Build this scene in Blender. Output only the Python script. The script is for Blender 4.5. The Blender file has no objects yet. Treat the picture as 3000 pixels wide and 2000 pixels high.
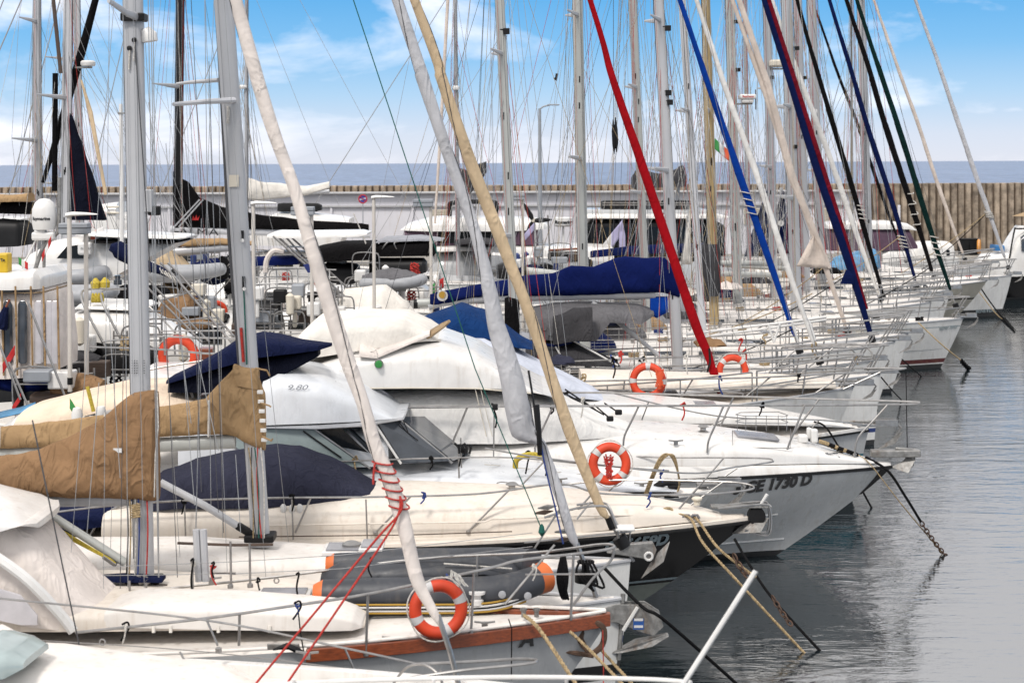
import bpy, math, random
from mathutils import Vector, Matrix, noise as mnoise
R = math.radians
random.seed(7)
SC = bpy.context.scene
COL = SC.collection
# ---------------------------------------------------------------- camera
CAM_H, FPX, VH, ROLL = 6.8, 5000.0, 477.0, 0.0043   # eye height, focal length in photo pixels, horizon row, roll
cd = bpy.data.cameras.new('camera'); cam = bpy.data.objects.new('camera', cd); COL.objects.link(cam)
cd.sensor_width = 36; cd.lens = 36 * FPX / 3000
cd.shift_y = -(1000 - VH) / 3000
cd.clip_start = .5; cd.clip_end = 60000
cam.location = (0, 0, CAM_H); cam.rotation_euler = (R(90), ROLL, 0)
cd.dof.use_dof = True; cd.dof.focus_distance = 31; cd.dof.aperture_fstop = 2.4
SC.camera = cam
# ---------------------------------------------------------------- world
SUN_EL, SUN_AZ = R(52), R(205)          # azimuth of the sun seen from the scene, clockwise from +Y
W = bpy.data.worlds.new('World'); SC.world = W; W.use_nodes = True
nt = W.node_tree; nt.nodes.clear()
def N(t, k, **kw):
    n = t.nodes.new(k)
    for a, v in kw.items():
        if a in n.inputs: n.inputs[a].default_value = v
        else: setattr(n, a, v)
    return n
out = N(nt, 'ShaderNodeOutputWorld'); bg = N(nt, 'ShaderNodeBackground'); bg.inputs[1].default_value = 1.0
tc = N(nt, 'ShaderNodeTexCoord'); sx = N(nt, 'ShaderNodeSeparateXYZ')
L_ = nt.links.new
L_(tc.outputs['Generated'], sx.inputs[0])
sky = N(nt, 'ShaderNodeTexSky'); sky.sky_type = 'NISHITA'; sky.sun_disc = False
sky.sun_elevation = SUN_EL; sky.sun_rotation = SUN_AZ
sk = N(nt, 'ShaderNodeVectorMath', operation='SCALE'); sk.inputs['Scale'].default_value = .085
L_(sky.outputs[0], sk.inputs[0])
low = N(nt, 'ShaderNodeValToRGB'); cr = low.color_ramp           # clear air: pale at the sea line, blue above
pts = [(0, (.78, .81, .90)), (.016, (.71, .79, .92)), (.04, (.47, .70, .94)), (.068, (.24, .56, .92)), (.098, (.135, .46, .87)), (.2, (.12, .40, .80))]
while len(cr.elements) < len(pts): cr.elements.new(.5)
for e, (p, c) in zip(cr.elements, pts): e.position = p; e.color = (*c, 1)
L_(sx.outputs['Z'], low.inputs[0])
mp = N(nt, 'ShaderNodeMapping'); mp.inputs['Scale'].default_value = (1.0, 1.0, 3.2)
L_(tc.outputs['Generated'], mp.inputs[0])
cl = N(nt, 'ShaderNodeTexNoise'); cl.inputs['Scale'].default_value = 7.5; cl.inputs['Detail'].default_value = 7; cl.inputs['Roughness'].default_value = .55; cl.inputs['Distortion'].default_value = .4
L_(mp.outputs[0], cl.inputs[0])
xr = N(nt, 'ShaderNodeMapRange'); xr.inputs[1].default_value = .05; xr.inputs[2].default_value = -.32; xr.inputs[3].default_value = -.01; xr.inputs[4].default_value = .12
L_(sx.outputs['X'], xr.inputs[0])
hi = N(nt, 'ShaderNodeMapRange'); hi.inputs[1].default_value = .10; hi.inputs[2].default_value = .24; hi.inputs[3].default_value = 0; hi.inputs[4].default_value = .5
L_(sx.outputs['Z'], hi.inputs[0])
ad = N(nt, 'ShaderNodeMath', operation='ADD'); L_(cl.outputs[0], ad.inputs[0]); L_(xr.outputs[0], ad.inputs[1])
ad2 = N(nt, 'ShaderNodeMath', operation='ADD'); L_(ad.outputs[0], ad2.inputs[0]); L_(hi.outputs[0], ad2.inputs[1])
cm = N(nt, 'ShaderNodeMapRange'); cm.inputs[1].default_value = .51; cm.inputs[2].default_value = .78; cm.inputs[4].default_value = .96
L_(ad2.outputs[0], cm.inputs[0])
mx0 = N(nt, 'ShaderNodeMix', data_type='RGBA'); mh = N(nt, 'ShaderNodeMapRange'); mh.inputs[1].default_value = .12; mh.inputs[2].default_value = .5
L_(sx.outputs['Z'], mh.inputs[0]); L_(mh.outputs[0], mx0.inputs[0]); L_(low.outputs[0], mx0.inputs[6]); L_(sk.outputs[0], mx0.inputs[7])
mx = N(nt, 'ShaderNodeMix', data_type='RGBA')
cz_ = N(nt, 'ShaderNodeValToRGB'); cz_.color_ramp.elements[0].position = .09; cz_.color_ramp.elements[0].color = (.92, .91, .955, 1); cz_.color_ramp.elements[1].position = .30; cz_.color_ramp.elements[1].color = (1, .985, .99, 1)
L_(sx.outputs['Z'], cz_.inputs[0])
cg = N(nt, 'ShaderNodeMapRange'); cg.inputs[1].default_value = .09; cg.inputs[2].default_value = .30; cg.inputs[3].default_value = 1.32; cg.inputs[4].default_value = 1.25
L_(sx.outputs['Z'], cg.inputs[0])
cs = N(nt, 'ShaderNodeVectorMath', operation='SCALE'); L_(cz_.outputs[0], cs.inputs[0]); L_(cg.outputs[0], cs.inputs['Scale']); L_(cs.outputs[0], mx.inputs[7])
L_(cm.outputs[0], mx.inputs[0]); L_(mx0.outputs[2], mx.inputs[6])
L_(mx.outputs[2], bg.inputs[0]); L_(bg.outputs[0], out.inputs[0])
# ---------------------------------------------------------------- sun (soft, behind thin cloud)
sl = bpy.data.lights.new('sun', 'SUN'); so = bpy.data.objects.new('sun', sl); COL.objects.link(so)
sl.energy = 2.9; sl.angle = R(12); sl.color = (1, .95, .89)
sd = Vector((math.sin(SUN_AZ) * math.cos(SUN_EL), math.cos(SUN_AZ) * math.cos(SUN_EL), math.sin(SUN_EL)))
so.rotation_euler = sd.to_track_quat('Z', 'Y').to_euler(); so.location = (-20, -20, 40)
vs = SC.view_settings; vs.view_transform = 'Standard'; vs.look = 'None'; vs.exposure = 0.0; vs.gamma = 1.0; vs.use_curve_mapping = False
SC.cycles.max_bounces = 6; SC.cycles.diffuse_bounces = 2; SC.cycles.glossy_bounces = 4; SC.cycles.transmission_bounces = 4; SC.cycles.transparent_max_bounces = 6
SC.cycles.caustics_reflective = False; SC.cycles.caustics_refractive = False
SC.cycles.use_denoising = True
# ---------------------------------------------------------------- pixel ray -> place helpers
ORG = Vector((0, 0, CAM_H))
def ray(u, v):
    a = (u - 1500) / FPX; b = -(v - VH) / FPX; c, s = math.cos(ROLL), math.sin(ROLL)
    return Vector((a * c + b * s, 1, -a * s + b * c))
def P(u, v, d): return ORG + ray(u, v) * d
def PZ(u, v, z=0.0):
    r = ray(u, v); return ORG + r * ((z - CAM_H) / r.z)
# ---------------------------------------------------------------- materials
MATS = {}
def mat(name, col, rough=.5, metal=0, var=.06, vscale=3, bump=0, bscale=40, coat=0, spec=.5, dirt=0, dcol=(.25, .19, .12), sheen=0, stretch=(1, 1, 1), trans=0, rand=0, dmap=(1.6, 1.6, .5)):
    if not metal: col = tuple(c * .84 for c in col)
    m = bpy.data.materials.new(name); m.use_nodes = True; t = m.node_tree; p = t.nodes['Principled BSDF']
    p.inputs['Roughness'].default_value = rough; p.inputs['Metallic'].default_value = metal
    p.inputs['Coat Weight'].default_value = coat; p.inputs['Coat Roughness'].default_value = .12
    p.inputs['Specular IOR Level'].default_value = spec; p.inputs['Sheen Weight'].default_value = sheen
    if trans: p.inputs['Transmission Weight'].default_value = trans
    tc = N(t, 'ShaderNodeTexCoord'); mp = N(t, 'ShaderNodeMapping'); mp.inputs['Scale'].default_value = stretch
    t.links.new(tc.outputs['Object'], mp.inputs[0])
    nz = N(t, 'ShaderNodeTexNoise'); nz.inputs['Scale'].default_value = vscale; nz.inputs['Detail'].default_value = 6; nz.inputs['Roughness'].default_value = .6
    t.links.new(mp.outputs[0], nz.inputs[0])
    mr = N(t, 'ShaderNodeMapRange'); mr.inputs[1].default_value = .3; mr.inputs[2].default_value = .7; mr.inputs[3].default_value = 1 - var * 1.6; mr.inputs[4].default_value = 1 + var
    t.links.new(nz.outputs[0], mr.inputs[0])
    mu = N(t, 'ShaderNodeVectorMath', operation='SCALE'); mu.inputs[0].default_value = col
    t.links.new(mr.outputs[0], mu.inputs['Scale'])
    last = mu.outputs[0]
    if dirt:
        n2 = N(t, 'ShaderNodeTexNoise'); n2.inputs['Scale'].default_value = 1.7; n2.inputs['Detail'].default_value = 9; n2.inputs['Roughness'].default_value = .72
        m2 = N(t, 'ShaderNodeMapping'); m2.inputs['Scale'].default_value = dmap
        t.links.new(tc.outputs['Object'], m2.inputs[0]); t.links.new(m2.outputs[0], n2.inputs[0])
        r2 = N(t, 'ShaderNodeMapRange'); r2.inputs[1].default_value = .53; r2.inputs[2].default_value = .78; r2.inputs[4].default_value = dirt
        t.links.new(n2.outputs[0], r2.inputs[0])
        mxx = N(t, 'ShaderNodeMix', data_type='RGBA'); mxx.inputs[7].default_value = (*dcol, 1)
        t.links.new(r2.outputs[0], mxx.inputs[0]); t.links.new(last, mxx.inputs[6]); last = mxx.outputs[2]
        m4 = N(t, 'ShaderNodeMapping'); m4.inputs['Scale'].default_value = (9, 9, .5); t.links.new(tc.outputs['Object'], m4.inputs[0])
        n4 = N(t, 'ShaderNodeTexNoise'); n4.inputs['Scale'].default_value = 1; n4.inputs['Detail'].default_value = 5; t.links.new(m4.outputs[0], n4.inputs[0])
        r4_ = N(t, 'ShaderNodeMapRange'); r4_.inputs[1].default_value = .57; r4_.inputs[2].default_value = .75; r4_.inputs[4].default_value = dirt * .75; t.links.new(n4.outputs[0], r4_.inputs[0])
        mx4 = N(t, 'ShaderNodeMix', data_type='RGBA'); mx4.inputs[7].default_value = (dcol[0] * .8, dcol[1] * .7, dcol[2] * .6, 1)
        t.links.new(r4_.outputs[0], mx4.inputs[0]); t.links.new(last, mx4.inputs[6]); last = mx4.outputs[2]
        ra = N(t, 'ShaderNodeMapRange'); ra.inputs[1].default_value = .3; ra.inputs[2].default_value = .7; ra.inputs[3].default_value = max(.05, rough - .1); ra.inputs[4].default_value = min(1, rough + .2)
        t.links.new(n2.outputs[0], ra.inputs[0]); t.links.new(ra.outputs[0], p.inputs['Roughness'])
    if rand:
        oi = N(t, 'ShaderNodeObjectInfo'); rr_ = N(t, 'ShaderNodeMapRange'); rr_.inputs[3].default_value = 1 - rand; rr_.inputs[4].default_value = 1 + rand * .6; t.links.new(oi.outputs['Random'], rr_.inputs[0])
        sc_ = N(t, 'ShaderNodeVectorMath', operation='SCALE'); t.links.new(last, sc_.inputs[0]); t.links.new(rr_.outputs[0], sc_.inputs['Scale']); last = sc_.outputs[0]
    t.links.new(last, p.inputs['Base Color'])
    if bump:
        nb = N(t, 'ShaderNodeTexNoise'); nb.inputs['Scale'].default_value = bscale; nb.inputs['Detail'].default_value = 5
        t.links.new(mp.outputs[0], nb.inputs[0])
        bp = N(t, 'ShaderNodeBump'); bp.inputs['Strength'].default_value = bump; bp.inputs['Distance'].default_value = .02
        t.links.new(nb.outputs[0], bp.inputs['Height']); t.links.new(bp.outputs[0], p.inputs['Normal'])
    MATS[name] = m; return m
def canvas(name, col, bump=.8, var=.12):
    m = mat(name, col, rough=.88, var=var, vscale=1.6, bump=0, sheen=0, spec=.08)
    t = m.node_tree; p = t.nodes['Principled BSDF']; tc = [n for n in t.nodes if n.type == 'TEX_COORD'][0]
    a = N(t, 'ShaderNodeTexNoise'); a.inputs['Scale'].default_value = 2.2; a.inputs['Detail'].default_value = 4; a.inputs['Distortion'].default_value = 1.6
    w = N(t, 'ShaderNodeTexNoise'); w.inputs['Scale'].default_value = 260; w.inputs['Detail'].default_value = 1
    ad = N(t, 'ShaderNodeMath', operation='MULTIPLY_ADD'); ad.inputs[1].default_value = .04
    t.links.new(tc.outputs['Object'], a.inputs[0]); t.links.new(tc.outputs['Object'], w.inputs[0])
    t.links.new(w.outputs[0], ad.inputs[0]); t.links.new(a.outputs[0], ad.inputs[2])
    b = N(t, 'ShaderNodeBump'); b.inputs['Strength'].default_value = bump * .6; b.inputs['Distance'].default_value = .10
    t.links.new(ad.outputs[0], b.inputs['Height'])
    # sharp creases: ridges where a warped noise crosses its middle
    mpc = N(t, 'ShaderNodeMapping'); mpc.inputs['Rotation'].default_value = (0, R(35), 0); mpc.inputs['Scale'].default_value = (2.6, 2.0, 1.0); t.links.new(tc.outputs['Object'], mpc.inputs[0])
    cn = N(t, 'ShaderNodeTexNoise'); cn.inputs['Scale'].default_value = 1.5; cn.inputs['Detail'].default_value = 2; cn.inputs['Distortion'].default_value = 1.1; t.links.new(mpc.outputs[0], cn.inputs[0])
    c1 = N(t, 'ShaderNodeMath', operation='SUBTRACT'); c1.inputs[1].default_value = .5; t.links.new(cn.outputs[0], c1.inputs[0])
    c2 = N(t, 'ShaderNodeMath', operation='ABSOLUTE'); t.links.new(c1.outputs[0], c2.inputs[0])
    c3 = N(t, 'ShaderNodeMapRange'); c3.inputs[1].default_value = 0; c3.inputs[2].default_value = .10; c3.inputs[3].default_value = 1; c3.inputs[4].default_value = 0; t.links.new(c2.outputs[0], c3.inputs[0])
    b2 = N(t, 'ShaderNodeBump'); b2.inputs['Strength'].default_value = bump * .7; b2.inputs['Distance'].default_value = .035
    t.links.new(c3.outputs[0], b2.inputs['Height']); t.links.new(b.outputs[0], b2.inputs['Normal']); t.links.new(b2.outputs[0], p.inputs['Normal'])
    return m
mat('gelcoat', (.82, .80, .77), .3, coat=.3, dirt=.42, dcol=(.42, .36, .29))
mat('gelcoat_cool', (.76, .785, .82), .3, coat=.3, dirt=.15, dcol=(.4, .38, .35))
mat('cream_deck', (.82, .745, .655), .5, dirt=.45, dcol=(.45, .36, .27), bump=.12, bscale=120)
mat('white_deck', (.83, .785, .735), .5, dirt=.42, dcol=(.45, .38, .3), bump=.12, bscale=120)
mat('hull_white', (.77, .765, .745), .22, coat=.4, dirt=.4, dcol=(.4, .37, .3))
mat('hull_grey', (.47, .48, .49), .22, coat=.4, dirt=.2, dcol=(.25, .24, .2))
mat('hull_beige', (.45, .42, .35), .3, coat=.3, dirt=.2)
mat('hull_black', (.003, .003, .004), .22, coat=0, var=.2, spec=.22)
mat('bottom_grey', (.24, .26, .23), .55, dirt=.5, dcol=(.07, .08, .05))
mat('bottom_red', (.09, .012, .014), .6, dirt=.3)
mat('bottom_black', (.015, .016, .018), .6, dirt=.3, dcol=(.05, .06, .04))
mat('teal', (.01, .12, .16), .5, dirt=.2)
mat('stripe_blue', (.02, .04, .16), .4)
mat('black', (.008, .008, .009), .5, var=.2, spec=.25)
mat('rubber', (.014, .014, .015), .7, var=.25, bump=.2, spec=.2)
mat('steel', (.36, .35, .34), .36, metal=1, var=.15, vscale=8, dirt=.25, dcol=(.2, .13, .08))
mat('galv', (.27, .265, .255), .5, metal=.7, var=.3, vscale=9, dirt=.8, dcol=(.16, .10, .06), bump=.2)
mat('rust', (.09, .05, .032), .8, var=.4, vscale=12, bump=.4, bscale=60)
mat('mast_grey', (.43, .435, .45), .42, metal=.15, var=.05, vscale=.7, dirt=.18, dcol=(.3, .28, .25), coat=.1)
mat('mast_pale', (.41, .42, .40), .4, metal=.1, var=.05, vscale=.7, dirt=.18, dcol=(.36, .33, .28))
mat('mast_white', (.66, .665, .69), .35, var=.04, dirt=.12, dcol=(.45, .43, .4))
mat('mast_black', (.008, .007, .008), .4, spec=.25)
mat('wood_mast', (.46, .33, .15), .45, var=.2, vscale=6, stretch=(6, 6, .5), coat=.3)
mat('wire', (.34, .34, .34), .4, metal=.6)
mat('wire_dark', (.07, .07, .075), .5, metal=.3)
mat('rope_tan', (.42, .31, .17), .9, var=.35, vscale=30, bump=.7, bscale=70)
mat('rope_white', (.66, .63, .58), .9, var=.25, vscale=30, bump=.6, bscale=70)
mat('rope_red', (.5, .035, .025), .85, var=.25, vscale=30, bump=.5, bscale=70)
mat('rope_blue', (.02, .05, .22), .85, var=.25, vscale=30)
mat('rope_green', (.006, .11, .085), .85, var=.2, vscale=30)
mat('rope_dark', (.010, .010, .011), .9, var=.3, vscale=30, bump=.5, spec=.1)
mat('rope_yellow', (.55, .42, .05), .85, var=.25, vscale=30)
mat('teak', (.24, .052, .014), .38, var=.3, vscale=7, stretch=(.6, 8, 8), coat=.45, dirt=.3, dcol=(.12, .03, .01))
mat('teak_dark', (.08, .05, .035), .6, var=.3, vscale=7, stretch=(.6, 8, 8))
mat('plank', (.25, .20, .155), .8, var=.3, vscale=5, stretch=(1, 8, 8), bump=.4, rand=.25)
mat('glass', (.008, .010, .012), .08, spec=.3, var=.1)
mat('glass_grey', (.06, .07, .085), .08, spec=.5, var=.2)
mat('glass_green', (.36, .43, .43), .1, spec=.6, var=.1)
mat('hatch_smoke', (.30, .30, .32), .18, spec=.6, var=.2)
mat('vinyl', (.55, .53, .55), .22, var=.12, spec=.6)
mat('purple_blind', (.10, .05, .085), .6, var=.2)
mat('buoy_orange', (.68, .055, .012), .55, var=.14, dirt=.35, dcol=(.4, .06, .02))
mat('buoy_pale', (.72, .30, .05), .5)
mat('band_grey', (.58, .57, .56), .6, dirt=.3)
mat('pvc_grey', (.042, .046, .056), .5, var=.12, dirt=.25, dcol=(.25, .24, .22))
mat('pvc_light', (.36, .37, .39), .5, var=.1, dirt=.3, dcol=(.22, .21, .2))
mat('pvc_orange', (.68, .16, .035), .5)
mat('pvc_yellow', (.45, .26, .03), .5)
mat('plastic_white', (.78, .77, .75), .4, dirt=.2, dcol=(.45, .4, .33))
mat('plastic_cream', (.72, .66, .55), .45, dirt=.25)
mat('yellow', (.68, .45, .02), .5)
mat('orange_red', (.70, .10, .03), .6)
mat('green', (.03, .25, .05), .7)
mat('flag_white', (.72, .71, .70), .8)
mat('flag_red', (.5, .02, .02), .8)
mat('flag_blue', (.02, .035, .18), .8)
mat('lilac', (.45, .42, .62), .8)
mat('blue_paint', (.015, .14, .36), .5)
mat('sky_tarp', (.10, .30, .52), .55, var=.3, vscale=4, bump=.6, bscale=6)
mat('lamp_grey', (.30, .32, .35), .45, var=.06)
mat('post_cream', (.62, .58, .53), .5, dirt=.3)
mat('concrete', (.36, .29, .22), .9, var=.4, vscale=1.6, bump=.9, bscale=7, dirt=.85, dcol=(.085, .06, .04), rand=.22, dmap=(.9, .9, .16))
mat('concrete_cap', (.40, .31, .225), .9, var=.22, vscale=3, bump=.7, bscale=9, dirt=.7, dcol=(.11, .08, .055), rand=.25, dmap=(1.2, 1.2, .4))
mat('groove', (.12, .085, .06), .95, var=.3)
mat('quay', (.30, .28, .25), .9, var=.15, vscale=.8, bump=.3, dirt=.4, dcol=(.14, .12, .1))
mat('wall_white', (.70, .69, .73), .8, var=.05, vscale=.5, dirt=.25, dcol=(.45, .42, .4))
mat('wall_trim', (.44, .44, .45), .7, dirt=.3)
mat('sign_blue', (.02, .04, .26), .5)
mat('sign_red', (.45, .01, .02), .5)
mat('text_black', (.01, .01, .012), .4)
mat('text_grey', (.30, .36, .38), .5)
mat('label_blue', (.02, .09, .33), .4)
for nm, c in dict(tan=(.36, .215, .115), tan_light=(.50, .33, .175), peach=(.74, .60, .47), ivory=(.76, .72, .66), ivory_pink=(.74, .67, .62),
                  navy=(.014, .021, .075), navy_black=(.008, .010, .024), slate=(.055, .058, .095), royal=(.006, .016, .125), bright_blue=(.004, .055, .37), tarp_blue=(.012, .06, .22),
                  red=(.40, .006, .012), grey=(.25, .245, .26), grey_light=(.43, .44, .48), grey_dark=(.09, .088, .095), white=(.73, .715, .69), cream=(.60, .46, .30),
                  sailcream=(.66, .57, .50), black_canvas=(.010, .009, .010), green_dark=(.006, .035, .032), crimson=(.28, .012, .03), sand=(.50, .36, .22), silver=(.50, .50, .52), blue_dark=(.006, .016, .10), ice=(.55, .58, .66)).items():
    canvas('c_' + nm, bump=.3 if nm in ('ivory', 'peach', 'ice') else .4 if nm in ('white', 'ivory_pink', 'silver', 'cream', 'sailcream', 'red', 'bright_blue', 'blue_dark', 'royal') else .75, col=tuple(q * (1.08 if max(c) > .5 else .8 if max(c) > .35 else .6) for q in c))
# ---------------------------------------------------------------- mesh builder
class MB:
    def __init__(s): s.v = []; s.f = []; s.m = []
    def face(s, idx, m=0): s.f.append(idx); s.m.append(m)
    def box(s, c, d, m=0, rz=0, ry=0, rx=0):
        M = Matrix.Rotation(rz, 3, 'Z') @ Matrix.Rotation(ry, 3, 'Y') @ Matrix.Rotation(rx, 3, 'X'); b = len(s.v)
        for i in (-.5, .5):
            for j in (-.5, .5):
                for k in (-.5, .5): s.v.append(tuple(Vector(c) + M @ Vector((i * d[0], j * d[1], k * d[2]))))
        for q in ((0, 1, 3, 2), (4, 6, 7, 5), (0, 4, 5, 1), (2, 3, 7, 6), (0, 2, 6, 4), (1, 5, 7, 3)): s.face([b + i for i in q], m)
        return s
    def rings(s, rs, close=True, cap=True, m=0):
        b = len(s.v); n = len(rs[0])
        for r in rs: s.v.extend(tuple(p) for p in r)
        k = n if close else n - 1
        for i in range(len(rs) - 1):
            for j in range(k):
                a = b + i * n + j; c = b + i * n + (j + 1) % n
                s.face([a, c, c + n, a + n], m if isinstance(m, int) else m[i])
        if cap:
            s.face([b + j for j in range(n)][::-1], m if isinstance(m, int) else m[0]); s.face([b + (len(rs) - 1) * n + j for j in range(n)], m if isinstance(m, int) else m[-1])
        return s
    def tube(s, pts, r, n=6, m=0, flat=1.0, cap=True):
        pts = [Vector(p) for p in pts]; rs = []; up = None
        for i, p in enumerate(pts):
            t = (pts[min(i + 1, len(pts) - 1)] - pts[max(i - 1, 0)])
            if t.length < 1e-9: t = Vector((0, 0, 1))
            t.normalize()
            if up is None: up = t.cross(Vector((0, 1, 0)) if abs(t.y) < .9 else Vector((1, 0, 0))).normalized()
            else:
                up = up - t * up.dot(t)
                up = up.normalized() if up.length > 1e-6 else t.orthogonal().normalized()
            w = t.cross(up); rr = r[i] if isinstance(r, (list, tuple)) else r
            rs.append([p + (up * math.cos(a) + w * (math.sin(a) * flat)) * rr for a in (2 * math.pi * j / n for j in range(n))])
        return s.rings(rs, True, cap, m)
    def lathe(s, c, prof, n=16, axis='z', m=0):
        c = Vector(c); rs = []
        for r, h in prof:
            ring = []
            for j in range(n):
                a = 2 * math.pi * j / n; x, y = r * math.cos(a), r * math.sin(a)
                ring.append(c + (Vector((x, y, h)) if axis == 'z' else Vector((x, h, y)) if axis == 'y' else Vector((h, x, y))))
            rs.append(ring)
        return s.rings(rs, True, True, m)
    def torus(s, c, Rr, r, axis='y', n=28, k=10, a0=0, a1=2 * math.pi, m=0, sq=1.0):
        c = Vector(c); full = abs(a1 - a0 - 2 * math.pi) < 1e-6; pts = []; cnt = n if full else n + 1; b = len(s.v)
        for i in range(cnt):
            a = a0 + (a1 - a0) * i / n
            for j in range(k):
                q = 2 * math.pi * j / k; rad = Rr + r * math.cos(q); h = r * math.sin(q) * sq
                x, y = rad * math.cos(a), rad * math.sin(a)
                s.v.append(tuple(c + (Vector((x, h, y)) if axis == 'y' else Vector((x, y, h)) if axis == 'z' else Vector((h, x, y)))))
        for i in range(n):
            for j in range(k):
                i2 = (i + 1) % cnt; s.face([b + i * k + j, b + i * k + (j + 1) % k, b + i2 * k + (j + 1) % k, b + i2 * k + j], m)
        return s
    def prism(s, poly, y0, y1, m=0):
        b = len(s.v); n = len(poly)
        for y in (y0, y1): s.v.extend((x, y, z) for x, z in poly)
        s.face([b + i for i in range(n)], m); s.face([b + n + i for i in range(n)][::-1], m)
        for i in range(n): s.face([b + i, b + n + i, b + n + (i + 1) % n, b + (i + 1) % n], m)
        return s
    def grid(s, rows, m=0):
        b = len(s.v); n = len(rows[0])
        for r in rows: s.v.extend(tuple(p) for p in r)
        for i in range(len(rows) - 1):
            for j in range(n - 1): s.face([b + i * n + j, b + i * n + j + 1, b + (i + 1) * n + j + 1, b + (i + 1) * n + j], m)
        return s
    def build(s, name, mats, parent=None, smooth=40, solid=0, bevel=0, sub=0):
        me = bpy.data.meshes.new(name); me.from_pydata(s.v, [], s.f)
        if isinstance(mats, str): mats = [mats]
        for k in mats: me.materials.append(MATS[k])
        for p, i in zip(me.polygons, s.m): p.material_index = min(i, len(mats) - 1)
        if smooth:
            me.polygons.foreach_set('use_smooth', [True] * len(me.polygons)); me.set_sharp_from_angle(angle=R(smooth))
        me.update()
        o = bpy.data.objects.new(name, me); COL.objects.link(o)
        if parent: o.parent = parent
        if solid:
            q = o.modifiers.new('s', 'SOLIDIFY'); q.thickness = solid
        if bevel:
            q = o.modifiers.new('b', 'BEVEL'); q.width = bevel; q.segments = 2; q.limit_method = 'ANGLE'
        if sub:
            q = o.modifiers.new('u', 'SUBSURF'); q.levels = q.render_levels = sub
        return o
def smoothpath(pts, k=6):
    pts = [Vector(p) for p in pts]; o = []
    for i in range(len(pts) - 1):
        p0 = pts[max(i - 1, 0)]; p1 = pts[i]; p2 = pts[i + 1]; p3 = pts[min(i + 2, len(pts) - 1)]
        for j in range(k):
            t = j / k
            o.append(.5 * ((2 * p1) + (p2 - p0) * t + (2 * p0 - 5 * p1 + 4 * p2 - p3) * t * t + (3 * p1 - p0 - 3 * p2 + p3) * t ** 3))
    o.append(pts[-1]); return o
def sag(a, b, s, k=10):
    a, b = Vector(a), Vector(b); return [a.lerp(b, i / k) - Vector((0, 0, s * 4 * (i / k) * (1 - i / k))) for i in range(k + 1)]
def tag(o, label, cat, group=None, kind=None):
    o['label'] = label; o['category'] = cat
    if group: o['group'] = group
    if kind: o['kind'] = kind
    return o
def empty(name, loc, rz=0):
    o = bpy.data.objects.new(name, None); COL.objects.link(o); o.location = loc; o.rotation_euler = (0, 0, rz); o.empty_display_size = .2; return o
def structure(o): o['kind'] = 'structure'; return o
def text(s, size, mt, parent, fn, shear=0, name='lettering', bold=0, sx=1.0):
    cu = bpy.data.curves.new('t', 'FONT'); cu.body = s; cu.size = size; cu.shear = shear; cu.offset = bold; cu.resolution_u = 3
    ob = bpy.data.objects.new('t', cu); COL.objects.link(ob)
    bpy.context.view_layer.update()
    me = bpy.data.meshes.new_from_object(ob.evaluated_get(bpy.context.evaluated_depsgraph_get()))
    bpy.data.objects.remove(ob); bpy.data.curves.remove(cu)
    for v in me.vertices: v.co = fn(v.co.x * sx, v.co.y)
    me.name = name; me.materials.clear(); me.materials.append(MATS[mt])
    o = bpy.data.objects.new(name, me); COL.objects.link(o); o.parent = parent; return o
def line(pts, r, m, name, parent, n=5): return MB().tube(pts, r, n).build(name, m, parent)
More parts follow.
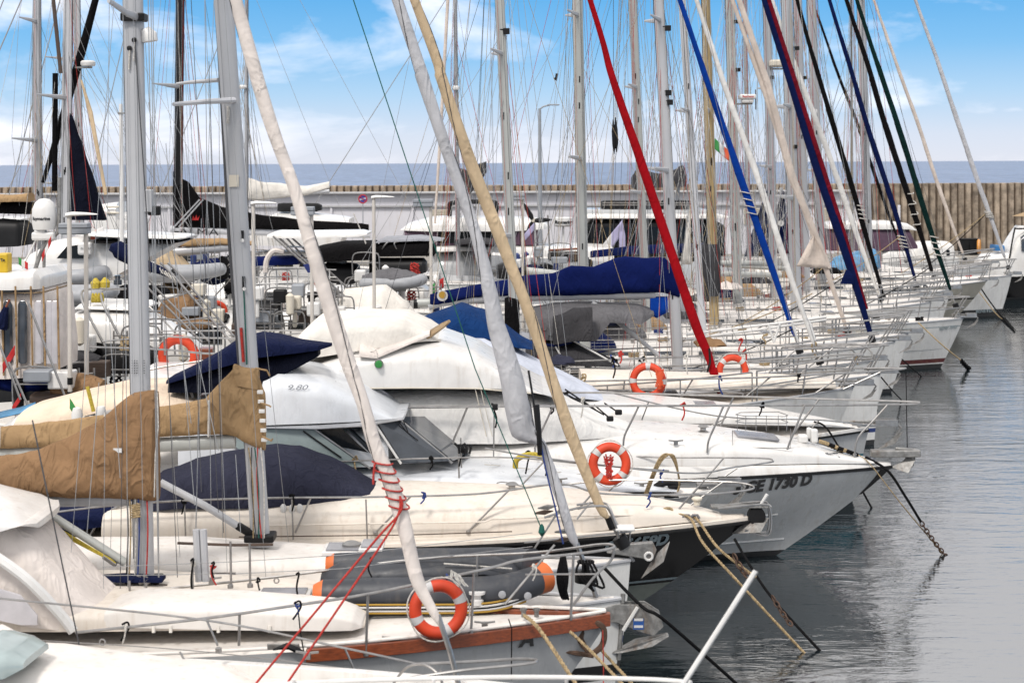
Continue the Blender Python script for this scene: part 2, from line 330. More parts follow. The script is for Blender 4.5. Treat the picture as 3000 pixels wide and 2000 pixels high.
# ================================================================ setting: water, quay, sea wall
def water_mat(name, deep, scale, stren, dist, rough, stretch, ior):
    m = bpy.data.materials.new(name); m.use_nodes = True; t = m.node_tree; p = t.nodes['Principled BSDF']
    p.inputs['Base Color'].default_value = (*deep, 1); p.inputs['Roughness'].default_value = rough; p.inputs['IOR'].default_value = ior
    tc = N(t, 'ShaderNodeTexCoord'); mp = N(t, 'ShaderNodeMapping'); mp.inputs['Scale'].default_value = stretch
    t.links.new(tc.outputs['Object'], mp.inputs[0])
    prev = None
    for sc, st, di in zip(scale, stren, dist):
        n = N(t, 'ShaderNodeTexNoise'); n.inputs['Scale'].default_value = sc; n.inputs['Detail'].default_value = 3; n.inputs['Distortion'].default_value = .6
        t.links.new(mp.outputs[0], n.inputs[0])
        b = N(t, 'ShaderNodeBump'); b.inputs['Strength'].default_value = st; b.inputs['Distance'].default_value = di
        t.links.new(n.outputs[0], b.inputs['Height'])
        if prev: t.links.new(prev, b.inputs['Normal'])
        prev = b.outputs[0]
    if ior < 1.3 or ior > 2:
        pn_ = N(t, 'ShaderNodeTexNoise'); pn_.inputs['Scale'].default_value = .09 if ior > 2 else .002; pn_.inputs['Detail'].default_value = 4
        t.links.new(mp.outputs[0], pn_.inputs[0])
        pr = N(t, 'ShaderNodeMapRange'); pr.inputs[1].default_value = .38; pr.inputs[2].default_value = .62; pr.inputs[3].default_value = .35; pr.inputs[4].default_value = 1.0
        t.links.new(pn_.outputs[0], pr.inputs[0])
        for bn, st in zip([n for n in t.nodes if n.type == 'BUMP'], stren):
            mm_ = N(t, 'ShaderNodeMath', operation='MULTIPLY'); mm_.inputs[1].default_value = st
            t.links.new(pr.outputs[0], mm_.inputs[0]); t.links.new(mm_.outputs[0], bn.inputs['Strength'])
    if ior < 1.3:                                   # choppy sea: light and dark of the waves painted as noise in the colour
        m3 = N(t, 'ShaderNodeMapping'); m3.inputs['Scale'].default_value = (.16, .028, 1); t.links.new(tc.outputs['Object'], m3.inputs[0])
        n3 = N(t, 'ShaderNodeTexNoise'); n3.inputs['Scale'].default_value = 1; n3.inputs['Detail'].default_value = 8; n3.inputs['Roughness'].default_value = .75; t.links.new(m3.outputs[0], n3.inputs[0])
        r3_ = N(t, 'ShaderNodeMapRange'); r3_.inputs[1].default_value = .34; r3_.inputs[2].default_value = .66; r3_.inputs[3].default_value = .62; r3_.inputs[4].default_value = 1.4; t.links.new(n3.outputs[0], r3_.inputs[0])
        s3 = N(t, 'ShaderNodeVectorMath', operation='SCALE'); s3.inputs[0].default_value = deep; t.links.new(r3_.outputs[0], s3.inputs['Scale']); t.links.new(s3.outputs[0], p.inputs['Base Color'])
    t.links.new(prev, p.inputs['Normal']); MATS[name] = m
water_mat('harbour_water', (.008, .013, .016), (.5, 2.0, 6.5), (.28, .42, .38), (.13, .05, .018), .03, (.55, 1.6, 1), 4.6)
water_mat('open_sea', (.125, .17, .265), (.006, .03, .16), (1, 1, 1), (9, 4, 1.2), .35, (.45, 1, 1), 1.12)
WALL_Y = 111.0
def sheet(name, x0, x1, y0, y1, z, m): return structure(MB().grid([[(x0, y0, z), (x1, y0, z)], [(x0, y1, z), (x1, y1, z)]]).build(name, m, None, 0))
sheet('harbour_water', -400, 400, -60, WALL_Y + 1, 0, 'harbour_water')
sheet('open_sea', -30000, 30000, WALL_Y + 1, 45000, -.3, 'open_sea')
QZ = .9
q = MB().box((0, WALL_Y - 4.5, QZ / 2 - .6), (260, 11, QZ + 1.2)).build('quay', 'quay', None, 0, bevel=.06); structure(q)
# sea wall: concrete with upright ribs; the ribs are its pieces
sw = empty('sea_wall', (0, WALL_Y + 2, 0)); tag(sw, 'long ribbed concrete sea wall against the open sea', 'wall')
WT = CAM_H - (545 - VH) * (WALL_Y + 1) / FPX
MB().box((0, .55, WT / 2), (300, 1.1, WT)).build('wall_core', 'groove', sw, 0)
rib = None; rw = .40
for i in range(150):
    x = -34 + i * rw * 1.18
    if x > 40: break
    right = x > 21.8
    h = WT - .02 - QZ if right else 1.0
    key = 'r' if right else 'l'
    b = MB(); w = rw * random.uniform(.94, 1.0)
    zt = WT + .05 + random.uniform(-.012, .012); zb = QZ if right else WT - .92 + random.uniform(-.04, .02)
    rs = []
    for z in (zb, zt - .03, zt): rs.append([(x - w / 2, -.02, z), (x - w / 2 + .05, -.16 if z < zt else -.12, z), (x + w / 2 - .05, -.16 if z < zt else -.12, z), (x + w / 2, -.02, z), (x + w / 2, 1.15, z), (x - w / 2, 1.15, z)])
    b.rings(rs); b.build('rib', 'concrete' if right else 'concrete_cap', sw, 0)
# long low white quay building in front of the wall
qb = empty('quay_building', (0, WALL_Y - .3, 0)); tag(qb, 'long low white quay building under the brown wall top', 'building')
bt = CAM_H - (566 - VH) * (WALL_Y - 1.8) / FPX; X0, X1 = -60, 22.5
MB().box(((X0 + X1) / 2, .1, (QZ + bt) / 2), (X1 - X0, 2.6, bt - QZ)).build('wall', 'wall_white', qb, 0)
zc = CAM_H - (603 - VH) * (WALL_Y - 1.8) / FPX
MB().box(((X0 + X1) / 2, -1.28, zc), (X1 - X0 + .1, .22, .12)).build('cornice', 'wall_trim', qb, 0, bevel=.02)
MB().box(((X0 + X1) / 2, -.1, bt + .04), (X1 - X0 + .2, 3.1, .09)).build('roof', 'wall_trim', qb, 0, bevel=.02)
for i in range(15):
    MB().box((X0 + 12 + i * 5.2, -1.26, (QZ + zc) / 2), (.16, .16, zc - QZ - .13)).build('pilaster', 'wall_white', qb, 0, bevel=.02)
for u in (1290, 1760, 2205, 2260, 2430):
    x = (u - 1500) / FPX * (WALL_Y - 1.6)
    s = MB().box((x, -1.23, zc - .75), (1.15, .06, 1.05)).build('shutter', 'plastic_cream', qb, 0)
    for k in range(9): MB().box((x, -1.285, zc - 1.2 + k * .112), (1.1, .05, .05), rx=.5).build('slat', 'plastic_cream', s, 0)
# pontoon the boats lie along
pa, pb = Vector((-13, 17, 0)), Vector((17.2, 95.5, 0))
ax = (pb - pa); ang = math.atan2(ax.y, ax.x); ln = ax.length
pn = empty('pontoon', (pa + pb) / 2, ang); structure(pn)
MB().box((0, 0, .30), (ln, 2.2, .42)).build('deck_frame', 'quay', pn, 0)
for k in range(2):
    MB().box((0, (-1) ** k * 1.16, .44), (ln, .08, .2)).build('fender_rail', 'galv', pn, 0)
npl = int(ln / .34); plm = None
for i in range(npl):
    if plm is None:
        o = MB().box((0, 0, 0), (.30, 2.18, .045)).build('plank', 'plank', pn, 0); plm = o.data
    else:
        o = bpy.data.objects.new('plank', plm); COL.objects.link(o); o.parent = pn
    o.location = (-ln / 2 + .2 + i * .34, 0, .535 + random.uniform(-.003, .003))
# ================================================================ boats
class Boat:
    def __init__(s, name, label, cat, bow, L, B, fb, head=0, rake=.9, tm=.42, pw=2.1, fl=(.10, .55), group=None, zb=None, stern=.82, q=1.5):
        u, v, d = bow; p = P(u, v, d); s.zb = p.z if zb is None else zb; s.d = d
        s.L, s.B, s.fb, s.rake, s.tm, s.pw, s.fl, s.stern, s.q = L, B, fb, rake, tm, pw, fl, stern, q
        s.e = empty(name, (p.x, p.y, 0), R(head)); tag(s.e, label, cat, group)
        s.M = Matrix.Translation((p.x, p.y, 0)) @ Matrix.Rotation(R(head), 4, 'Z'); s.I = s.M.inverted()
        s.near = -1 if math.cos(R(head)) > 0 else 1
        s.o = s.I @ ORG
    def px(s, u, v, yo=0.0):
        r = s.I.to_3x3() @ ray(u, v); k = (yo - s.o.y) / r.y; return s.o + r * k
    def w(s, px): return px * s.d / FPX
    # hull surface
    def sheer(s, t): return s.fb + (s.zb - s.fb) * max(0, (t - .25) / .75) ** 1.8
    def xs(s, z): h = 1 - z / s.zb; return -s.rake * (max(0, h) ** 1.15) if h > 0 else 0
    def bd(s, t):
        if t > s.tm: return s.B / 2 * (1 - ((t - s.tm) / (1 - s.tm)) ** s.pw)
        return s.B / 2 * (1 - (1 - s.stern) * ((s.tm - t) / s.tm) ** 2)
    def ys(s, t, z):
        h = 1 - z / s.sheer(t); f = s.fl[0] + (s.fl[1] - s.fl[0]) * t ** 3
        return s.bd(t) * max(.03, 1 - f * max(0, h) ** s.q)
    def pt(s, t, z, sd=-1, off=0):
        return Vector((-s.L + t * (s.L + s.xs(z)), sd * (s.ys(t, z) + off), z))
    def side(s, x, z, sd=-1, off=.005):
        t = (x + s.L) / (s.L + s.xs(z)); return Vector((x, sd * (s.ys(min(t, 1), z) + off), z))
    def hull(s, m, stripes=(), hs=(1, .9, .75, .6, .45, .3), nt=30, low='bottom_black', lowz=.12, transom=True):
        mats = [m]; rows = [('h', h) for h in hs]; mi = [0] * len(hs)
        zs = sorted([(z1, z0, k) for z0, z1, k in stripes], reverse=True)
        for z1, z0, k in zs:
            rows.append(('z', z1)); mats.append(k); mi.append(len(mats) - 1); rows.append(('z', z0)); mi.append(0)
        mats.append(low); rows.append(('z', lowz)); mi.append(len(mats) - 1)
        rows += [('z', 0.0), ('z', -.35)]; mi += [len(mats) - 1] * 2
        ts = [1 - (1 - i / nt) ** 1.35 for i in range(nt + 1)]
        b = MB()
        for sd in (-1, 1):
            g = [];
            for k, val in rows:
                g.append([s.pt(t, s.sheer(t) * val if k == 'h' else val, sd) for t in (ts if sd < 0 else ts)])
            base = len(b.v)
            for r in g: b.v.extend(tuple(p) for p in r)
            n = len(ts)
            for i in range(len(g) - 1):
                for j in range(n - 1):
                    q = [base + i * n + j, base + (i + 1) * n + j, base + (i + 1) * n + j + 1, base + i * n + j + 1]
                    b.face(q if sd < 0 else q[::-1], mi[i])
        nr = len(rows); n = len(ts)
        if transom:
            for i in range(nr - 1): b.face([i * n, nr * n + i * n, nr * n + (i + 1) * n, (i + 1) * n], mi[i])
        s.hullo = b.build('hull', mats, s.e, 50); return s
    def deck(s, m, camber=.06, inset=.03, drop=.03, nt=22):
        rows = []
        for i in range(nt + 1):
            t = i / nt * .992; w = max(.01, s.bd(t) - inset); z = s.sheer(t) - drop; x = -s.L + t * s.L
            rows.append([(x, w * c, z + camber * (1 - c * c)) for c in (-1, -.75, -.4, 0, .4, .75, 1)])
        MB().grid(rows).build('deck', m, s.e, 60); return s
    def edge(s, name, m, r=.03, t0=0, t1=1, dz=0, off=0, flat=1.0, sides=(-1, 1), n=6, nt=30, h=1.0):
        for sd in sides:
            p = []
            for i in range(nt + 1):
                t = t0 + (t1 - t0) * i / nt; z = s.sheer(t) * h; q = s.pt(t, z, sd, off); q.z += dz; p.append(q)
            MB().tube(p, r, n, flat=flat).build(name, m, s.e)
        return s
    def cap(s, name, m, w=.05, hgt=.14, t0=0, t1=1, dz=0, sides=(-1, 1), nt=30):
        for sd in sides:
            rs = []
            for i in range(nt + 1):
                t = t0 + (t1 - t0) * i / nt; a = s.pt(t, s.sheer(t), sd, 0)
                y0 = a.y; yo = sd * (abs(y0) + w); yi = sd * max(0, abs(y0) - w)
                rs.append([(a.x, yo, a.z + dz), (a.x, yo, a.z + dz - hgt), (a.x, yi, a.z + dz - hgt), (a.x, yi, a.z + dz)])
            MB().rings(rs).build(name, m, s.e, 30, bevel=.008)
        return s
    def bulwark(s, m, h0, h1, t0=0, t1=1, w=.05, name='bulwark', nt=36, lean=.06):
        for sd in (-1, 1):
            rs = []
            for i in range(nt + 1):
                t = t0 + (t1 - t0) * i / nt; a = s.pt(t, s.sheer(t), sd, .012); h = h0 + (h1 - h0) * max(0, (t - .4) / .6) ** 1.5
                yi = lambda q: sd * max(0, abs(a.y) - q)
                rs.append([(a.x, a.y, a.z), (a.x, yi(lean * .4), a.z + h * .7), (a.x, yi(lean), a.z + h), (a.x, yi(lean + w), a.z + h), (a.x, yi(lean + w), a.z)])
            MB().rings(rs).build(name, m, s.e, 40)
        return s
    # lofted arch bodies (cabins, canopies, tarps): st = (x, halfwidth, z0, z1)
    def arch(s, name, m, st, e=.45, n=16, yo=0, wr=0, seed=0, parent=None, smooth=50, cap=True):
        rs = []
        for k, (x, w, z0, z1) in enumerate(st):
            ring = []
            for j in range(n + 1):
                a = math.pi * j / n; c, si = math.cos(a), math.sin(a)
                p = Vector((x, yo + w * math.copysign(abs(c) ** e, c), z0 + (z1 - z0) * abs(si) ** e))
                if wr:
                    q = mnoise.noise(p * 1.7 + Vector((seed, 0, 0))) + .6 * mnoise.noise(p * 4.1 + Vector((seed, 3, 0)))
                    p += Vector((0, c, .5 * si)) * q * wr
                ring.append(p)
            rs.append(ring)
        b = MB().rings(rs, True, cap); return b.build(name, m, parent or s.e, smooth)
    def trace(s, name, m, pts, yo=0, e=.6, n=16, wr=.0, seed=0, dens=5, parent=None, wb=None, base=None, **kw):
        """body whose side outline is given as (u, v_top, v_bottom, halfwidth)"""
        st = []
        for u, vt, vb, w in pts:
            a = s.px(u, vt, yo); bb = s.px(u, vb, yo + s.near * w); st.append((a.x, w, bb.z if base is None else base, a.z))
        out = []
        for i in range(len(st) - 1):
            for j in range(dens):
                f = j / dens; f = f * f * (3 - 2 * f) * .5 + f * .5; out.append(tuple(st[i][k] + (st[i + 1][k] - st[i][k]) * f for k in range(4)))
        out.append(st[-1])
        return s.arch(name, m, out, e, n, yo, wr, seed, parent, **kw)
    def archwin(s, name, m, st, x0, x1, f0, f1, e=.45, off=.012, sides=(-1, 1), k=6, yo=0, slant=0, parent=None):
        """glazing lying on the side of an arch body, f0..f1 = height fractions"""
        def at(x, f, sd):
            for i in range(len(st) - 1):
                a, b = st[i], st[i + 1]
                lo, hi = min(a[0], b[0]), max(a[0], b[0])
                if lo <= x <= hi: break
            t = (x - a[0]) / (b[0] - a[0]); w = a[1] + (b[1] - a[1]) * t; z0 = a[2] + (b[2] - a[2]) * t; z1 = a[3] + (b[3] - a[3]) * t
            si = f ** (1 / e); co = math.sqrt(max(0, 1 - si * si)); return Vector((x, yo + sd * (w * co ** e + off), z0 + (z1 - z0) * f))
        for sd in sides:
            rows = []
            for f in (f0, f0 + (f1 - f0) * .5, f1):
                rr = []
                for i in range(k + 1):
                    x = x0 + (x1 - x0) * i / k
                    if slant: x += slant * (f - f0) / (f1 - f0) * (1 if i > k / 2 else -1) * abs(i - k / 2) / (k / 2)
                    rr.append(at(min(max(x, min(st[0][0], st[-1][0])), max(st[0][0], st[-1][0])), f, sd))
                rows.append(rr)
            MB().grid(rows).build(name, m, parent or s.e, 60, solid=.01)
        return s
    # rails
    def stanchions(s, t0, t1, n, h=.62, r=.013, lines=2, m='steel', sides=(-1, 1), inset=.08, linem='wire', lr=.0045, lean=0, rail=False):
        for sd in sides:
            tops = []
            for i in range(n):
                t = t0 + (t1 - t0) * i / (n - 1); q = s.pt(t, s.sheer(t), sd); q.y = sd * max(.02, abs(q.y) - inset)
                top = q + Vector((lean, 0, h)); tops.append((q, top))
                line([q - Vector((0, 0, .05)), top], r, m, 'stanchion', s.e)
            for k in range(lines):
                f = 1 - k / max(lines, 1) * .97 * .5
                if rail and k == 0: line(smoothpath([a.lerp(b_, 1) for a, b_ in tops], 4), r * 1.1, m, 'hand_rail', s.e, 6)
                else: line([a.lerp(b_, f - .02) for a, b_ in tops], lr, linem, 'lifeline', s.e, 4)
        return s
    def rail(s, name, pts, r=.014, m='steel', yo=None, sm=6, n=7):
        """tube through pixel points (u, v, y)"""
        p = [s.px(u, v, y) for u, v, y in pts]
        return line(smoothpath(p, sm) if sm else p, r, m, name, s.e, n)
    def pulpit(s, ln=1.5, h=.62, over=.15, r=.016, m='steel', mid=True, open_=False):
        L = s.L; tA = 1 - ln / L
        def e(t, sd, dz, ins=.05):
            q = s.pt(t, s.sheer(t), sd); q.y = sd * max(.02, abs(q.y) - ins); q.z += dz; return q
        tip = Vector((over, 0, s.zb + h + .04)); b = MB()
        up = [e(tA, -1, h), e(1 - ln * .5 / L, -1, h + .03), e(1 - .12 / L, -1, h + .05) + Vector((over * .6, -.14, 0)), tip, e(1 - .12 / L, 1, h + .05) + Vector((over * .6, .14, 0)), e(1 - ln * .5 / L, 1, h + .03), e(tA, 1, h)]
        b.tube(smoothpath(up, 6), r, 7)
        if mid:
            mi = [e(tA, -1, h * .5), e(1 - ln * .45 / L, -1, h * .52), e(1 - .1 / L, -1, h * .55) + Vector((0, -.06, 0)), e(1 - .1 / L, 1, h * .55) + Vector((0, .06, 0)), e(1 - ln * .45 / L, 1, h * .52), e(tA, 1, h * .5)]
            b.tube(smoothpath(mi, 5), r * .85, 6)
        o = b.build('pulpit', m, s.e)
        for sd in (-1, 1):
            for f in (1, .55, .15):
                t = 1 - ln * f / L; a = e(t, sd, -.04); top = e(t, sd, h + .03 * (1 - f)) + Vector((.12 if f < 1 else 0, 0, 0))
                if f == .15: top = Vector((over * .5 - .02, sd * .16, s.zb + h + .03))
                line([a, top], r * .9, m, 'pulpit_leg', o)
        return s
    def pushpit(s, h=.62, r=.014, m='steel'):
        w = s.bd(0) - .08; z = s.fb; L = s.L; b = MB()
        for k in (1, .52):
            b.tube(smoothpath([(-L + 1.3, -w, z + h * k), (-L + .25, -w, z + h * k), (-L + .08, -w * .75, z + h * k), (-L + .08, w * .75, z + h * k), (-L + .25, w, z + h * k), (-L + 1.3, w, z + h * k)], 4), r, 6)
        for x, y in ((-L + 1.3, w), (-L + .25, w), (-L + .08, w * .4)):
            for sd in (-1, 1): b.tube([(x, sd * y, z - .05), (x, sd * y, z + h)], r, 5)
        b.build('pushpit', m, s.e); return s
    def anchor(s, kind='plow', m='galv', scale=1.0, dz=0.0, roll=0.0):
        z = s.zb + .05 + dz; b = MB()
        MB().box((.08, 0, z), (.75 * scale, .16, .05)).box((.3 * scale, -.085, z + .05), (.4 * scale, .012, .14)).box((.3 * scale, .085, z + .05), (.4 * scale, .012, .14)).build('bow_roller', 'steel', s.e, 0, bevel=.006)
        k = scale; x = .45 * k
        b.tube([(-.45 * k, 0, z + .07), (x, 0, z + .07), (x + .12 * k, 0, z - .05 * k), (x + .02 * k, 0, z - .22 * k)], .028 * k, 6, flat=.5)
        bl = [(x + .16 * k, 0, z - .10 * k), (x - .02 * k, -.17 * k, z - .30 * k), (x - .36 * k, 0, z - .46 * k), (x - .02 * k, .17 * k, z - .30 * k), (x - .03 * k, 0, z - .24 * k)]
        i = len(b.v); b.v.extend(bl)
        for f in ((0, 1, 4), (1, 2, 4), (2, 3, 4), (3, 0, 4), (0, 3, 2, 1)): b.face([i + j for j in f])
        b.build('anchor', m, s.e, 30, bevel=.006); return s
    def hatch(s, x, y, z, w=.5, d=.5, m='hatch_smoke'):
        o = MB().box((x, y, z + .03), (w, d, .06)).build('hatch', 'gelcoat', s.e, 0, bevel=.015)
        MB().box((x, y, z + .072), (w * .84, d * .84, .02)).build('pane', m, o, 0, bevel=.006); return s
    # rig
    def mast(s, top, base, wpx, m='mast_grey', head=None, stay=None, spreaders=(), track=True, lo=0, flat=.62, zhead=None, halyards=3, rope=True, hw='mast_grey', fit=True, sprl=None):
        a = s.px(*base); c = s.px(*top); dr = (c - a) / (c.z - a.z)
        zh = zhead or 15.0
        if stay:
            sa, sc_ = s.px(*stay[1]), s.px(*stay[0]); ds = (sc_ - sa) / (sc_.z - sa.z)
            den = ds.x - dr.x
            if abs(den) > 1e-6:
                z = ((a.x - dr.x * a.z) - (sa.x - ds.x * sa.z)) / den
                if 9 < z < 26: zh = z if zhead is None else zhead
        s.mh = a + dr * (zh - a.z); s.mb = a; s.md = dr
        w = s.w(wpx); n = 14; rs = []
        for z in (a.z - lo, a.z + (zh - a.z) * .5, zh):
            p = a + dr * (z - a.z); k = 1 if z < zh else .8
            rs.append([p + Vector((w / 2 * k * math.copysign(abs(math.cos(q)) ** .8, math.cos(q)), w / 2 * flat * k * math.copysign(abs(math.sin(q)) ** .8, math.sin(q)), 0)) for q in (2 * math.pi * j / n for j in range(n))])
        o = MB().rings(rs).build('mast', m, s.e); s.masto = o
        if track:
            p0, p1 = a + Vector((-w * .5, 0, .3)), s.mh + Vector((-w * .45, 0, -.1)); line([p0, p1], w * .06, 'wire_dark', 'mast_track', o, 4)
        rr = max(.0036, s.d * .00011)
        for k in range(halyards):
            off = Vector(((random.uniform(-.55, .55)) * w, s.near * w * (.36 + .1 * k), 0))
            z0 = a.z + random.uniform(.1, .8); z1 = zh - .2 - k * .3
            line([a + dr * (z0 - a.z) + off, a + dr * (z1 - a.z) + off * .7], rr * .8, random.choice(['rope_white', 'wire', 'wire', 'wire_dark', 'rope_red']), 'halyard', o, 4)
        if fit:
            for k in range(3):
                z = a.z + (zh - a.z) * random.uniform(.1, .42); p = a + dr * (z - a.z)
                MB().box(p + Vector((random.uniform(-.2, .2) * w, s.near * w * flat * .5, 0)), (w * .12, .02, .16)).build('halyard_slot', 'black', o, 0)
        cz = s.sheer(.5) ; ch = []
        for zf, ln_, sweep in spreaders:
            z = zf; p = a + dr * (z - a.z); tips = []
            for sd in (-1, 1):
                t = p + Vector((-sweep, sd * ln_, .06)); tips.append(t)
                so_ = MB().tube([p + Vector((0, sd * w * .2, 0)), t], [.045 * w / .15, .022], 6, flat=.5).build('spreader', hw, o)
            ch.append((z, tips))
        yb = min(s.B / 2 - .12, s.B * .45)
        for i, sd in enumerate((-1, 1)):
            base_ = Vector((a.x - .25, sd * yb, cz + .02)); prev = base_
            for z, tips in ch:
                line([prev, tips[i]], rr, 'wire', 'shroud', s.e, 4); prev = tips[i]
            line([prev, s.mh + Vector((0, 0, -.15))], rr, 'wire', 'shroud', s.e, 4)
            zz = ch[0][0] if ch else zh * .6
            line([base_ + Vector((-.45, 0, 0)), a + dr * (zz - .1 - a.z)], rr, 'wire', 'lower_shroud', s.e, 4)
            line([base_ + Vector((.5, 0, 0)), a + dr * (zz - .15 - a.z)], rr, 'wire', 'lower_shroud', s.e, 4)
        line([s.mh, (-s.L + .15, 0, s.fb + .1)], rr, 'wire', 'backstay', s.e, 4)
        return s
    def furl(s, pts, r, m, seam=None, turns=2.2, drum=True, ext=None, wob=.012, n=20, foot=True, seed=0, extr=.05):
        """rolled headsail: pts from base to top as (u, v), r = pixel half widths"""
        p = [s.px(u, v) for u, v in pts]; rad = [s.w(q) * .92 for q in r]
        if ext is not None:                       # carry on to the masthead
            dd = (p[-1] - p[-2]).normalized(); tgt = s.mh + Vector((.12, 0, -.25)) if ext == 'head' else p[-1] + dd * ext
            p.append(tgt); rad.append(rad[-1] * .55)
        K = 12; pp = smoothpath(p, K); rr = []
        for i in range(len(p) - 1):
            for j in range(K): rr.append(rad[i] + (rad[i + 1] - rad[i]) * j / K)
        rr.append(rad[-1])
        ln_ = sum((pp[i + 1] - pp[i]).length for i in range(len(pp) - 1)); M = max(40, int(ln_ / .09)); rs = []
        acc = [0]
        for i in range(len(pp) - 1): acc.append(acc[-1] + (pp[i + 1] - pp[i]).length)
        t = (pp[-1] - pp[0]).normalized(); up = t.cross(Vector((0, 1, 0))).normalized(); wv = t.cross(up); j = 0; mi = []
        for i in range(M + 1):
            d_ = ln_ * i / M
            while j < len(pp) - 2 and acc[j + 1] < d_: j += 1
            f = (d_ - acc[j]) / max(1e-6, acc[j + 1] - acc[j]); c = pp[j].lerp(pp[j + 1], f); r_ = rr[j] + (rr[j + 1] - rr[j]) * f
            if i == 0: r_ *= .55
            ring = []
            for k in range(n):
                a = 2 * math.pi * k / n; ph = (a - d_ * turns * 2.2 + seed) % (2 * math.pi)
                rd = r_ * (1 + .20 * (1 - ph / math.pi) * .5 + .05 * mnoise.noise(Vector((d_ * 2.3, math.cos(a), seed + math.sin(a)))))
                ring.append(c + (up * math.cos(a) + wv * math.sin(a)) * rd)
            rs.append(ring)
        o = MB().rings(rs).build('furled_sail', m, s.e, 60)
        if seam:
            h = []; M2 = int(ln_ / .06)
            j = 0
            for i in range(M2 + 1):
                d_ = ln_ * i / M2
                while j < len(pp) - 2 and acc[j + 1] < d_: j += 1
                f = (d_ - acc[j]) / max(1e-6, acc[j + 1] - acc[j]); c = pp[j].lerp(pp[j + 1], f); r_ = rr[j] + (rr[j + 1] - rr[j]) * f
                a = d_ * turns * 2.2 - seed; h.append(c + (up * math.cos(a) + wv * math.sin(a)) * r_ * 1.03)
            MB().tube(h, max(.006, s.d * .00012), 4).build('sheet_wrap', seam, o)
        if drum:
            b0 = p[0]; dd = (p[0] - p[1]).normalized(); k = max(.1, (b0.z - s.zb) / max(.2, -dd.z) + .02)
            e0 = b0 + dd * k
            MB().tube([b0, e0], .022, 6).build('forestay', 'steel', s.e)
            c = b0.lerp(e0, .55); MB().tube([c + dd * -.09, c + dd * -.085, c + dd * .07, c + dd * .075], [.09, .1, .1, .04], 10).build('furler_drum', 'black', s.e)
        return o
    def boom(s, pts, rpx, m='mast_grey', yo=0):
        p = [s.px(u, v, yo) for u, v in pts]; r = s.w(rpx); return MB().tube(p, r, 10, flat=.7).build('boom', m, s.e)
    def cover(s, m, pts, yo=0, wr=.04, seed=0, name='sail_cover', n=18, dens=6, pinch=.55, ties=None):
        """sail cover: pts = (u, v_top, v_bottom, halfwidth); teardrop section with creases"""
        st = [];
        for u, vt, vb, w in pts:
            a = s.px(u, vt, yo); b = s.px(u, vb, yo); st.append((a.x, w, b.z, a.z))
        xs_ = []
        for i in range(len(st) - 1):
            for j in range(dens): xs_.append((i, j / dens))
        xs_.append((len(st) - 2, 1.0)); rs = []
        for i, f in xs_:
            g = f * f * (3 - 2 * f) * .6 + f * .4
            x, w, z0, z1 = (st[i][k] + (st[i + 1][k] - st[i][k]) * g for k in range(4)); ring = []
            for j in range(n):
                a = 2 * math.pi * j / n - math.pi / 2; h = (math.sin(a) + 1) / 2
                wid = w * abs(math.cos(a)) ** .6 * (1 - pinch * h ** 1.3); y = math.copysign(wid, math.cos(a)); z = z0 + (z1 - z0) * h
                pz = Vector((x * 1.3, y, z * 2.2 + x * .5 + seed)); q = mnoise.noise(pz) * .7 + .5 * mnoise.noise(pz * 2.3) - .9 * abs(mnoise.noise(Vector((x * 3.4 + z * 3.0, seed, z * .8)))) + .45 * abs(mnoise.noise(Vector((x * 7.5 - z * 5.0, seed + 4, z * 2.0))))
                ring.append(Vector((x, yo + y + math.copysign(1, math.cos(a)) * q * wr * abs(math.cos(a)), z + q * wr * .3 * math.sin(a))))
            rs.append(ring)
        return MB().rings(rs).build(name, m, s.e, 70)
    def lettering(s, txt, u0, v0, hpx, m='text_black', sd=None, shear=0, bold=0, sx=1.0, slope=0.0, name='lettering', parent=None):
        sd = s.near if sd is None else sd
        y = sd * s.B * .3
        for _ in range(4):
            a = s.px(u0, v0, y); y = s.side(a.x, a.z, sd).y
        size = s.w(hpx) / .69; dirx = 1 if s.near < 0 else -1
        return text(txt, size, m, s.e, lambda X, Y: s.side(a.x + dirx * X, a.z + Y + slope * X, sd, .02), shear, name, bold, sx)
    def clutter(s, x0, x1, w, z, seed=0):
        """deck gear: vents, cleats, winches, coiled lines"""
        rnd = random.Random(seed)
        for k in range(7):
            x = rnd.uniform(x0, x1); y = rnd.uniform(-w, w); c = rnd.random()
            if c < .3: MB().lathe((x, y, z), [(.045, 0), (.05, .05), (.07, .07), (.065, .11), (.02, .12)], 10).build('winch', 'steel', s.e)
            elif c < .6:
                q = [(x + .13 * math.cos(i * .9) * (1 + .1 * math.sin(i * 3)), y + .1 * math.sin(i * .9), z + .02 + i * .004) for i in range(30)]
                MB().tube(q, .014, 5).build('coiled_line', rnd.choice(['rope_white', 'rope_tan', 'rope_blue', 'rope_red', 'rope_dark']), s.e)
            else: MB().tube([(x - .11, y, z + .07), (x - .04, y, z + .055), (x + .04, y, z + .055), (x + .11, y, z + .07)], .013, 5).box((x, y, z + .02), (.05, .04, .07)).build('cleat', 'steel', s.e)
        return s
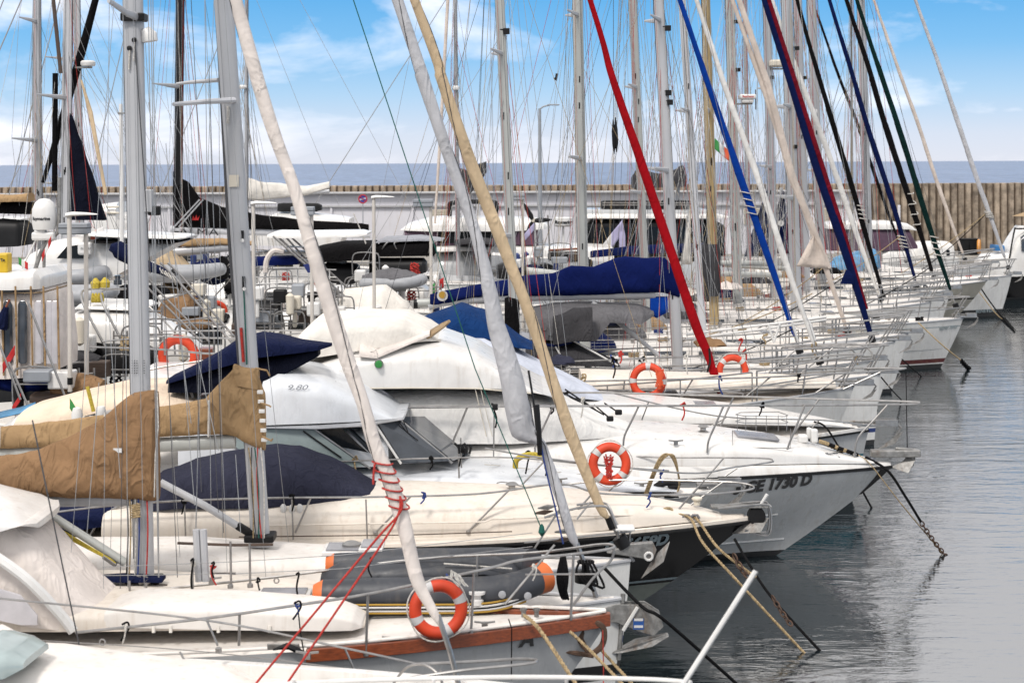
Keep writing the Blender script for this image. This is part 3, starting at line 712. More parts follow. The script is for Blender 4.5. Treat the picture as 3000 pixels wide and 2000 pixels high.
def lifebuoy(label, u, v, d, Rr=.27, r=.088, tilt=(0, 0, 0), rope='rope_white', bands=True, rot=.6, mt='buoy_orange'):
    o = empty('lifebuoy', P(u, v, d)); o.rotation_euler = tilt; tag(o, label, 'lifebuoy')
    Rr *= 1.05; r *= .88; MB().torus((0, 0, 0), Rr, r, 'y', 36, 12).build('ring', mt, o)
    if bands:
        for k in range(4):
            a = rot + k * math.pi / 2; MB().torus((0, 0, 0), Rr, r * 1.03, 'y', 5, 12, a - .15, a + .15).build('band', 'band_grey', o)
    pts = []
    for i in range(49):
        a = rot + 2 * math.pi * i / 48; pts.append(((Rr + r * (1.05 + .35 * abs(math.sin(2 * (a - rot))))) * math.cos(a), -.02, (Rr + r * (1.05 + .35 * abs(math.sin(2 * (a - rot))))) * math.sin(a)))
    MB().tube(pts, .009, 5).build('grab_line', rope, o)
    return o
def mooring(label, pts, r, m, sg=.1, cat='mooring rope', name='mooring_rope', twist=True):
    """rope through world points"""
    p = sag(pts[0], pts[1], sg, 14) if len(pts) == 2 else smoothpath(pts, 10)
    bb = MB()
    if twist and m == 'rope_tan' and r > .015 and p[0].y < 26:      # laid rope: three strands
        ln_ = sum((p[i + 1] - p[i]).length for i in range(len(p) - 1)); n_ = int(ln_ / (r * 1.1)); acc = [0]
        for i in range(len(p) - 1): acc.append(acc[-1] + (p[i + 1] - p[i]).length)
        for k in range(3):
            q = []; j = 0
            for i in range(n_ + 1):
                d_ = ln_ * i / n_
                while j < len(p) - 2 and acc[j + 1] < d_: j += 1
                t_ = (p[j + 1] - p[j]).normalized(); u_ = t_.cross(Vector((0, 1, 0))).normalized(); w_ = t_.cross(u_); a_ = d_ / (r * 7) * 2 * math.pi + k * 2.094
                q.append(p[j].lerp(p[j + 1], (d_ - acc[j]) / max(1e-6, acc[j + 1] - acc[j])) + (u_ * math.cos(a_) + w_ * math.sin(a_)) * r * .5)
            bb.tube(q, r * .56, 5)
    else: bb.tube(p, r, 7)
    o = bb.build(name, m); tag(o, label, cat); return o
def chain(label, a, b, link=.11, m='rust', sg=.05):
    root = empty('mooring_chain', a); tag(root, label, 'chain'); a, b = Vector(a), Vector(b); n = int((b - a).length / (link * .72)); pts = sag(a, b, sg, n); me = None
    for i in range(n):
        p = (pts[i] + pts[i + 1]) / 2; dr = (pts[i + 1] - pts[i]).normalized()
        if me is None:
            bb = MB().torus((0, 0, 0), link * .34, link * .11, 'y', 12, 6)
            bb.v = [(x * 1.5, y, z) for x, y, z in bb.v]; o = bb.build('link', m, root); me = o.data
        else: o = bpy.data.objects.new('link', me); COL.objects.link(o); o.parent = root
        qt = dr.to_track_quat('X', 'Z'); o.rotation_mode = 'QUATERNION'
        from mathutils import Quaternion
        o.rotation_quaternion = qt @ Quaternion((1, 0, 0), math.pi / 2 * (i % 2) + .3); o.location = p - a
    return root
def flag(parent, p, size, mats, drop=.35, name='flag', vert=True):
    """small hanging flag of up to three stripes, p local top of hoist"""
    b = MB(); rows = []; k = 9
    for i in range(7):
        rr = []
        for j in range(k + 1):
            f = j / k; rr.append(Vector(p) + Vector((size * f * .8, .05 * size * math.sin(f * 9 + i * .5) , -size * .62 * i / 6 - drop * size * f)))
        rows.append(rr)
    base = len(b.v)
    for r_ in rows: b.v.extend(tuple(q) for q in r_)
    for i in range(6):
        for j in range(k): b.face([base + i * (k + 1) + j, base + i * (k + 1) + j + 1, base + (i + 1) * (k + 1) + j + 1, base + (i + 1) * (k + 1) + j], min(len(mats) - 1, j * len(mats) // k))
    return b.build(name, mats, parent, 60, solid=.004)
# ================================================================ foreground boats, near to far
# --- nearest motor yacht: only its bow rail rises into the picture
b = Boat('motor_yacht', 'nearest boat, only its pale bow rail and leaning pole showing along the bottom edge', 'motor yacht', (2000, 2292, 13.5), 10, 3.0, 1.5, rake=1.5)
b.hull('hull_white').deck('white_deck').edge('gunwale', 'gelcoat', .04)
b.rail('bow_rail', [(700, 2010, .55), (1050, 1992, .55), (1500, 1982, .5), (1880, 1988, .35), (2025, 1998, .1)], .019, 'plastic_white')
for u in (860, 1270, 1660): b.rail('rail_post', [(u, 1988, .52), (u - 14, 2180, .6)], .016, 'plastic_white', sm=0)
b.rail('bow_pole', [(1985, 2030, .0), (2214, 1672, .0)], .022, 'plastic_white', sm=0)
# --- sailing yacht with the white rolled sail and red lashing
b1 = b = Boat('sailing_yacht', 'white yacht in the bottom left corner, its rolled white sail lashed with red line', 'sailing yacht', (1560, 2040, 17.0), 12.5, 2.9, 1.25, head=-5, rake=.6)
b.hull('hull_white').deck('white_deck')
b.cap('bulwark', 'gelcoat', .06, .16, dz=.1)
st = [(-10.5, .95, 1.2, 1.75), (-8, 1.0, 1.2, 1.82), (-5, .8, 1.25, 1.80), (-3.2, .5, 1.3, 1.66), (-2.6, .3, 1.32, 1.42)]
b.arch('coachroof', 'white_deck', st, .5)
o = MB().lathe((-5.75, -.25, 1.74), [(.36, 0), (.36, .05), (.33, .065)], 28); o.v = [(-5.75 + (x + 5.75) * 1.35, y, z) for x, y, z in o.v]; o = o.build('oval_hatch', 'gelcoat', b.e)
oo = MB().lathe((-5.75, -.25, 1.80), [(.31, 0), (.31, .012)], 28); oo.v = [(-5.75 + (x + 5.75) * 1.35, y, z) for x, y, z in oo.v]; oo.build('pane', 'hatch_smoke', o)
o = MB().lathe((-2.0, -.1, 1.42), [(.3, 0), (.3, .06), (.26, .075)], 24).build('round_hatch', 'gelcoat', b.e); MB().lathe((-2.0, -.1, 1.497), [(.24, 0), (.24, .01)], 24).build('pane', 'glass_grey', o)
b.rail('lifeline', [(0, 1752, 1.3), (600, 1815, 1.15), (1000, 1895, .8), (1225, 1944, .55)], .012)
b.rail('lower_lifeline', [(0, 1868, 1.32), (600, 1908, 1.15), (1225, 1985, .55)], .006)
for u, v in ((606, 1816), (1010, 1897)): b.rail('stanchion', [(u, v, 1.12), (u + 32, v + 74, 1.12)], .012, sm=0)
b.rail('pulpit', [(1225, 1944, .5), (1400, 1936, .42), (1520, 1929, .2), (1572, 1933, 0), (1540, 1944, -.2), (1360, 1962, -.42), (1200, 1985, -.5)], .016)
b.rail('pulpit_brace', [(1150, 2005, .3), (1190, 1955, .25), (1240, 1945, .1), (1285, 1975, 0), (1300, 2020, 0)], .014)
for u in (527, 1290): b.rail('stanchion', [(u, 1908 if u < 600 else 1960, .4), (u + 40, 1980 if u < 600 else 2040, .4)], .012, sm=0)
b.mh = b.px(-55, -2600); b.mb = b.px(-160, 1700)
b.furl([(1288, 1830), (1270, 1790), (1224, 1700), (1190, 1560), (1174, 1500), (1140, 1400), (1096, 1300), (1062, 1180), (1022, 1070), (972, 920), (908, 710), (866, 560), (808, 402), (757, 240), (690, 0)], [9, 15, 21, 23, 24, 24, 23, 22, 24, 25, 22, 20, 21, 22, 21], 'c_ivory_pink', 'wire_dark', turns=.55, ext='head', drum=False, seed=1.3)
b.rail('forestay_foil', [(1283, 1800, 0), (1318, 1905, 0), (1345, 2010, 0)], .028, 'steel', sm=0)
h = []
p0, p1 = b.px(1118, 1348), b.px(1172, 1490); dv = (p1 - p0)
for i in range(70):
    f = i / 69; a = f * 2 * math.pi * 5.5; r = b.w(25) * 1.1; d1 = dv.normalized(); u1 = d1.cross(Vector((0, 1, 0))).normalized(); w1 = d1.cross(u1); h.append(p0 + dv * f + u1 * (math.cos(a) * r) + w1 * (math.sin(a) * r) + d1 * .07 * math.cos(a))
MB().tube(h, .009, 6).build('red_lashing', 'rope_red', b.e)
for k, (u, v) in enumerate(((700, 2060), (800, 2060))):
    MB().tube([b.px(1098, 1358, -.1), b.px(1094, 1395, -.12), b.px(1094, 1418, -.12)], .012, 6).build('lashing_tail', 'rope_red', b.e) if k == 0 else None
    MB().tube(smoothpath([b.px(1172, 1452, -.1), b.px(1172 - k * 6, 1500 + k * 8, -.12), b.px(1100 - (1 - k) * 20, 1620 - (1 - k) * 15, -.2), b.px(u, v, -.6)], 8), .0115, 6).build('red_sheet', 'rope_red', b.e)
mc = MB().tube([b.mb - Vector((0, 0, 1)), b.mh], .11, 12, flat=.7).build('mast', 'mast_grey', b.e)
b.rail('shroud', [(138, 1440, .5), (250, 1975, .9)], .008, 'wire_dark', sm=0)
b.rail('shroud', [(95, 1230, .5), (138, 1440, .5)], .008, 'wire_dark', sm=0)
b.trace('folded_windscreen', 'glass_green', [(-120, 1880, 2010, .5), (-20, 1860, 2000, .5), (60, 1880, 1990, .45), (105, 1905, 1960, .35)], yo=-.5, e=.5, wr=.02)
b.trace('canvas_roll', 'c_ivory_pink', [(-60, 1850, 1900, .1), (0, 1830, 1870, .12), (35, 1845, 1880, .1)], yo=-.2, e=.8, wr=.02)
# --- launch with the varnished cap rail
b2 = b = Boat('launch', 'cream launch with varnished wooden cap rail, its bow marked with a letter A', 'launch', (1788, 1806, 20.0), 10, 2.1, 1.28, rake=1.15, tm=.4, pw=2.4, zb=1.5)
b.hull('hull_grey', hs=(1, .9, .75, .6, .45, .3)).deck('white_deck', camber=.05)
b.cap('cap_rail', 'teak', .045, .15, dz=.03, t0=.66)
b.cap('cap_edge', 'white_deck', .03, .03, dz=.075, t0=.3, t1=.995)
b.trace('cabin_trunk', 'cream_deck', [(-300, 1700, 1850, .7), (200, 1740, 1850, .7), (700, 1755, 1845, .62), (1000, 1770, 1840, .5), (1075, 1800, 1838, .4)], yo=.1, e=.45)
b.trace('deck_box_cover', 'white_deck', [(330, 1762, 1835, .42), (400, 1742, 1838, .45), (700, 1748, 1845, .45), (980, 1770, 1848, .42), (1040, 1790, 1846, .36), (1066, 1812, 1838, .26)], yo=-.15, e=.28, wr=0, seed=3)
for u in (450, 500, 640, 790): b.rail('strap', [(u, 1832, -.6), (u, 1852, -.61)], .02, 'c_ivory', sm=0)
b.trace('canopy', 'c_ivory_pink', [(-260, 1440, 1800, .9), (40, 1470, 1800, .9), (130, 1545, 1835, .85), (260, 1690, 1850, .7), (382, 1800, 1850, .55)], yo=.15, e=.55, wr=.03, seed=8)
b.trace('canopy_roof', 'gelcoat', [(-260, 1390, 1600, .95), (-60, 1440, 1585, .95), (60, 1480, 1560, .95), (125, 1510, 1535, .7), (142, 1525, 1532, .5)], yo=.05, e=.5)
b.rail('canopy_frame', [(-120, 1560, -.86), (60, 1680, -.86), (170, 1790, -.82), (215, 1848, -.8)], .06, 'plastic_white')
b.trace('side_window', 'vinyl', [(-80, 1700, 1800, .02), (60, 1740, 1830, .02), (110, 1800, 1830, .02)], yo=-.8)
b.rail('bow_rail', [(221, 1852, -.95), (595, 1811, -.95), (872, 1771, -.92), (1055, 1743, -.85), (1225, 1709, -.72), (1438, 1662, -.5), (1523, 1640, -.4), (1700, 1620, -.2), (1780, 1608, -.08), (1799, 1599, 0), (1757, 1594, .1), (1565, 1618, .4), (1225, 1637, .72), (800, 1690, .9), (353, 1737, .95)], .0165)
for u0, v0, u1, v1, y in ((1078, 1739, 1072, 1911, -.84), (1389, 1676, 1380, 1847, -.55), (1680, 1622, 1672, 1815, -.22), (1119, 1654, 1115, 1815, .78), (1399, 1628, 1395, 1752, .55), (702, 1798, 700, 1890, -.94)): b.rail('rail_post', [(u0, v0, y), (u1, v1, y)], .016, sm=0)
b.rail('rail_brace', [(1480, 1768, -.2), (1562, 1670, -.05), (1625, 1595, 0)], .014, sm=0)
b.rail('rail_brace', [(1680, 1770, 0), (1740, 1690, 0), (1790, 1640, 0), (1799, 1605, 0)], .016)
b.rail('mid_rail', [(1540, 1682, .2), (1600, 1681, .1), (1755, 1681, 0)], .011, sm=0)
b.rail('grab_rail', [(752, 1775, -.3), (780, 1782, -.3), (880, 1785, -.3), (940, 1780, -.3)], .012)
MB().lathe(b.px(1398, 1770, .3), [(.07, 0), (.08, .06), (.05, .08), (.05, .12), (.1, .13), (.1, .16)], 14).build('bollard', 'plastic_white', b.e)
for u in (1534, 1572): MB().lathe(b.px(u, 1806, -.12), [(.028, 0), (.028, .07), (.042, .075), (.042, .1)], 10).build('bollard', 'galv', b.e)
a = b.px(1738, 1832, -.02); k = 1.0; bb = MB()
bb.tube(smoothpath([a + Vector((-.12, -.06, .02)), a + Vector((.02, -.08, .06)), a + Vector((.12, -.08, -.02)), a + Vector((.1, -.08, -.2)), a + Vector((-.04, -.07, -.33))], 5), .035, 8, flat=.6)
bb.tube([a + Vector((-.14, -.06, 0)), a + Vector((-.16, -.06, -.14)), a + Vector((-.04, -.07, -.33))], [.05, .045, .02], 6, flat=.5)
bb.tube([a + Vector((-.42, -.07, -.27)), a + Vector((-.2, -.07, -.3)), a + Vector((.0, -.07, -.33))], [.004, .03, .03], 6)
bb.build('anchor', 'rust', b.e)
b.lettering('A', 1522, 1892, 40, shear=.35, bold=.01)
b.rail('scupper_hose', [(1490, 1812, -.95), (1499, 1840, -.93), (1498, 1990, -.9)], .007, 'rope_dark', sm=0)
lifebuoy('bright orange lifebuoy with grey bands hung on the launch rail beside the white rolled sail', 1284, 1783, 19.25, .25, .08, (R(-4), R(8), R(8)), rot=.55)
o = MB()
for k in range(9): o.tube([P(1322 + k * 3, 1668 + k * 2, 19.1), P(1318 + k * 5 + random.uniform(-6, 6), 1690 + k, 19.08), P(1340 + k * 4 + random.uniform(-8, 4), 1712 + random.uniform(-6, 10), 19.08)], .008, 5)
tag(o.build('frayed_rope', 'rope_white'), 'frayed white rope ends tied to the rail above the nearest lifebuoy', 'rope')
for k, (u, v) in enumerate(((368, 1838), (872, 1776))):
    line(smoothpath([b.px(u - 10, v - 10, -.93), b.px(u + 6, v - 16, -.96), b.px(u + 8, v + 4, -.93), b.px(u - 14, v + 38, -.95)], 5), .012, 'rope_dark', 'fender_line', b.e)
b.rail('fender_line', [(872, 1772, -.93), (880, 1850, -.98), (890, 1910, -1.0)], .008, 'rope_dark', sm=0)
MB().tube([b.px(800, 1902, -1.0), b.px(840, 1890, -1.0), b.px(875, 1905, -1.0), b.px(893, 1912, -1.0)], [.01, .035, .035, .01], 8).build('fairlead', 'black', b.e)
MB().box(b.px(830, 1893, -.98), (.36, .02, .07)).build('fairlead_plate', 'galv', b.e, 0, bevel=.01)
# --- sailing yacht with mast in the left foreground (brown cover, grey rolled sail, dinghy on deck)
b3 = b = Boat('sailing_yacht', 'white plumb-bowed yacht with brown sail cover, grey rolled sail and dinghy on its foredeck', 'sailing yacht', (1822, 1752, 21.3), 13, 2.5, 1.22, rake=.12, pw=2.6, fl=(.06, .25))
b.hull('hull_white', [(.36, .55, 'black'), (.24, .29, 'text_grey')], hs=(1, .85, .7, .55), low='hull_white', lowz=.1).deck('white_deck')
b.edge('toe_rail', 'mast_grey', .025, t0=.05)
MB().tube([b.pt(1, z) + Vector((.015, 0, 0)) for z in (1.42, 1.0, .6)], .03, 6).build('stem_band', 'galv', b.e)
st = [(-11, .75, 1.2, 1.5), (-9, .9, 1.2, 1.6), (-6, .85, 1.2, 1.62), (-4.0, .6, 1.25, 1.52), (-2.6, .35, 1.3, 1.38)]
b.arch('coachroof', 'cream_deck', st, .4); b.archwin('cabin_window', 'glass', st, -8.8, -6.4, .45, .8, .4, sides=(-1, 1)); b.archwin('cabin_window', 'glass', st, -6.1, -4.6, .45, .8, .4)
b.trace('sea_hood', 'c_navy', [(300, 1686, 1704, .12), (360, 1682, 1706, .14), (480, 1688, 1706, .12)], yo=-.2, e=.4)
b.mast((390, 0), (423, 1706), 59, 'mast_grey', stay=((1150, 0), (1690, 1590)), lo=.1, halyards=2, fit=False)
MB().box(b.mb + Vector((0, 0, .03)), (.42, .36, .1)).build('mast_collar', 'black', b.masto, 0, bevel=.02)
bb = MB()

for row, (u, v) in enumerate(((0, 0),)):
    for i in range(4):
        for j in range(3):
            for g in range(2): bb.lathe(b.px(388 + i * 7 + (14 if i > 2 else 0), 1056 + j * 7 + g * 22, -b.w(59) * .34), [(b.w(1.6), -.012), (b.w(1.6), -.02)], 6, 'y')
bb.build('rivets', 'black', b.masto)
for u, v in ((394, 118), (380, 142)):
    MB().lathe(b.px(u, v, -.085), [(.03, -.0), (.034, -.02), (.02, -.03)], 10, 'y').build('exit_block', 'black', b.masto)
    line([b.px(u, v + 5, -.1), b.px(u - 2, v + 62, -.1)], .012, 'rope_white', 'halyard_tail', b.masto)
line([b.px(395, 125, -.1), b.px(400, 190, -.1), b.px(425, 560, -.12), b.px(440, 800, -.12)], .008, 'wire_dark', 'halyard', b.masto)
# spreader low on the mast top edge of the picture
MB().tube([b.px(402, 50, -.1), b.px(370, 38, -.5), b.px(318, 2, -1.15)], [.055, .045, .035], 8, flat=.55).build('spreader', 'mast_grey', b.masto)
MB().box(b.px(393, 52, -.02), (.3, .24, .1)).build('spreader_bracket', 'black', b.masto, 0, bevel=.015)
o = MB().tube([b.px(425, 86, -.02), b.px(437, 104, -.02), b.px(440, 122, -.02)], [.06, .1, .1], 10).build('deck_light', 'plastic_white', b.masto)
o = MB().box(b.px(437, 588, 0), (.1, .12, .28)).build('spinnaker_ring', 'mast_grey', b.masto, 0, bevel=.01)
MB().box(b.px(452, 617, 0), (.16, .08, .12)).build('boom_fitting', 'black', b.masto, 0, bevel=.02)
for k, u in enumerate((438, 446, 452)): b.rail('shroud', [(u - 4, 0, -.7 + k * .2), (u + 26 - k * 6, 1690, -.9 + k * .4)], .0055, 'wire', sm=0)
for k, (u0, v0, u1, v1) in enumerate(((360, 0, 375, 1720), (366, 700, 352, 1730), (318, 900, 352, 1400), (290, 1120, 255, 1560), (470, 600, 520, 1690), (486, 420, 570, 1480), (500, 700, 640, 1320), (560, 640, 590, 1440), (435, 300, 560, 1240))):
    b.rail('running_rigging', [(u0, v0, -.55), (u1, v1, -.85)], .0045, ['wire', 'wire_dark', 'wire'][k % 3], sm=0)
b.cover('c_tan', [(-260, 1330, 1470, .22), (-60, 1340, 1455, .22), (0, 1335, 1452, .23), (100, 1318, 1452, .25), (200, 1280, 1455, .26), (300, 1225, 1458, .27), (370, 1165, 1460, .27), (395, 1147, 1461, .24), (452, 1140, 1461, .22), (464, 1145, 1460, .13)], yo=-.05, wr=.075, seed=2, pinch=.5, n=44, dens=14)
MB().box(b.px(345, 1319, -.27), (.11, .01, .055)).build('maker_label', 'flag_white', b.e, 0)
line([b.px(461, 1150, -.25), b.px(464, 1250, -.3), b.px(455, 1330, -.3), b.px(452, 1455, -.28)], .008, 'rope_white', 'cover_lacing', b.e)
b.boom([(-260, 1468), (380, 1462)], 20, 'mast_grey')
MB().tube([b.px(75, 1462, -.05), b.px(368, 1648, -.05)], [.055, .055], 10).build('boom_vang', 'mast_pale', b.e)
for k in range(4): line([b.px(135 + k * 4, 1525 + k * 8, -.12), b.px(330 + k * 3, 1640 + k * 3, -.12)], .009, 'rope_yellow', 'vang_tackle', b.e)
line([b.px(60, 1440, -.08), b.px(95, 1490, -.08)], .02, 'rope_yellow', 'vang_tackle', b.e)
MB().box(b.px(322, 1642, -.1), (.2, .06, .05), ry=.6).build('vang_block', 'steel', b.e, 0, bevel=.01)
for k, (u, mm) in enumerate(((405, 'rope_blue'), (430, 'rope_red'), (396, 'rope_white'), (372, 'rope_dark'), (380, 'rope_tan'))):
    line(smoothpath([b.px(u, 1450, -.14), b.px(u + 3, 1560, -.17), b.px(u - 2, 1700, -.16)], 5), .010, mm, 'halyard', b.masto)
q = []
for i in range(90): q.append(b.px(398 + 13 * math.sin(i * .8), 1475 + i * .9 if i < 45 else 1475 + (90 - i) * .9, -.2 - .002 * (i % 7)))
MB().tube(q, .011, 5).build('coiled_halyard', 'rope_tan', b.masto)
for u in (404, 422): MB().tube([b.px(u, 1688, -.22), b.px(u + 12, 1704, -.3)], [.03, .045], 10).build('winch', 'steel', b.e)
for u in (372, 450): MB().tube([b.px(u, 1715, -.2), b.px(u + 40, 1715, -.2)], .02, 8).build('halyard_stopper', 'rust', b.e)
bb = MB()
for u in (583, 603): bb.tube([b.px(u - 8, 1550, -.85), b.px(u, 1702, -.85)], .045, 8)
bb.build('liferaft_tube', 'mast_grey', b.e)
for (u0, v0, v1) in ((675, 1585, 1715), (731, 1590, 1712), (563, 1640, 1752), (379, 1700, 1758), (428, 1706, 1755), (532, 1725, 1752)):
    b.rail('stanchion', [(u0, v0, -.95), (u0 + 2, v1, -.95)], .014, sm=0)
b.rail('lifeline', [(300, 1660, -.95), (680, 1645, -.95), (1000, 1625, -.9), (1560, 1560, -.5)], .0045, 'wire', sm=0)
b.rail('lifeline', [(300, 1685, -.95), (680, 1680, -.95), (1000, 1665, -.9), (1560, 1600, -.5)], .0045, 'wire', sm=0)
b.rail('hand_rail', [(520, 1590, .3), (690, 1596, .3), (800, 1594, .3)], .018, 'teak_dark', sm=0)
for k, (u, v0, v1) in enumerate(((563, 1642, 1752), (624, 1650, 1692), (872, 1682, 1755))):
    line(smoothpath([b.px(u - 4, v0, -.97), b.px(u + 4, v0 - 4, -1.0), b.px(u - 3, (v0 + v1) / 2, -.99), b.px(u + 2, v1, -1)], 4), .012, 'rope_dark', 'fender_line', b.e)
for u, v, w in ((1020, 1607, .62), (830, 1742, .66), (1090, 1598, .3)): 
    p = b.px(u, v, .2 if v < 1700 else -.5); b.hatch(p.x, p.y, p.z - .04, w, .5)
MB().lathe(b.px(1030, 1598, .2), [(.12, 0), (.12, .03), (.06, .06)], 16).build('mushroom_vent', 'steel', b.e)
b.furl([(1690, 1600), (1670, 1550), (1633, 1433), (1596, 1325), (1580, 1296), (1535, 1270), (1517, 1192), (1503, 1120), (1481, 1036), (1453, 946), (1436, 857), (1388, 670), (1311, 446), (1237, 223), (1163, 0)], [11, 15, 17, 13, 16, 38, 42, 38, 33, 27, 23, 18, 19, 21, 18], 'c_silver', 'wire_dark', turns=.9, ext='head', drum=False, seed=.4)
line([b.px(1548, 1085, -.17), b.px(1562, 1170, -.2), b.px(1572, 1260, -.2)], .015, 'black', 'leech_tape', b.e)
MB().tube(smoothpath([b.px(1572, 1185, -.2), b.px(1578, 1260, -.2), b.px(1582, 1330, -.16), b.px(1580, 1300, -.2)], 5), .035, 7).build('clew_block', 'black', b.e)
b.rail('sail_tie', [(1570, 1200, -.2), (1590, 1330, -.18), (1605, 1400, -.16), (1625, 1480, -.16), (1650, 1592, -.18)], .011, 'rope_blue')
MB().tube([b.px(1690, 1590), b.px(1748, 1752)], .03, 8).build('forestay', 'steel', b.e)
p = b.px(1716, 1675); MB().lathe(p, [(.03, -.14), (.14, -.12), (.14, .0), (.05, .03), (.05, .1), (.11, .12), (.11, .14)], 14).build('furler_drum', 'black', b.e)
for k in range(5): line(smoothpath([b.px(1700 + 8 * k, 1640, -.1), b.px(1690 + 20 * k, 1680 + 10 * k, -.18), b.px(1740 - 5 * k, 1730 - 8 * k, -.16), b.px(1705 + 9 * k, 1700, -.12)], 6), .016, 'rope_dark', 'furling_line', b.e)
bb = MB()
for k in range(5): bb.tube(smoothpath([b.px(1652, 1600, -.45), b.px(1632 + 5 * k, 1690, -.48), b.px(1650 + 4 * k, 1755, -.46), b.px(1664 - 3 * k, 1690, -.5), b.px(1652, 1610, -.46)], 5), .011, 6)
bb.build('coiled_rope', 'rope_dark', b.e)
# steel bow fitting with the maker's plate
a = b.px(1862, 1816, 0)
sf = MB().prism([(-.62, .12), (-.25, .22), (.12, .22), (.30, .10), (.34, -.06), (.22, -.17), (.05, -.12), (-.25, .0), (-.62, .02)], -.09, -.075); sf.v = [(x + a.x, y, z + a.z) for x, y, z in sf.v]
sf2 = MB().prism([(-.62, .12), (-.25, .22), (.12, .22), (.30, .10), (.34, -.06), (.22, -.17), (.05, -.12), (-.25, .0), (-.62, .02)], .075, .09); sf2.v = [(x + a.x, y, z + a.z) for x, y, z in sf2.v]
so_ = sf.build('bow_fitting', 'galv', b.e, 0, bevel=.004); sf2.build('bow_fitting', 'galv', b.e, 0, bevel=.004)
MB().tube([a + Vector((-.16, -.1, -.1)), a + Vector((.02, -.1, .19))], .025, 6).build('roller_bar', 'plastic_white', so_)
MB().box(a + Vector((.03, -.096, -.02)), (.13, .008, .135)).build('maker_plate', 'label_blue', so_, 0)
MB().box(a + Vector((.03, -.102, .035)), (.11, .006, .03)).build('plate_line', 'flag_white', so_, 0); MB().box(a + Vector((.03, -.102, -.05)), (.11, .006, .03)).build('plate_line', 'flag_white', so_, 0)
fl = MB().rings([[a + Vector((.40, y * .3, -.16)), a + Vector((.42, y * .2, -.20)), a + Vector((.2, y, -.30)), a + Vector((-.2, y * .9, -.38)), a + Vector((-.34, y * .1, -.41)), a + Vector((.0, y * .8, -.26))] for y in (-.12, 0, .12)]); fl.build('anchor', 'galv', b.e, 30, bevel=.01)
# --- inflatable dinghy on that foredeck
dg = empty('inflatable_dinghy', P(1260, 1745, 20.9)); tag(dg, 'upturned grey inflatable dinghy with orange ends on the yacht foredeck', 'dinghy')
def dpx(u, v, y=0):
    p = P(u, v, 20.9 + y) - dg.location; return Vector((p.x, y, p.z))
for sd, (u0, v0, u1, v1) in ((-1, (930, 1715, 1595, 1720)), (1, (945, 1678, 1560, 1680))):
    y = .42 * sd; z0 = dpx(u0, v0).z; pts = []
    xa, xb = dpx(u0, v0).x, dpx(u1, v1).x
    for i in range(25):
        f = i / 24; yy = y * (1 if f < .75 else math.cos((f - .75) / .25 * math.pi / 2 * .98)); pts.append(Vector((xa + (xb - xa) * f, yy, z0 * 0 + (dpx(u0, v0).z if sd < 0 else dpx(u0, v0).z - .0) + (.10 * max(0, (f - .6) / .4) ** 2))))
    rr = [.12 if i == 0 else .175 + .03 * math.sin(math.pi * i / 24) for i in range(25)]; rr[-1] = .19
    bb = MB().tube(pts, rr, 16)
    bb.m = [1 if (k // 16 < 1 or k == len(bb.f) - 2 or (k // 16 == 23 and sd < 0)) else 0 for k in range(len(bb.f))]
    o = bb.build('tube', ['pvc_grey', 'pvc_orange'], dg)
    for dz, mm in ((-.05, 'pvc_yellow'), (-.085, 'flag_white'), (-.105, 'black'), (-.125, 'flag_white'), (-.15, 'pvc_yellow')):
        line([p + Vector((0, -.225 if sd < 0 else .225, dz - .02)) for p in pts[1:19]] + [p + Vector((0, -.215 * math.cos((i - 18) / 6 * 1.2) if sd < 0 else .2, dz - .02)) for i, p in enumerate(pts[19:23], 19)], .012, mm, 'rubbing_stripe', o, 5)
rows = []
for u, vt, w in ((945, 1680, .28), (1000, 1648, .34), (1200, 1634, .36), (1420, 1626, .34), (1500, 1650, .25), (1560, 1692, .12)):
    p = dpx(u, vt); rows.append([Vector((p.x, w * c, p.z - .16 * abs(c) ** 2 * (1.0))) for c in (-1, -.6, -.25, 0, .25, .6, 1)])
MB().grid(rows).build('floor', 'pvc_grey', dg, 30, solid=.02)
MB().tube([dpx(1300, 1650, -.3), dpx(1500, 1665, -.3)], .01, 5).build('safety_line', 'rope_white', dg)
for u, v in ((1472, 1702), (1545, 1706)): MB().lathe(dpx(u, v, -.0) + Vector((0, -.63, 0)), [(.045, 0), (.045, -.02), (.025, -.03)], 12, 'y').build('valve', 'pvc_light', dg)
text('OLV', .11, 'flag_white', dg, lambda X, Y: dpx(1165, 1776, -.45) + Vector((X, -.14, Y)), name='lettering', sx=1.3)
# --- second yacht with lighter brown cover and tan rolled sail
b4 = b = Boat('sailing_yacht', 'white yacht with tan rolled sail and pale brown sail cover buttoned round its mast', 'sailing yacht', (1847, 1640, 23.0), 12.5, 2.5, 1.22, rake=.15, pw=2.6, fl=(.06, .25))
b.hull('hull_white', [(.34, .46, 'stripe_blue')], low='bottom_black').deck('white_deck').edge('toe_rail', 'mast_grey', .025, t0=.05)
st = [(-11, .75, 1.2, 1.5), (-9, .9, 1.2, 1.66), (-6, .85, 1.2, 1.68), (-4.0, .6, 1.25, 1.58), (-2.6, .35, 1.3, 1.42)]
b.arch('coachroof', 'white_deck', st, .4); b.archwin('cabin_window', 'teak_dark', st, -8.4, -5.2, .45, .62, .4)
b.mast((655, 0), (763, 1578), 57, 'mast_grey', stay=((1210, 0), (1785, 1525)), lo=.1, halyards=1, fit=False)
MB().box(b.mb + Vector((0, 0, .03)), (.4, .34, .1)).build('mast_collar', 'black', b.masto, 0, bevel=.02)
line([b.px(634, 0, -.02), b.px(672, 700, -.02), b.px(742, 1570, -.02)], .03, 'wire_dark', 'mast_track', b.masto)
MB().tube([b.px(686, 294, -.1), b.px(600, 298, -.6), b.px(508, 306, -1.05)], [.042, .034, .026], 8).build('spreader', 'mast_white', b.masto)
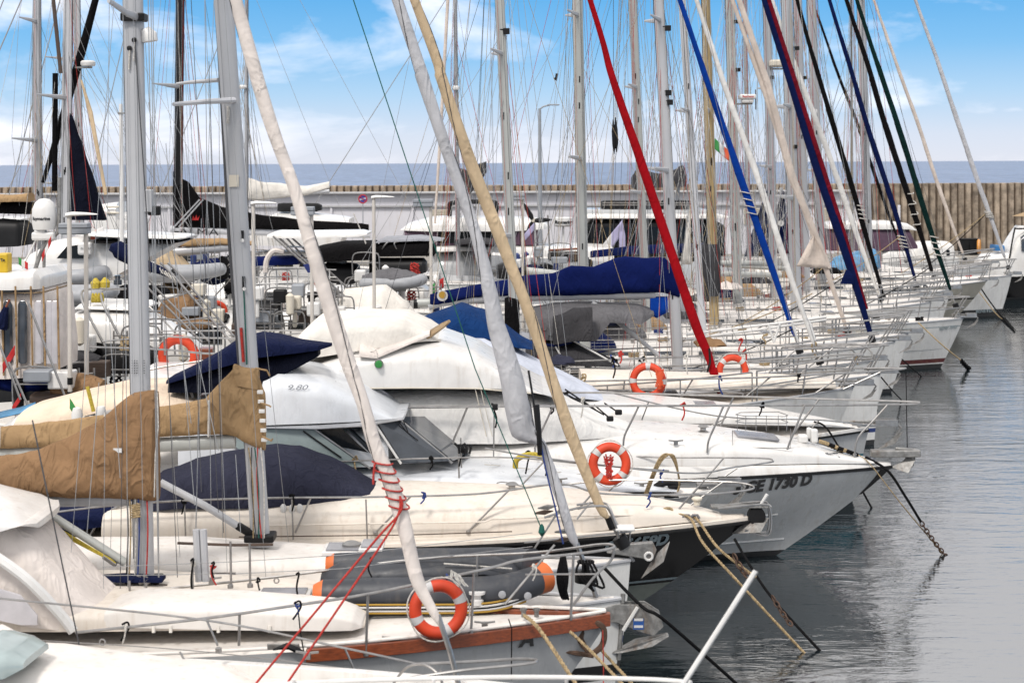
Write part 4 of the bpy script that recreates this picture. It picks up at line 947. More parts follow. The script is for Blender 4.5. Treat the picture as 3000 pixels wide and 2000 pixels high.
MB().tube([b.px(640, 235, .1), b.px(560, 241, .6), b.px(518, 246, .9)], [.03, .026, .02], 8).build('spreader', 'mast_grey', b.masto)
for (u, v, v2) in ((668, 312, 362),): line([b.px(u, v, -.1), b.px(u + 1, v + 14, -.12), b.px(u - 1, v2, -.12)], .02, 'rope_white', 'halyard_tail', b.masto)
for u, v, l in ((710, 690, 18), (714, 830, 26)): MB().box(b.px(u, v, -.1), (.04, .02, b.w(l * 1.6))).build('halyard_slot', 'black', b.masto, 0); 
for u, v in ((711, 704), (716, 846)): MB().lathe(b.px(u, v, -.11), [(.02, 0), (.026, -.02)], 8, 'y').build('halyard_stop', 'plastic_white', b.masto)
MB().box(b.px(685, 530, -.1), (.13, .01, .16)).build('sticker', 'plastic_cream', b.masto, 0)
line([b.px(706, 960, -.1), b.px(713, 1060, -.11)], .02, 'rope_red', 'halyard', b.masto); line([b.px(714, 850, -.1), b.px(723, 1068, -.11)], .01, 'rope_green', 'halyard', b.masto)
b.cover('c_tan_light', [(-260, 1262, 1330, .15), (0, 1247, 1312, .17), (160, 1232, 1308, .17), (300, 1215, 1302, .18), (460, 1192, 1280, .19), (560, 1175, 1275, .2), (600, 1168, 1273, .22), (640, 1125, 1272, .24), (690, 1070, 1276, .22), (748, 1078, 1310, .2), (776, 1150, 1318, .15)], wr=.065, seed=11, pinch=.45, n=44, dens=12)
b.trace('mast_collar_cover', 'c_tan_light', [(686, 1066, 1090, .13), (700, 1068, 1130, .14), (745, 1074, 1140, .14), (758, 1080, 1140, .1)], yo=-.02, e=.8)
for u in (0, 307, 612): b.rail('cover_strap', [(u, 1245 - u * .12, -.2), (u - 2, 1310 - u * .05, -.22)], .012, 'c_ivory', sm=0)
for k in range(6): p = b.px(762 + k * 2.4, 1148 + k * 28, -.16); MB().box(p, (.08, .03, .05)).build('buckle', 'plastic_white', b.e, 0, bevel=.008)
for k in range(3): line([b.px(748 + k * 10, 1078 + k * 100, -.16), b.px(782 + k * 7, 1085 + k * 103, -.2), b.px(790 + k * 4, 1100 + k * 92, -.2)], .012, 'c_tan_light', 'cover_strap', b.e)
b.boom([(-260, 1345), (460, 1303), (690, 1292)], 21, 'mast_pale')
MB().tube([b.px(470, 1412, -.05), b.px(600, 1480, -.05), b.px(722, 1556, -.05)], .05, 10).build('boom_vang', 'mast_grey', b.e)
MB().box(b.px(718, 1552, -.05), (.26, .1, .1), ry=.55).build('vang_bracket', 'black', b.e, 0, bevel=.02)
for k, mm in enumerate(('rope_tan', 'wire_dark', 'rope_green', 'rope_red', 'rope_white')):
    line(smoothpath([b.px(728 + k * 9, 1310, -.16), b.px(735 + k * 8 + 6 * (-1) ** k, 1420, -.2), b.px(742 + k * 8, 1575, -.17)], 5), .009, mm, 'halyard', b.masto)
for k, (u0, v0, u1, v1) in enumerate(((590, 640, 575, 1560), (612, 180, 655, 1560), (600, 0, 618, 1480), (560, 0, 640, 1500), (690, 1330, 705, 1560))): b.rail('running_rigging', [(u0, v0, -.6), (u1, v1, -.9)], .0045, ['wire', 'wire_dark'][k % 2], sm=0)
b.furl([(1782, 1520), (1755, 1475), (1670, 1262), (1597, 1055), (1528, 857), (1456, 670), (1368, 446), (1290, 223), (1215, 0)], [10, 15, 19, 18, 18, 20, 19, 18, 15], 'c_cream', 'wire_dark', turns=.75, ext='head', seed=2.1)
MB().tube([b.px(1782, 1515), b.px(1795, 1548)], .05, 8).build('sail_tack', 'navy' if 'navy' in MATS else 'black', b.e)
b.rail('pulpit', [(1595, 1515, -.45), (1690, 1488, -.35), (1765, 1482, -.2), (1788, 1500, -.15), (1808, 1552, -.12), (1812, 1575, -.1)], .016)
b.rail('pulpit', [(1690, 1478, .4), (1755, 1472, .3), (1782, 1480, .2), (1800, 1520, .12), (1822, 1560, .08)], .016)
b.rail('lower_rail', [(1535, 1588, -.4), (1640, 1578, -.3), (1850, 1556, 0)], .012, sm=0)
b.rail('rail_brace', [(1560, 1615, -.45), (1640, 1490, -.4)], .013, sm=0); b.rail('rail_brace', [(1690, 1520, .2), (1730, 1470, .25)], .013, sm=0)
MB().box(b.px(1830, 1545, 0), (.26, .3, .035)).build('bow_seat', 'plastic_white', b.e, 0, bevel=.012); b.rail('seat_leg', [(1846, 1552, 0), (1842, 1628, 0)], .012, sm=0)
a = b.px(1912, 1612, 0)
MB().prism([(-.62, -.02), (-.35, .10), (.0, .12), (.05, .02), (.0, -.12), (-.1, -.10), (-.35, -.06)], -.06, .06).build('anchor_shank', 'galv', b.e, 0, bevel=.01).location = a
bb = MB(); bb.v = [(-.18, 0, -.40), (.14, -.14, -.12), (.24, 0, .14), (.14, .14, -.12), (.03, 0, -.06)]; 
for f in ((0, 1, 4), (1, 2, 4), (2, 3, 4), (3, 0, 4), (0, 3, 2, 1)): bb.face(list(f))
bb.build('anchor_blade', 'galv', b.e, 20, bevel=.01).location = a
MB().torus(a + Vector((-.06, -.08, -.06)), .05, .018, 'y', 14, 6).build('shackle', 'plastic_white', b.e)
for k, (u, v) in enumerate(((1605, 1485), (1595, 1500), (1655, 1555), (1650, 1580))): MB().tube([b.px(u - 30, v + 3, -.3), b.px(u, v, -.3), b.px(u + 26, v - 4, -.3)], [.01, .035, .006], 6).build('cleat', 'teak_dark' if k % 2 else 'galv', b.e)
b.rail('green_line', [(1035, 0, -.4), (1240, 620, -.5), (1392, 1080, -.55), (1585, 1545, -.6)], .0075, 'rope_green', sm=0)
MB().lathe(b.px(1587, 1552, -.6), [(.01, -.08), (.045, -.03), (.03, .05), (.01, .08)], 8).build('line_end', 'rope_green', b.e)
# --- black-hulled cruiser
b5 = b = Boat('motor_cruiser', 'black-hulled cruiser with cream deck and slate cover, pale registration letters on its bow', 'motor cruiser', (2195, 1517, 25.4), 10.5, 3.0, 1.44, rake=2.0, tm=.38, pw=2.3, fl=(.10, .72))
b.hull('hull_black', [(.60, .635, 'text_grey')], hs=(1, .96, .85, .7, .55), low='bottom_grey', lowz=.56).deck('cream_deck', camber=.1)
b.cap('gunwale', 'cream_deck', .035, .06, dz=.03, t1=.998); b.edge('rub_strake', 'rubber', .022, dz=-.055, off=.03)
b.trace('cabin_top', 'cream_deck', [(350, 1440, 1600, 1.15), (700, 1425, 1600, 1.15), (1200, 1425, 1590, 1.1), (1600, 1438, 1568, .9), (1850, 1456, 1545, .65), (2020, 1482, 1528, .4), (2110, 1503, 1522, .2)], e=.55)
b.trace('cockpit_cover', 'c_slate', [(455, 1395, 1500, 1.0), (560, 1352, 1490, 1.05), (690, 1325, 1490, 1.05), (800, 1308, 1488, 1.0), (870, 1312, 1482, .95), (960, 1348, 1475, .85), (1050, 1395, 1462, .7), (1122, 1438, 1448, .5)], e=.7, wr=.05, seed=5, n=22, dens=7)
b.trace('aft_cover', 'c_navy', [(-200, 1440, 1570, 1.0), (100, 1455, 1560, 1.05), (230, 1462, 1555, 1.05), (300, 1450, 1550, 1.0), (420, 1440, 1530, .9), (460, 1460, 1510, .5)], yo=-.1, e=.6, wr=.05, seed=9)
b.rail('bow_rail', [(160, 1500, -1.2), (330, 1480, -1.25), (540, 1466, -1.25), (800, 1458, -1.25), (1100, 1455, -1.2), (1400, 1446, -1.05), (1640, 1418, -.85), (1772, 1476 - 30, -.65), (2052, 1447, -.3), (2170, 1438, -.1), (2209, 1428, 0), (2180, 1416, .12), (2095, 1410, .3), (1797, 1406, .7), (1500, 1432, 1.0), (1000, 1440, 1.2)], .0145)
for u, v, u1, v1, y in ((910, 1458, 865, 1560, -1.22), (1205, 1452, 1100, 1560, -1.15), (1490, 1436, 1372, 1556, -1.0), (1740, 1440, 1650, 1540, -.7), (2065, 1404, 1958, 1525, -.28), (2118, 1412, 1950, 1530, .15)): b.rail('rail_post', [(u, v, y), (u1, v1, y)], .0145, sm=0)
for u in (540, 855, 1072): b.rail('rail_post', [(u, 1462, -1.24), (u + 4, 1580, -1.24)], .012, sm=0)
b.rail('grab_arch', [(265, 1565, -.9), (300, 1515, -.9), (360, 1478, -.9), (460, 1462, -.9)], .02); b.rail('grab_arch', [(530, 1565, -.9), (590, 1500, -.9), (650, 1470, -.9), (735, 1462, -.9)], .02)
for u, v in ((855, 1490), (830, 1488), (878, 1488)): MB().lathe(b.px(u, v, -1.0), [(.03, -.07), (.045, -.03), (.045, .03), (.02, .06)], 10).build('rail_knob', 'plastic_white', b.e)
b.rail('low_rail', [(1455, 1395 + 20, .2), (1480, 1412, .2), (1560, 1432, .2)], .01)
a = b.px(2200, 1505, 0)
MB().box(a + Vector((-.15, 0, .12)), (.9, .2, .03)).build('bow_platform', 'galv', b.e, 0, bevel=.01)
bb = MB().tube(smoothpath([a + Vector((-.5, -.1, .1)), a + Vector((.15, -.1, .16)), a + Vector((.27, -.1, .1)), a + Vector((.28, -.1, -.2)), a + Vector((.2, -.1, -.3)), a + Vector((-.1, -.09, -.22))], 5), .016, 6).tube(smoothpath([a + Vector((-.5, .1, .1)), a + Vector((.15, .1, .16)), a + Vector((.27, .1, .1)), a + Vector((.28, .1, -.2)), a + Vector((.2, .1, -.3)), a + Vector((-.1, .09, -.22))], 5), .016, 6); bb.build('bow_guard', 'steel', b.e)
bb = MB(); bb.v = [(-.35, 0, -.3), (.12, -.2, -.24), (.28, 0, -.05), (.12, .2, -.24), (.0, 0, -.05)]; 
for f in ((0, 1, 4), (1, 2, 4), (2, 3, 4), (3, 0, 4), (0, 3, 2, 1)): bb.face(list(f))
bb.build('anchor', 'galv', b.e, 20, bevel=.012).location = a
MB().lathe(a + Vector((.08, 0, -.02)), [(.13, -.07), (.13, .07)], 18, 'y').build('bow_wheel', 'rubber', b.e)
MB().tube([a + Vector((.05, -.02, .0)), a + Vector((.24, -.04, .3))], [.015, .028], 8).build('anchor_pin', 'plastic_white', b.e)
MB().lathe(b.px(2042, 1478, 0), [(.05, 0), (.05, .06), (.08, .08), (.08, .1), (.05, .12)], 12).build('bollard', 'plastic_cream', b.e)
for u in (2010, 2035): MB().tube([b.px(u - 14, 1518, -.42), b.px(u - 5, 1508, -.42), b.px(u + 8, 1508, -.42), b.px(u + 14, 1518, -.42)], .02, 6).build('fairlead', 'steel', b.e)
q = [b.px(1955 + 20 * math.cos(i * .75) * (1 - .004 * i), 1492 + 7 * math.sin(i * .75) + i * .05, -.15 - .004 * i) for i in range(60)]; MB().tube(q, .016, 6).build('coiled_rope', 'rope_tan', b.e)
b.lettering('GE6659D', 1768, 1618, 33, 'text_grey', shear=.25, bold=.012, sx=.98, slope=.06)
# --- white cruiser with overhanging visor
b55 = b = Boat('motor_cruiser', 'white cruiser with overhanging hardtop visor, raked windscreen and long peach awning', 'motor cruiser', (2088, 1437, 27.4), 11, 3.1, 1.25, rake=1.6, tm=.4, pw=2.2, fl=(.1, .6))
b.hull('hull_white', [(.5, .6, 'stripe_blue')]).deck('white_deck', camber=.1).cap('gunwale', 'gelcoat', .035, .06, dz=.03, t1=.998)
b.trace('foredeck', 'gelcoat_cool', [(700, 1350, 1450, 1.15), (1000, 1350, 1450, 1.15), (1300, 1352, 1450, 1.1), (1500, 1362, 1450, 1.0), (1700, 1385, 1445, .8), (1850, 1405, 1440, .6), (1980, 1425, 1440, .35)], e=.5)
b.trace('cabin', 'gelcoat_cool', [(560, 1150, 1390, 1.1), (700, 1130, 1385, 1.15), (790, 1110, 1380, 1.15), (880, 1230, 1375, 1.12), (1000, 1240, 1370, 1.05), (1150, 1250, 1365, .95)], e=.35)
b.trace('hardtop', 'gelcoat_cool', [(785, 1130, 1246, 1.2), (800, 1075, 1246, 1.25), (840, 1062, 1244, 1.28), (960, 1085, 1240, 1.28), (1060, 1135, 1235, 1.22), (1150, 1190, 1228, 1.1), (1188, 1212, 1224, .9)], e=.36, dens=6)
b.trace('hardtop_lip', 'gelcoat_cool', [(786, 1222, 1250, 1.24), (960, 1226, 1246, 1.3), (1080, 1220, 1238, 1.24), (1192, 1208, 1222, .92)], e=.35)
def quadpane(b, nm, m, pts, th=.01):
    bb = MB(); bb.v = [tuple(b.px(*p)) for p in pts]; bb.face(list(range(len(pts)))); return bb.build(nm, m, b.e, 0, solid=th)
quadpane(b, 'side_window', 'glass', [(930, 1238, -1.16), (985, 1238, -1.16), (1050, 1300, -1.14), (1080, 1325, -1.13), (960, 1300, -1.16)])
quadpane(b, 'side_window', 'glass', [(1000, 1240, -1.15), (1015, 1240, -1.15), (1110, 1330, -1.1), (1085, 1328, -1.12)])
quadpane(b, 'windscreen', 'glass_grey', [(1105, 1236, -1.02), (1160, 1225, -.75), (1318, 1350, -.75), (1180, 1358, -1.05)])
quadpane(b, 'windscreen', 'glass_grey', [(1168, 1222, -.7), (1250, 1220, .7), (1380, 1330, .7), (1326, 1350, -.7)])
b.rail('windscreen_frame', [(1095, 1236, -1.03), (1175, 1358, -1.06)], .02, 'plastic_white', sm=0); b.rail('windscreen_frame', [(1170, 1228, -.74), (1325, 1356, -.74)], .018, 'steel', sm=0)
for k in range(3): b.rail('wiper', [(1150 + k * 16, 1232, -.82), (1225 - k * 6, 1290 + k * 10, -.86)], .008, 'black', sm=0)
quadpane(b, 'quarter_window', 'glass_green', [(640, 1280, -1.18), (905, 1240, -1.18), (1075, 1365, -1.14), (800, 1372, -1.18)])
b.rail('quarter_frame', [(895, 1238, -1.2), (1085, 1372, -1.15)], .016, 'steel', sm=0); b.rail('wiper', [(888, 1262, -1.2), (1000, 1340, -1.18)], .012, 'black', sm=0)
b.trace('awning', 'c_peach', [(82, 1228, 1252, .9), (100, 1185, 1250, 1.1), (230, 1150, 1238, 1.2), (370, 1120, 1200, 1.25), (480, 1118, 1195, 1.25), (600, 1140, 1200, 1.25), (720, 1180, 1230, 1.2), (830, 1215, 1262, 1.15), (900, 1236, 1262, 1.05)], yo=.1, e=.75, wr=.012, seed=2)
b.trace('side_board', 'gelcoat', [(30, 1235, 1258, .5), (100, 1188, 1262, 1.2), (180, 1175, 1245, 1.22)], yo=.35, e=.6)
text('9.80', .11, 'lamp_grey', b.e, lambda X, Y: b.px(842, 1138, -1.13) + Vector((X, -.14, Y)), shear=.3, sx=1.7)
b.rail('bow_rail', [(1420, 1312, -1.2), (1600, 1402 - 60, -1.1), (2000, 1385, -.75), (2150, 1368, -.35), (2252, 1354, -.05), (2264, 1349, 0), (2240, 1342, .08), (2100, 1340, .4), (1900, 1338, .7), (1500, 1316, 1.0), (1230, 1320, 1.1)], .0135)
for u, v, u1, v1, y in ((1600, 1345, 1510, 1440, -1.05), (1850, 1378, 1770, 1450, -.85), (2120, 1341, 2000, 1480, -.35), (2160, 1370, 2040, 1450, .2)): b.rail('rail_post', [(u, v, y), (u1, v1, y)], .0135, sm=0)
b.anchor('plow', 'galv', .9, dz=.05)
b.rail('low_rail', [(980, 1352, -1.18), (1250, 1342, -1.18), (1500, 1340, -1.15), (1750, 1362, -.95), (1960, 1378, -.7)], .012)
for k in range(3): MB().box(b.px(1955 + k * 12, 1455, -.4), (.1, .05, .02)).build('vent_slot', 'black', b.e, 0)
MB().tube(smoothpath([b.px(1920, 1428, -.2), b.px(1950, 1412, -.2), b.px(1985, 1420, -.2), b.px(1960, 1432, -.22)], 6), .06, 8).build('rolled_cover', 'rubber', b.e)
bb = MB()
for k in range(3): bb.tube(smoothpath([b.px(1885 + 4 * k, 1455, -.6), b.px(1930 + 3 * k, 1345 + 4 * k, -.7), b.px(1965 + 5 * k, 1335, -.7), b.px(1990, 1400 + 8 * k, -.6), b.px(1985, 1440, -.6)], 6), .014, 6)
bb.build('draped_rope', 'rope_tan', b.e)
b.rail('boat_hook', [(1350, 1282, -.9), (1352, 1370, -.9)], .01, sm=0)
b.rail('yellow_hose', [(1510, 1370, -.9), (1515, 1345, -.92), (1545, 1332, -.92), (1580, 1335, -.9), (1600, 1352, -.9), (1602, 1372, -.9)], .045, 'rope_yellow')
for u, v in ((1355, 1302),):
    for k in range(4): line(smoothpath([b.px(u - 24 + 14 * k, v - 4 + 5 * (k % 2), -.95), b.px(u - 12 + 12 * k, v + 8, -.95), b.px(u + 10 * k - 10, v + 26, -.95)], 4), .02, 'rubber', 'rod_holder', b.e)
    b.rail('rod_post', [(u - 12, 1310, -.95), (u - 10, 1400, -.95)], .014, sm=0)
# --- motor yacht 3 GE 1730 D
b6 = b = Boat('motor_yacht', 'large white motor yacht with black registration number and sheer line on its grey-white bow', 'motor yacht', (2612, 1372, 29.5), 13, 4.0, 1.66, rake=2.0, tm=.4, pw=2.2, fl=(.08, .78), zb=1.54, q=1.3)
b.hull('hull_white', hs=(1, .93, .85, .72, .6, .48, .36, .24), low='bottom_black', lowz=.1).deck('white_deck', camber=.1)
b.edge('sheer_line', 'black', .03, dz=-.02, off=.005); b.bulwark('gelcoat', .26, .06, t1=.999)
b.edge('spray_rail', 'hull_white', .018, h=.52, t0=.3, t1=.9, off=.002); b.edge('spray_rail', 'hull_white', .02, h=.2, t0=.2, t1=.97, off=.002)
o = MB(); rr = []
for z in (1.50, 1.35, 1.2, 1.05):
    rr.append([b.pt(1, z, -1, 0) + Vector((.012, 0, 0))] * 1 + [b.side(b.pt(1, z).x - .16 * (z - 1.0) / .5 - .02, z, -1, .006)])
MB().grid(rr).build('stem_patch', 'black', b.e, 0)
b.lettering('3 GE 1730 D', 2146, 1447, 33, 'text_black', shear=.22, bold=.014, sx=.92, slope=.05)
b.trace('raised_foredeck', 'gelcoat', [(700, 1275, 1390, 1.6), (1200, 1270, 1385, 1.6), (1700, 1250, 1375, 1.5), (1900, 1250, 1370, 1.35), (2100, 1262, 1365, 1.15), (2250, 1278, 1360, .9), (2380, 1302, 1358, .65), (2480, 1328, 1358, .4), (2560, 1346, 1357, .2)], e=.5)
b.trace('deckhouse', 'c_white', [(880, 1130, 1300, 1.5), (1000, 1125, 1300, 1.55), (1300, 1122, 1300, 1.55), (1500, 1130, 1300, 1.45), (1640, 1165, 1292, 1.3), (1740, 1215, 1285, 1.1), (1850, 1252, 1275, .7)], e=.42, wr=.02)
b.trace('flybridge', 'gelcoat', [(790, 1075, 1140, 1.5), (905, 1052, 1138, 1.62), (1050, 1005, 1135, 1.66), (1180, 985, 1135, 1.66), (1300, 975, 1135, 1.64), (1400, 1010, 1137, 1.58), (1480, 1062, 1140, 1.5), (1560, 1112, 1150, 1.35), (1640, 1152, 1166, 1.15)], e=.38, dens=6)
b.edge('x', 'gelcoat', .001) if False else None
b.trace('upper_cover', 'c_ivory', [(860, 1010, 1062, 1.3), (900, 960, 1060, 1.4), (935, 926, 1050, 1.4), (1060, 915, 1030, 1.4), (1190, 918, 1010, 1.4), (1255, 950, 1000, 1.3), (1300, 985, 998, 1.2)], e=.36, wr=.006, seed=4)
b.trace('loose_panel', 'c_ivory_pink', [(1060, 1000, 1045, .5), (1110, 1015, 1050, .5), (1190, 990, 1015, .4), (1260, 965, 985, .2)], yo=-1.15, e=.8, wr=.04)
MB().grid([[b.px(1186, 1000, -1.2), b.px(1215, 998, -1.25), b.px(1260, 985, -1.3), b.px(1300, 955, -1.3), b.px(1318, 938, -1.3)], [b.px(1188, 996, -1.0), b.px(1222, 985, -1.0), b.px(1262, 965, -1.0), b.px(1295, 945, -1.1), b.px(1316, 936, -1.2)]]).build('board', 'c_sand', b.e, 30, solid=.03)
o = MB().lathe(b.px(1110, 1066, -1.66), [(.0, -.1), (.05, -.095), (.062, -.05), (.062, 0)], 14, 'y').build('side_light', 'green', b.e); MB().torus(b.px(1110, 1066, -1.68), .065, .012, 'y', 16, 6).build('bezel', 'steel', o)
line(smoothpath([b.px(1010, 1034, -1.5), b.px(1090, 1030, -1.6), b.px(1102, 1025, -1.62), b.px(1108, 1058, -1.68)], 5), .006, 'rope_white', 'cover_cord', b.e)
for k, (u0, v0, u1, v1) in enumerate(((1655, 1140, 1745, 1200), (1650, 1150, 1735, 1195), (1740, 1185, 1790, 1228), (1690, 1170, 1770, 1215), (1770, 1180, 1812, 1208))): b.rail('wiper', [(u0, v0, -1.0 + k * .1), (u1, v1, -1.0 + k * .1)], .014, 'black', sm=0)
for u, v in ((1787, 1226), (1812, 1207)): MB().box(b.px(u, v, -.8), (.12, .08, .09)).build('wiper_motor', 'black', b.e, 0, bevel=.02)
b.rail('panel_seam', [(1392, 1138, -1.57), (1425, 1278, -1.58)], .008, 'plastic_cream', sm=0); b.rail('panel_seam', [(1408, 1138, -1.57), (1442, 1278, -1.58)], .006, 'plastic_cream', sm=0)
b.rail('bow_rail', [(1060, 1195, -1.75), (1500, 1190, -1.7), (2000, 1188, -1.35), (2300, 1187, -.8), (2500, 1186, -.3), (2660, 1184, -.04), (2693, 1180, 0), (2660, 1176, .05), (2400, 1168, .5), (2000, 1156, 1.1), (1750, 1150, 1.4), (1450, 1152, 1.6)], .019)
for u, v, um, vm, u1, v1, y in ((1370, 1190, 1325, 1300, 1325, 1330, -1.7), (1620, 1190, 1570, 1300, 1568, 1330, -1.62), (1872, 1188, 1830, 1275, 1826, 1305, -1.45), (2120, 1188, 2076, 1290, 2072, 1325, -1.2), (2358, 1186, 2312, 1300, 2302, 1327, -.72), (2600, 1186, 2515, 1280, 2504, 1329, -.2), (2150, 1160, 2110, 1250, 2108, 1262, 1.0), (2400, 1168, 2320, 1275, 2318, 1285, .5)): b.rail('rail_post', [(u, v, y), ((u + um) / 2, (v + vm) / 2, y), (um, vm, y), (u1, v1, y)], .018, sm=3)
for v in (1236, 1256): b.rail('deck_basket', [(2155, v - 22, -.5), (2180, v - 18, -.4), (2300, v - 16, -.4), (2308, v - 20, -.3), (2280, v - 30, .1), (2170, v - 28, .1), (2155, v - 22, -.5)], .008, sm=0)
for u in (2160, 2185, 2215, 2245, 2280, 2305): b.rail('basket_bar', [(u, 1216, -.4), (u, 1262, -.4)], .006, sm=0)
b.rail('fender_basket', [(2146, 1260, -.95), (2146, 1310, -.95), (2316, 1312, -.8), (2316, 1255, -.8)], .008, sm=0)
p = b.px(2215, 1276, -.2); MB().box((p.x, p.y, p.z), (.72, .6, .05), ry=.09).build('hatch', 'hatch_smoke', b.e, 0, bevel=.02)
bb = MB().box(b.px(2385, 1276, .05), (.12, .14, .24)).box(b.px(2352, 1284, .05), (.16, .2, .14)).box(b.px(2370, 1268, .12), (.08, .1, .2)); bb.build('windlass', 'plastic_white', b.e, 0, bevel=.03)
for k in range(8): line(smoothpath([b.px(2400 + 9 * k, 1292 + 4 * k, -.1 + .02 * k), b.px(2425 + 8 * k, 1300 + 3 * k, -.15), b.px(2450 + 9 * k, 1312 + 3 * k, -.05)], 4), .035, 'rope_dark' if k % 3 else 'rope_tan', 'coiled_line', b.e)
for u in (2389, 2418, 2447): MB().box(b.px(u, 1327, -.55 + (u - 2389) * .0025), (.1, .02, .02)).build('vent_slot', 'glass_grey', b.e, 0, bevel=.008)
a = b.px(2640, 1330, 0)
MB().box(a + Vector((-.1, 0, .02)), (.85, .2, .12)).build('bow_roller', 'galv', b.e, 0, bevel=.02)
bb = MB().tube([a + Vector((-.1, 0, .1)), a + Vector((.18, 0, .08)), a + Vector((.2, 0, -.2))], .03, 6)
i = len(bb.v); bb.v += [tuple(a + Vector(q)) for q in ((-.2, 0, -.22), (.08, -.2, -.3), (.24, -.05, -.1), (.25, .05, .12), (.08, .2, -.3), (.02, 0, -.12))]
for f in ((0, 1, 5), (1, 2, 5), (2, 3, 5), (3, 4, 5), (4, 0, 5), (0, 4, 3, 2, 1)): bb.face([i + j for j in f])
bb.build('anchor', 'galv', b.e, 25, bevel=.01)
b.rail('rod_post', [(1448, 1192, -1.68), (1446, 1340, -1.68)], .012, sm=0); MB().box(b.px(1450, 1192, -1.7), (.1, .08, .1)).build('rail_clamp', 'black', b.e, 0, bevel=.02)
b.trace('stern_block', 'gelcoat', [(430, 1075, 1240, 1.5), (600, 1080, 1230, 1.6), (800, 1070, 1230, 1.6)], yo=.2, e=.4)
b.rail('aft_rail', [(262, 1016, .3), (480, 1024, -.4), (600, 1035, -.9), (675, 1034, -1.1), (690, 1036, -1.15), (640, 1050, -1.3), (470, 1076, -1.4), (380, 1100, -1.45)], .018)
b.rail('aft_rail', [(300, 1000, .6), (460, 985, .6), (700, 992, .6), (945, 970, .6)], .016, sm=0); b.rail('aft_rail', [(470, 970, .9), (700, 968, .9), (940, 968, .9)], .014, sm=0)
for u, v0, v1 in ((681, 1040, 1090), (930, 972, 1000), (480, 985, 1040)): b.rail('rail_post', [(u, v0, 0), (u + 3, v1, 0)], .016, sm=0)
lifebuoy('orange lifebuoy behind the left masts, hung on a stern rail above the peach awning', 523, 1042, 30.6, .28, .095, (R(5), R(-4), R(-4)), rope='rope_white', bands=False)
lifebuoy('vivid orange-red lifebuoy with grey bands on the bow rail beside the tan rolled sail', 1786, 1358, 26.2, .245, .082, (R(-6), 0, R(6)), rot=.85)
q = [P(1784 + 15 * math.sin(i * 1.9) * (1 - .05 * (i % 9)), 1338 + 9 * math.cos(i * 2.3) + (i % 9) * 7, 26.1 - .004 * (i % 5)) for i in range(46)]; tag(MB().tube(q, .012, 5).build('heaving_line', 'rope_red'), 'tangled red heaving line inside the lifebuoy by the tan rolled sail', 'rope')
tn = Boat('covered_tender', 'small tender under a taut navy cover, pointed bow toward the white flybridge', 'tender', (972, 1003, 26.9), 2.9, 1.5, 4.0, zb=P(972, 1003, 26.9).z, rake=.5)
tn.trace('cover', 'c_navy', [(505, 1100, 1125, .5), (560, 1075, 1110, .62), (640, 1030, 1085, .7), (700, 990, 1068, .72), (760, 976, 1050, .72), (820, 984, 1042, .66), (880, 997, 1035, .5), (940, 1003, 1026, .28), (972, 1004, 1014, .06)], e=.5, wr=.012, seed=6, n=20)
tn.trace('cover_shade_skirt', 'c_navy_black', [(508, 1112, 1150, .44), (600, 1075, 1150, .58), (700, 1055, 1150, .64), (800, 1040, 1120, .6), (880, 1028, 1078, .42), (935, 1020, 1045, .2)], e=.35)  # black lower half painted as the shade beneath the cover
tn.rail('chock', [(560, 1140, -.3), (565, 1165, -.3)], .03, 'galv', sm=0); tn.rail('chock', [(860, 1085, -.2), (858, 1110, -.2)], .03, 'galv', sm=0)
# ================================================================ the row of bows behind
# --- motor cruiser with grey hull
b = Boat('motor_cruiser', 'white cruiser with grey topsides and teal boot stripe behind the numbered motor yacht', 'motor cruiser', (2545, 1252, 34.5), 11, 3.4, 1.2, rake=.35, tm=.4, pw=2.3, fl=(.1, .5))
b.hull('hull_grey', [(.62, .9, 'teal')], hs=(1, .92), low='bottom_black', lowz=.5).deck('white_deck', camber=.12).cap('gunwale', 'gelcoat', .04, .07, dz=.03, t1=.998); b.edge('rub_strake', 'black', .02, dz=-.06, off=.03)
b.trace('foredeck', 'gelcoat', [(950, 1140, 1240, 1.4), (1500, 1150, 1240, 1.4), (1800, 1160, 1238, 1.3), (2050, 1180, 1240, 1.1), (2250, 1200, 1245, .8), (2420, 1228, 1250, .45), (2500, 1246, 1253, .2)], e=.55)
b.trace('windscreen_cover', 'c_ice', [(1190, 990, 1120, 1.2), (1300, 978, 1130, 1.25), (1420, 982, 1140, 1.25), (1520, 1030, 1150, 1.2), (1640, 1090, 1160, 1.05), (1740, 1140, 1172, .8), (1764, 1158, 1176, .6)], e=.5, wr=.02, seed=5)
b.trace('cockpit_cover', 'c_tarp_blue', [(1200, 960, 1010, .9), (1250, 925, 1010, 1.1), (1350, 888, 1000, 1.15), (1420, 910, 990, 1.1), (1520, 985, 1020, 1.0), (1560, 1010, 1024, .8)], yo=.6, e=.7, wr=.06, seed=2)
b.rail('bow_rail', [(1800, 1152, -1.6), (2100, 1218, -1.3), (2400, 1230, -.6), (2560, 1246, -.1), (2607, 1243, 0), (2580, 1238, .1), (2330, 1232, .6), (2000, 1195, 1.1)], .015)
for u, v, u1, v1, y in ((1900, 1178, 1880, 1230, -1.5), (2130, 1220, 2060, 1262, -1.2), (2400, 1230, 2350, 1285, -.6)): b.rail('rail_post', [(u, v, y), (u1, v1, y)], .014, sm=0)
b.anchor('plow', 'galv', 1.15, dz=0)
b.hatch(-3.4, 0, 1.86, .7, .6)
lifebuoy('orange lifebuoy with tangled orange line, left of the red rolled sail', 1898, 1116, 36.2, .30, .088, (R(-5), 0, R(-10)), rot=1.55)
q = [P(1932 + 12 * math.sin(i * 1.7), 1086 + (i % 12) * 4.5 + 6 * math.cos(i * 2.9), 36.0) for i in range(60)]; tag(MB().tube(q, .012, 5).build('heaving_line', 'orange_red'), 'tangled orange heaving line draped over the lifebuoy left of the red sail', 'rope')
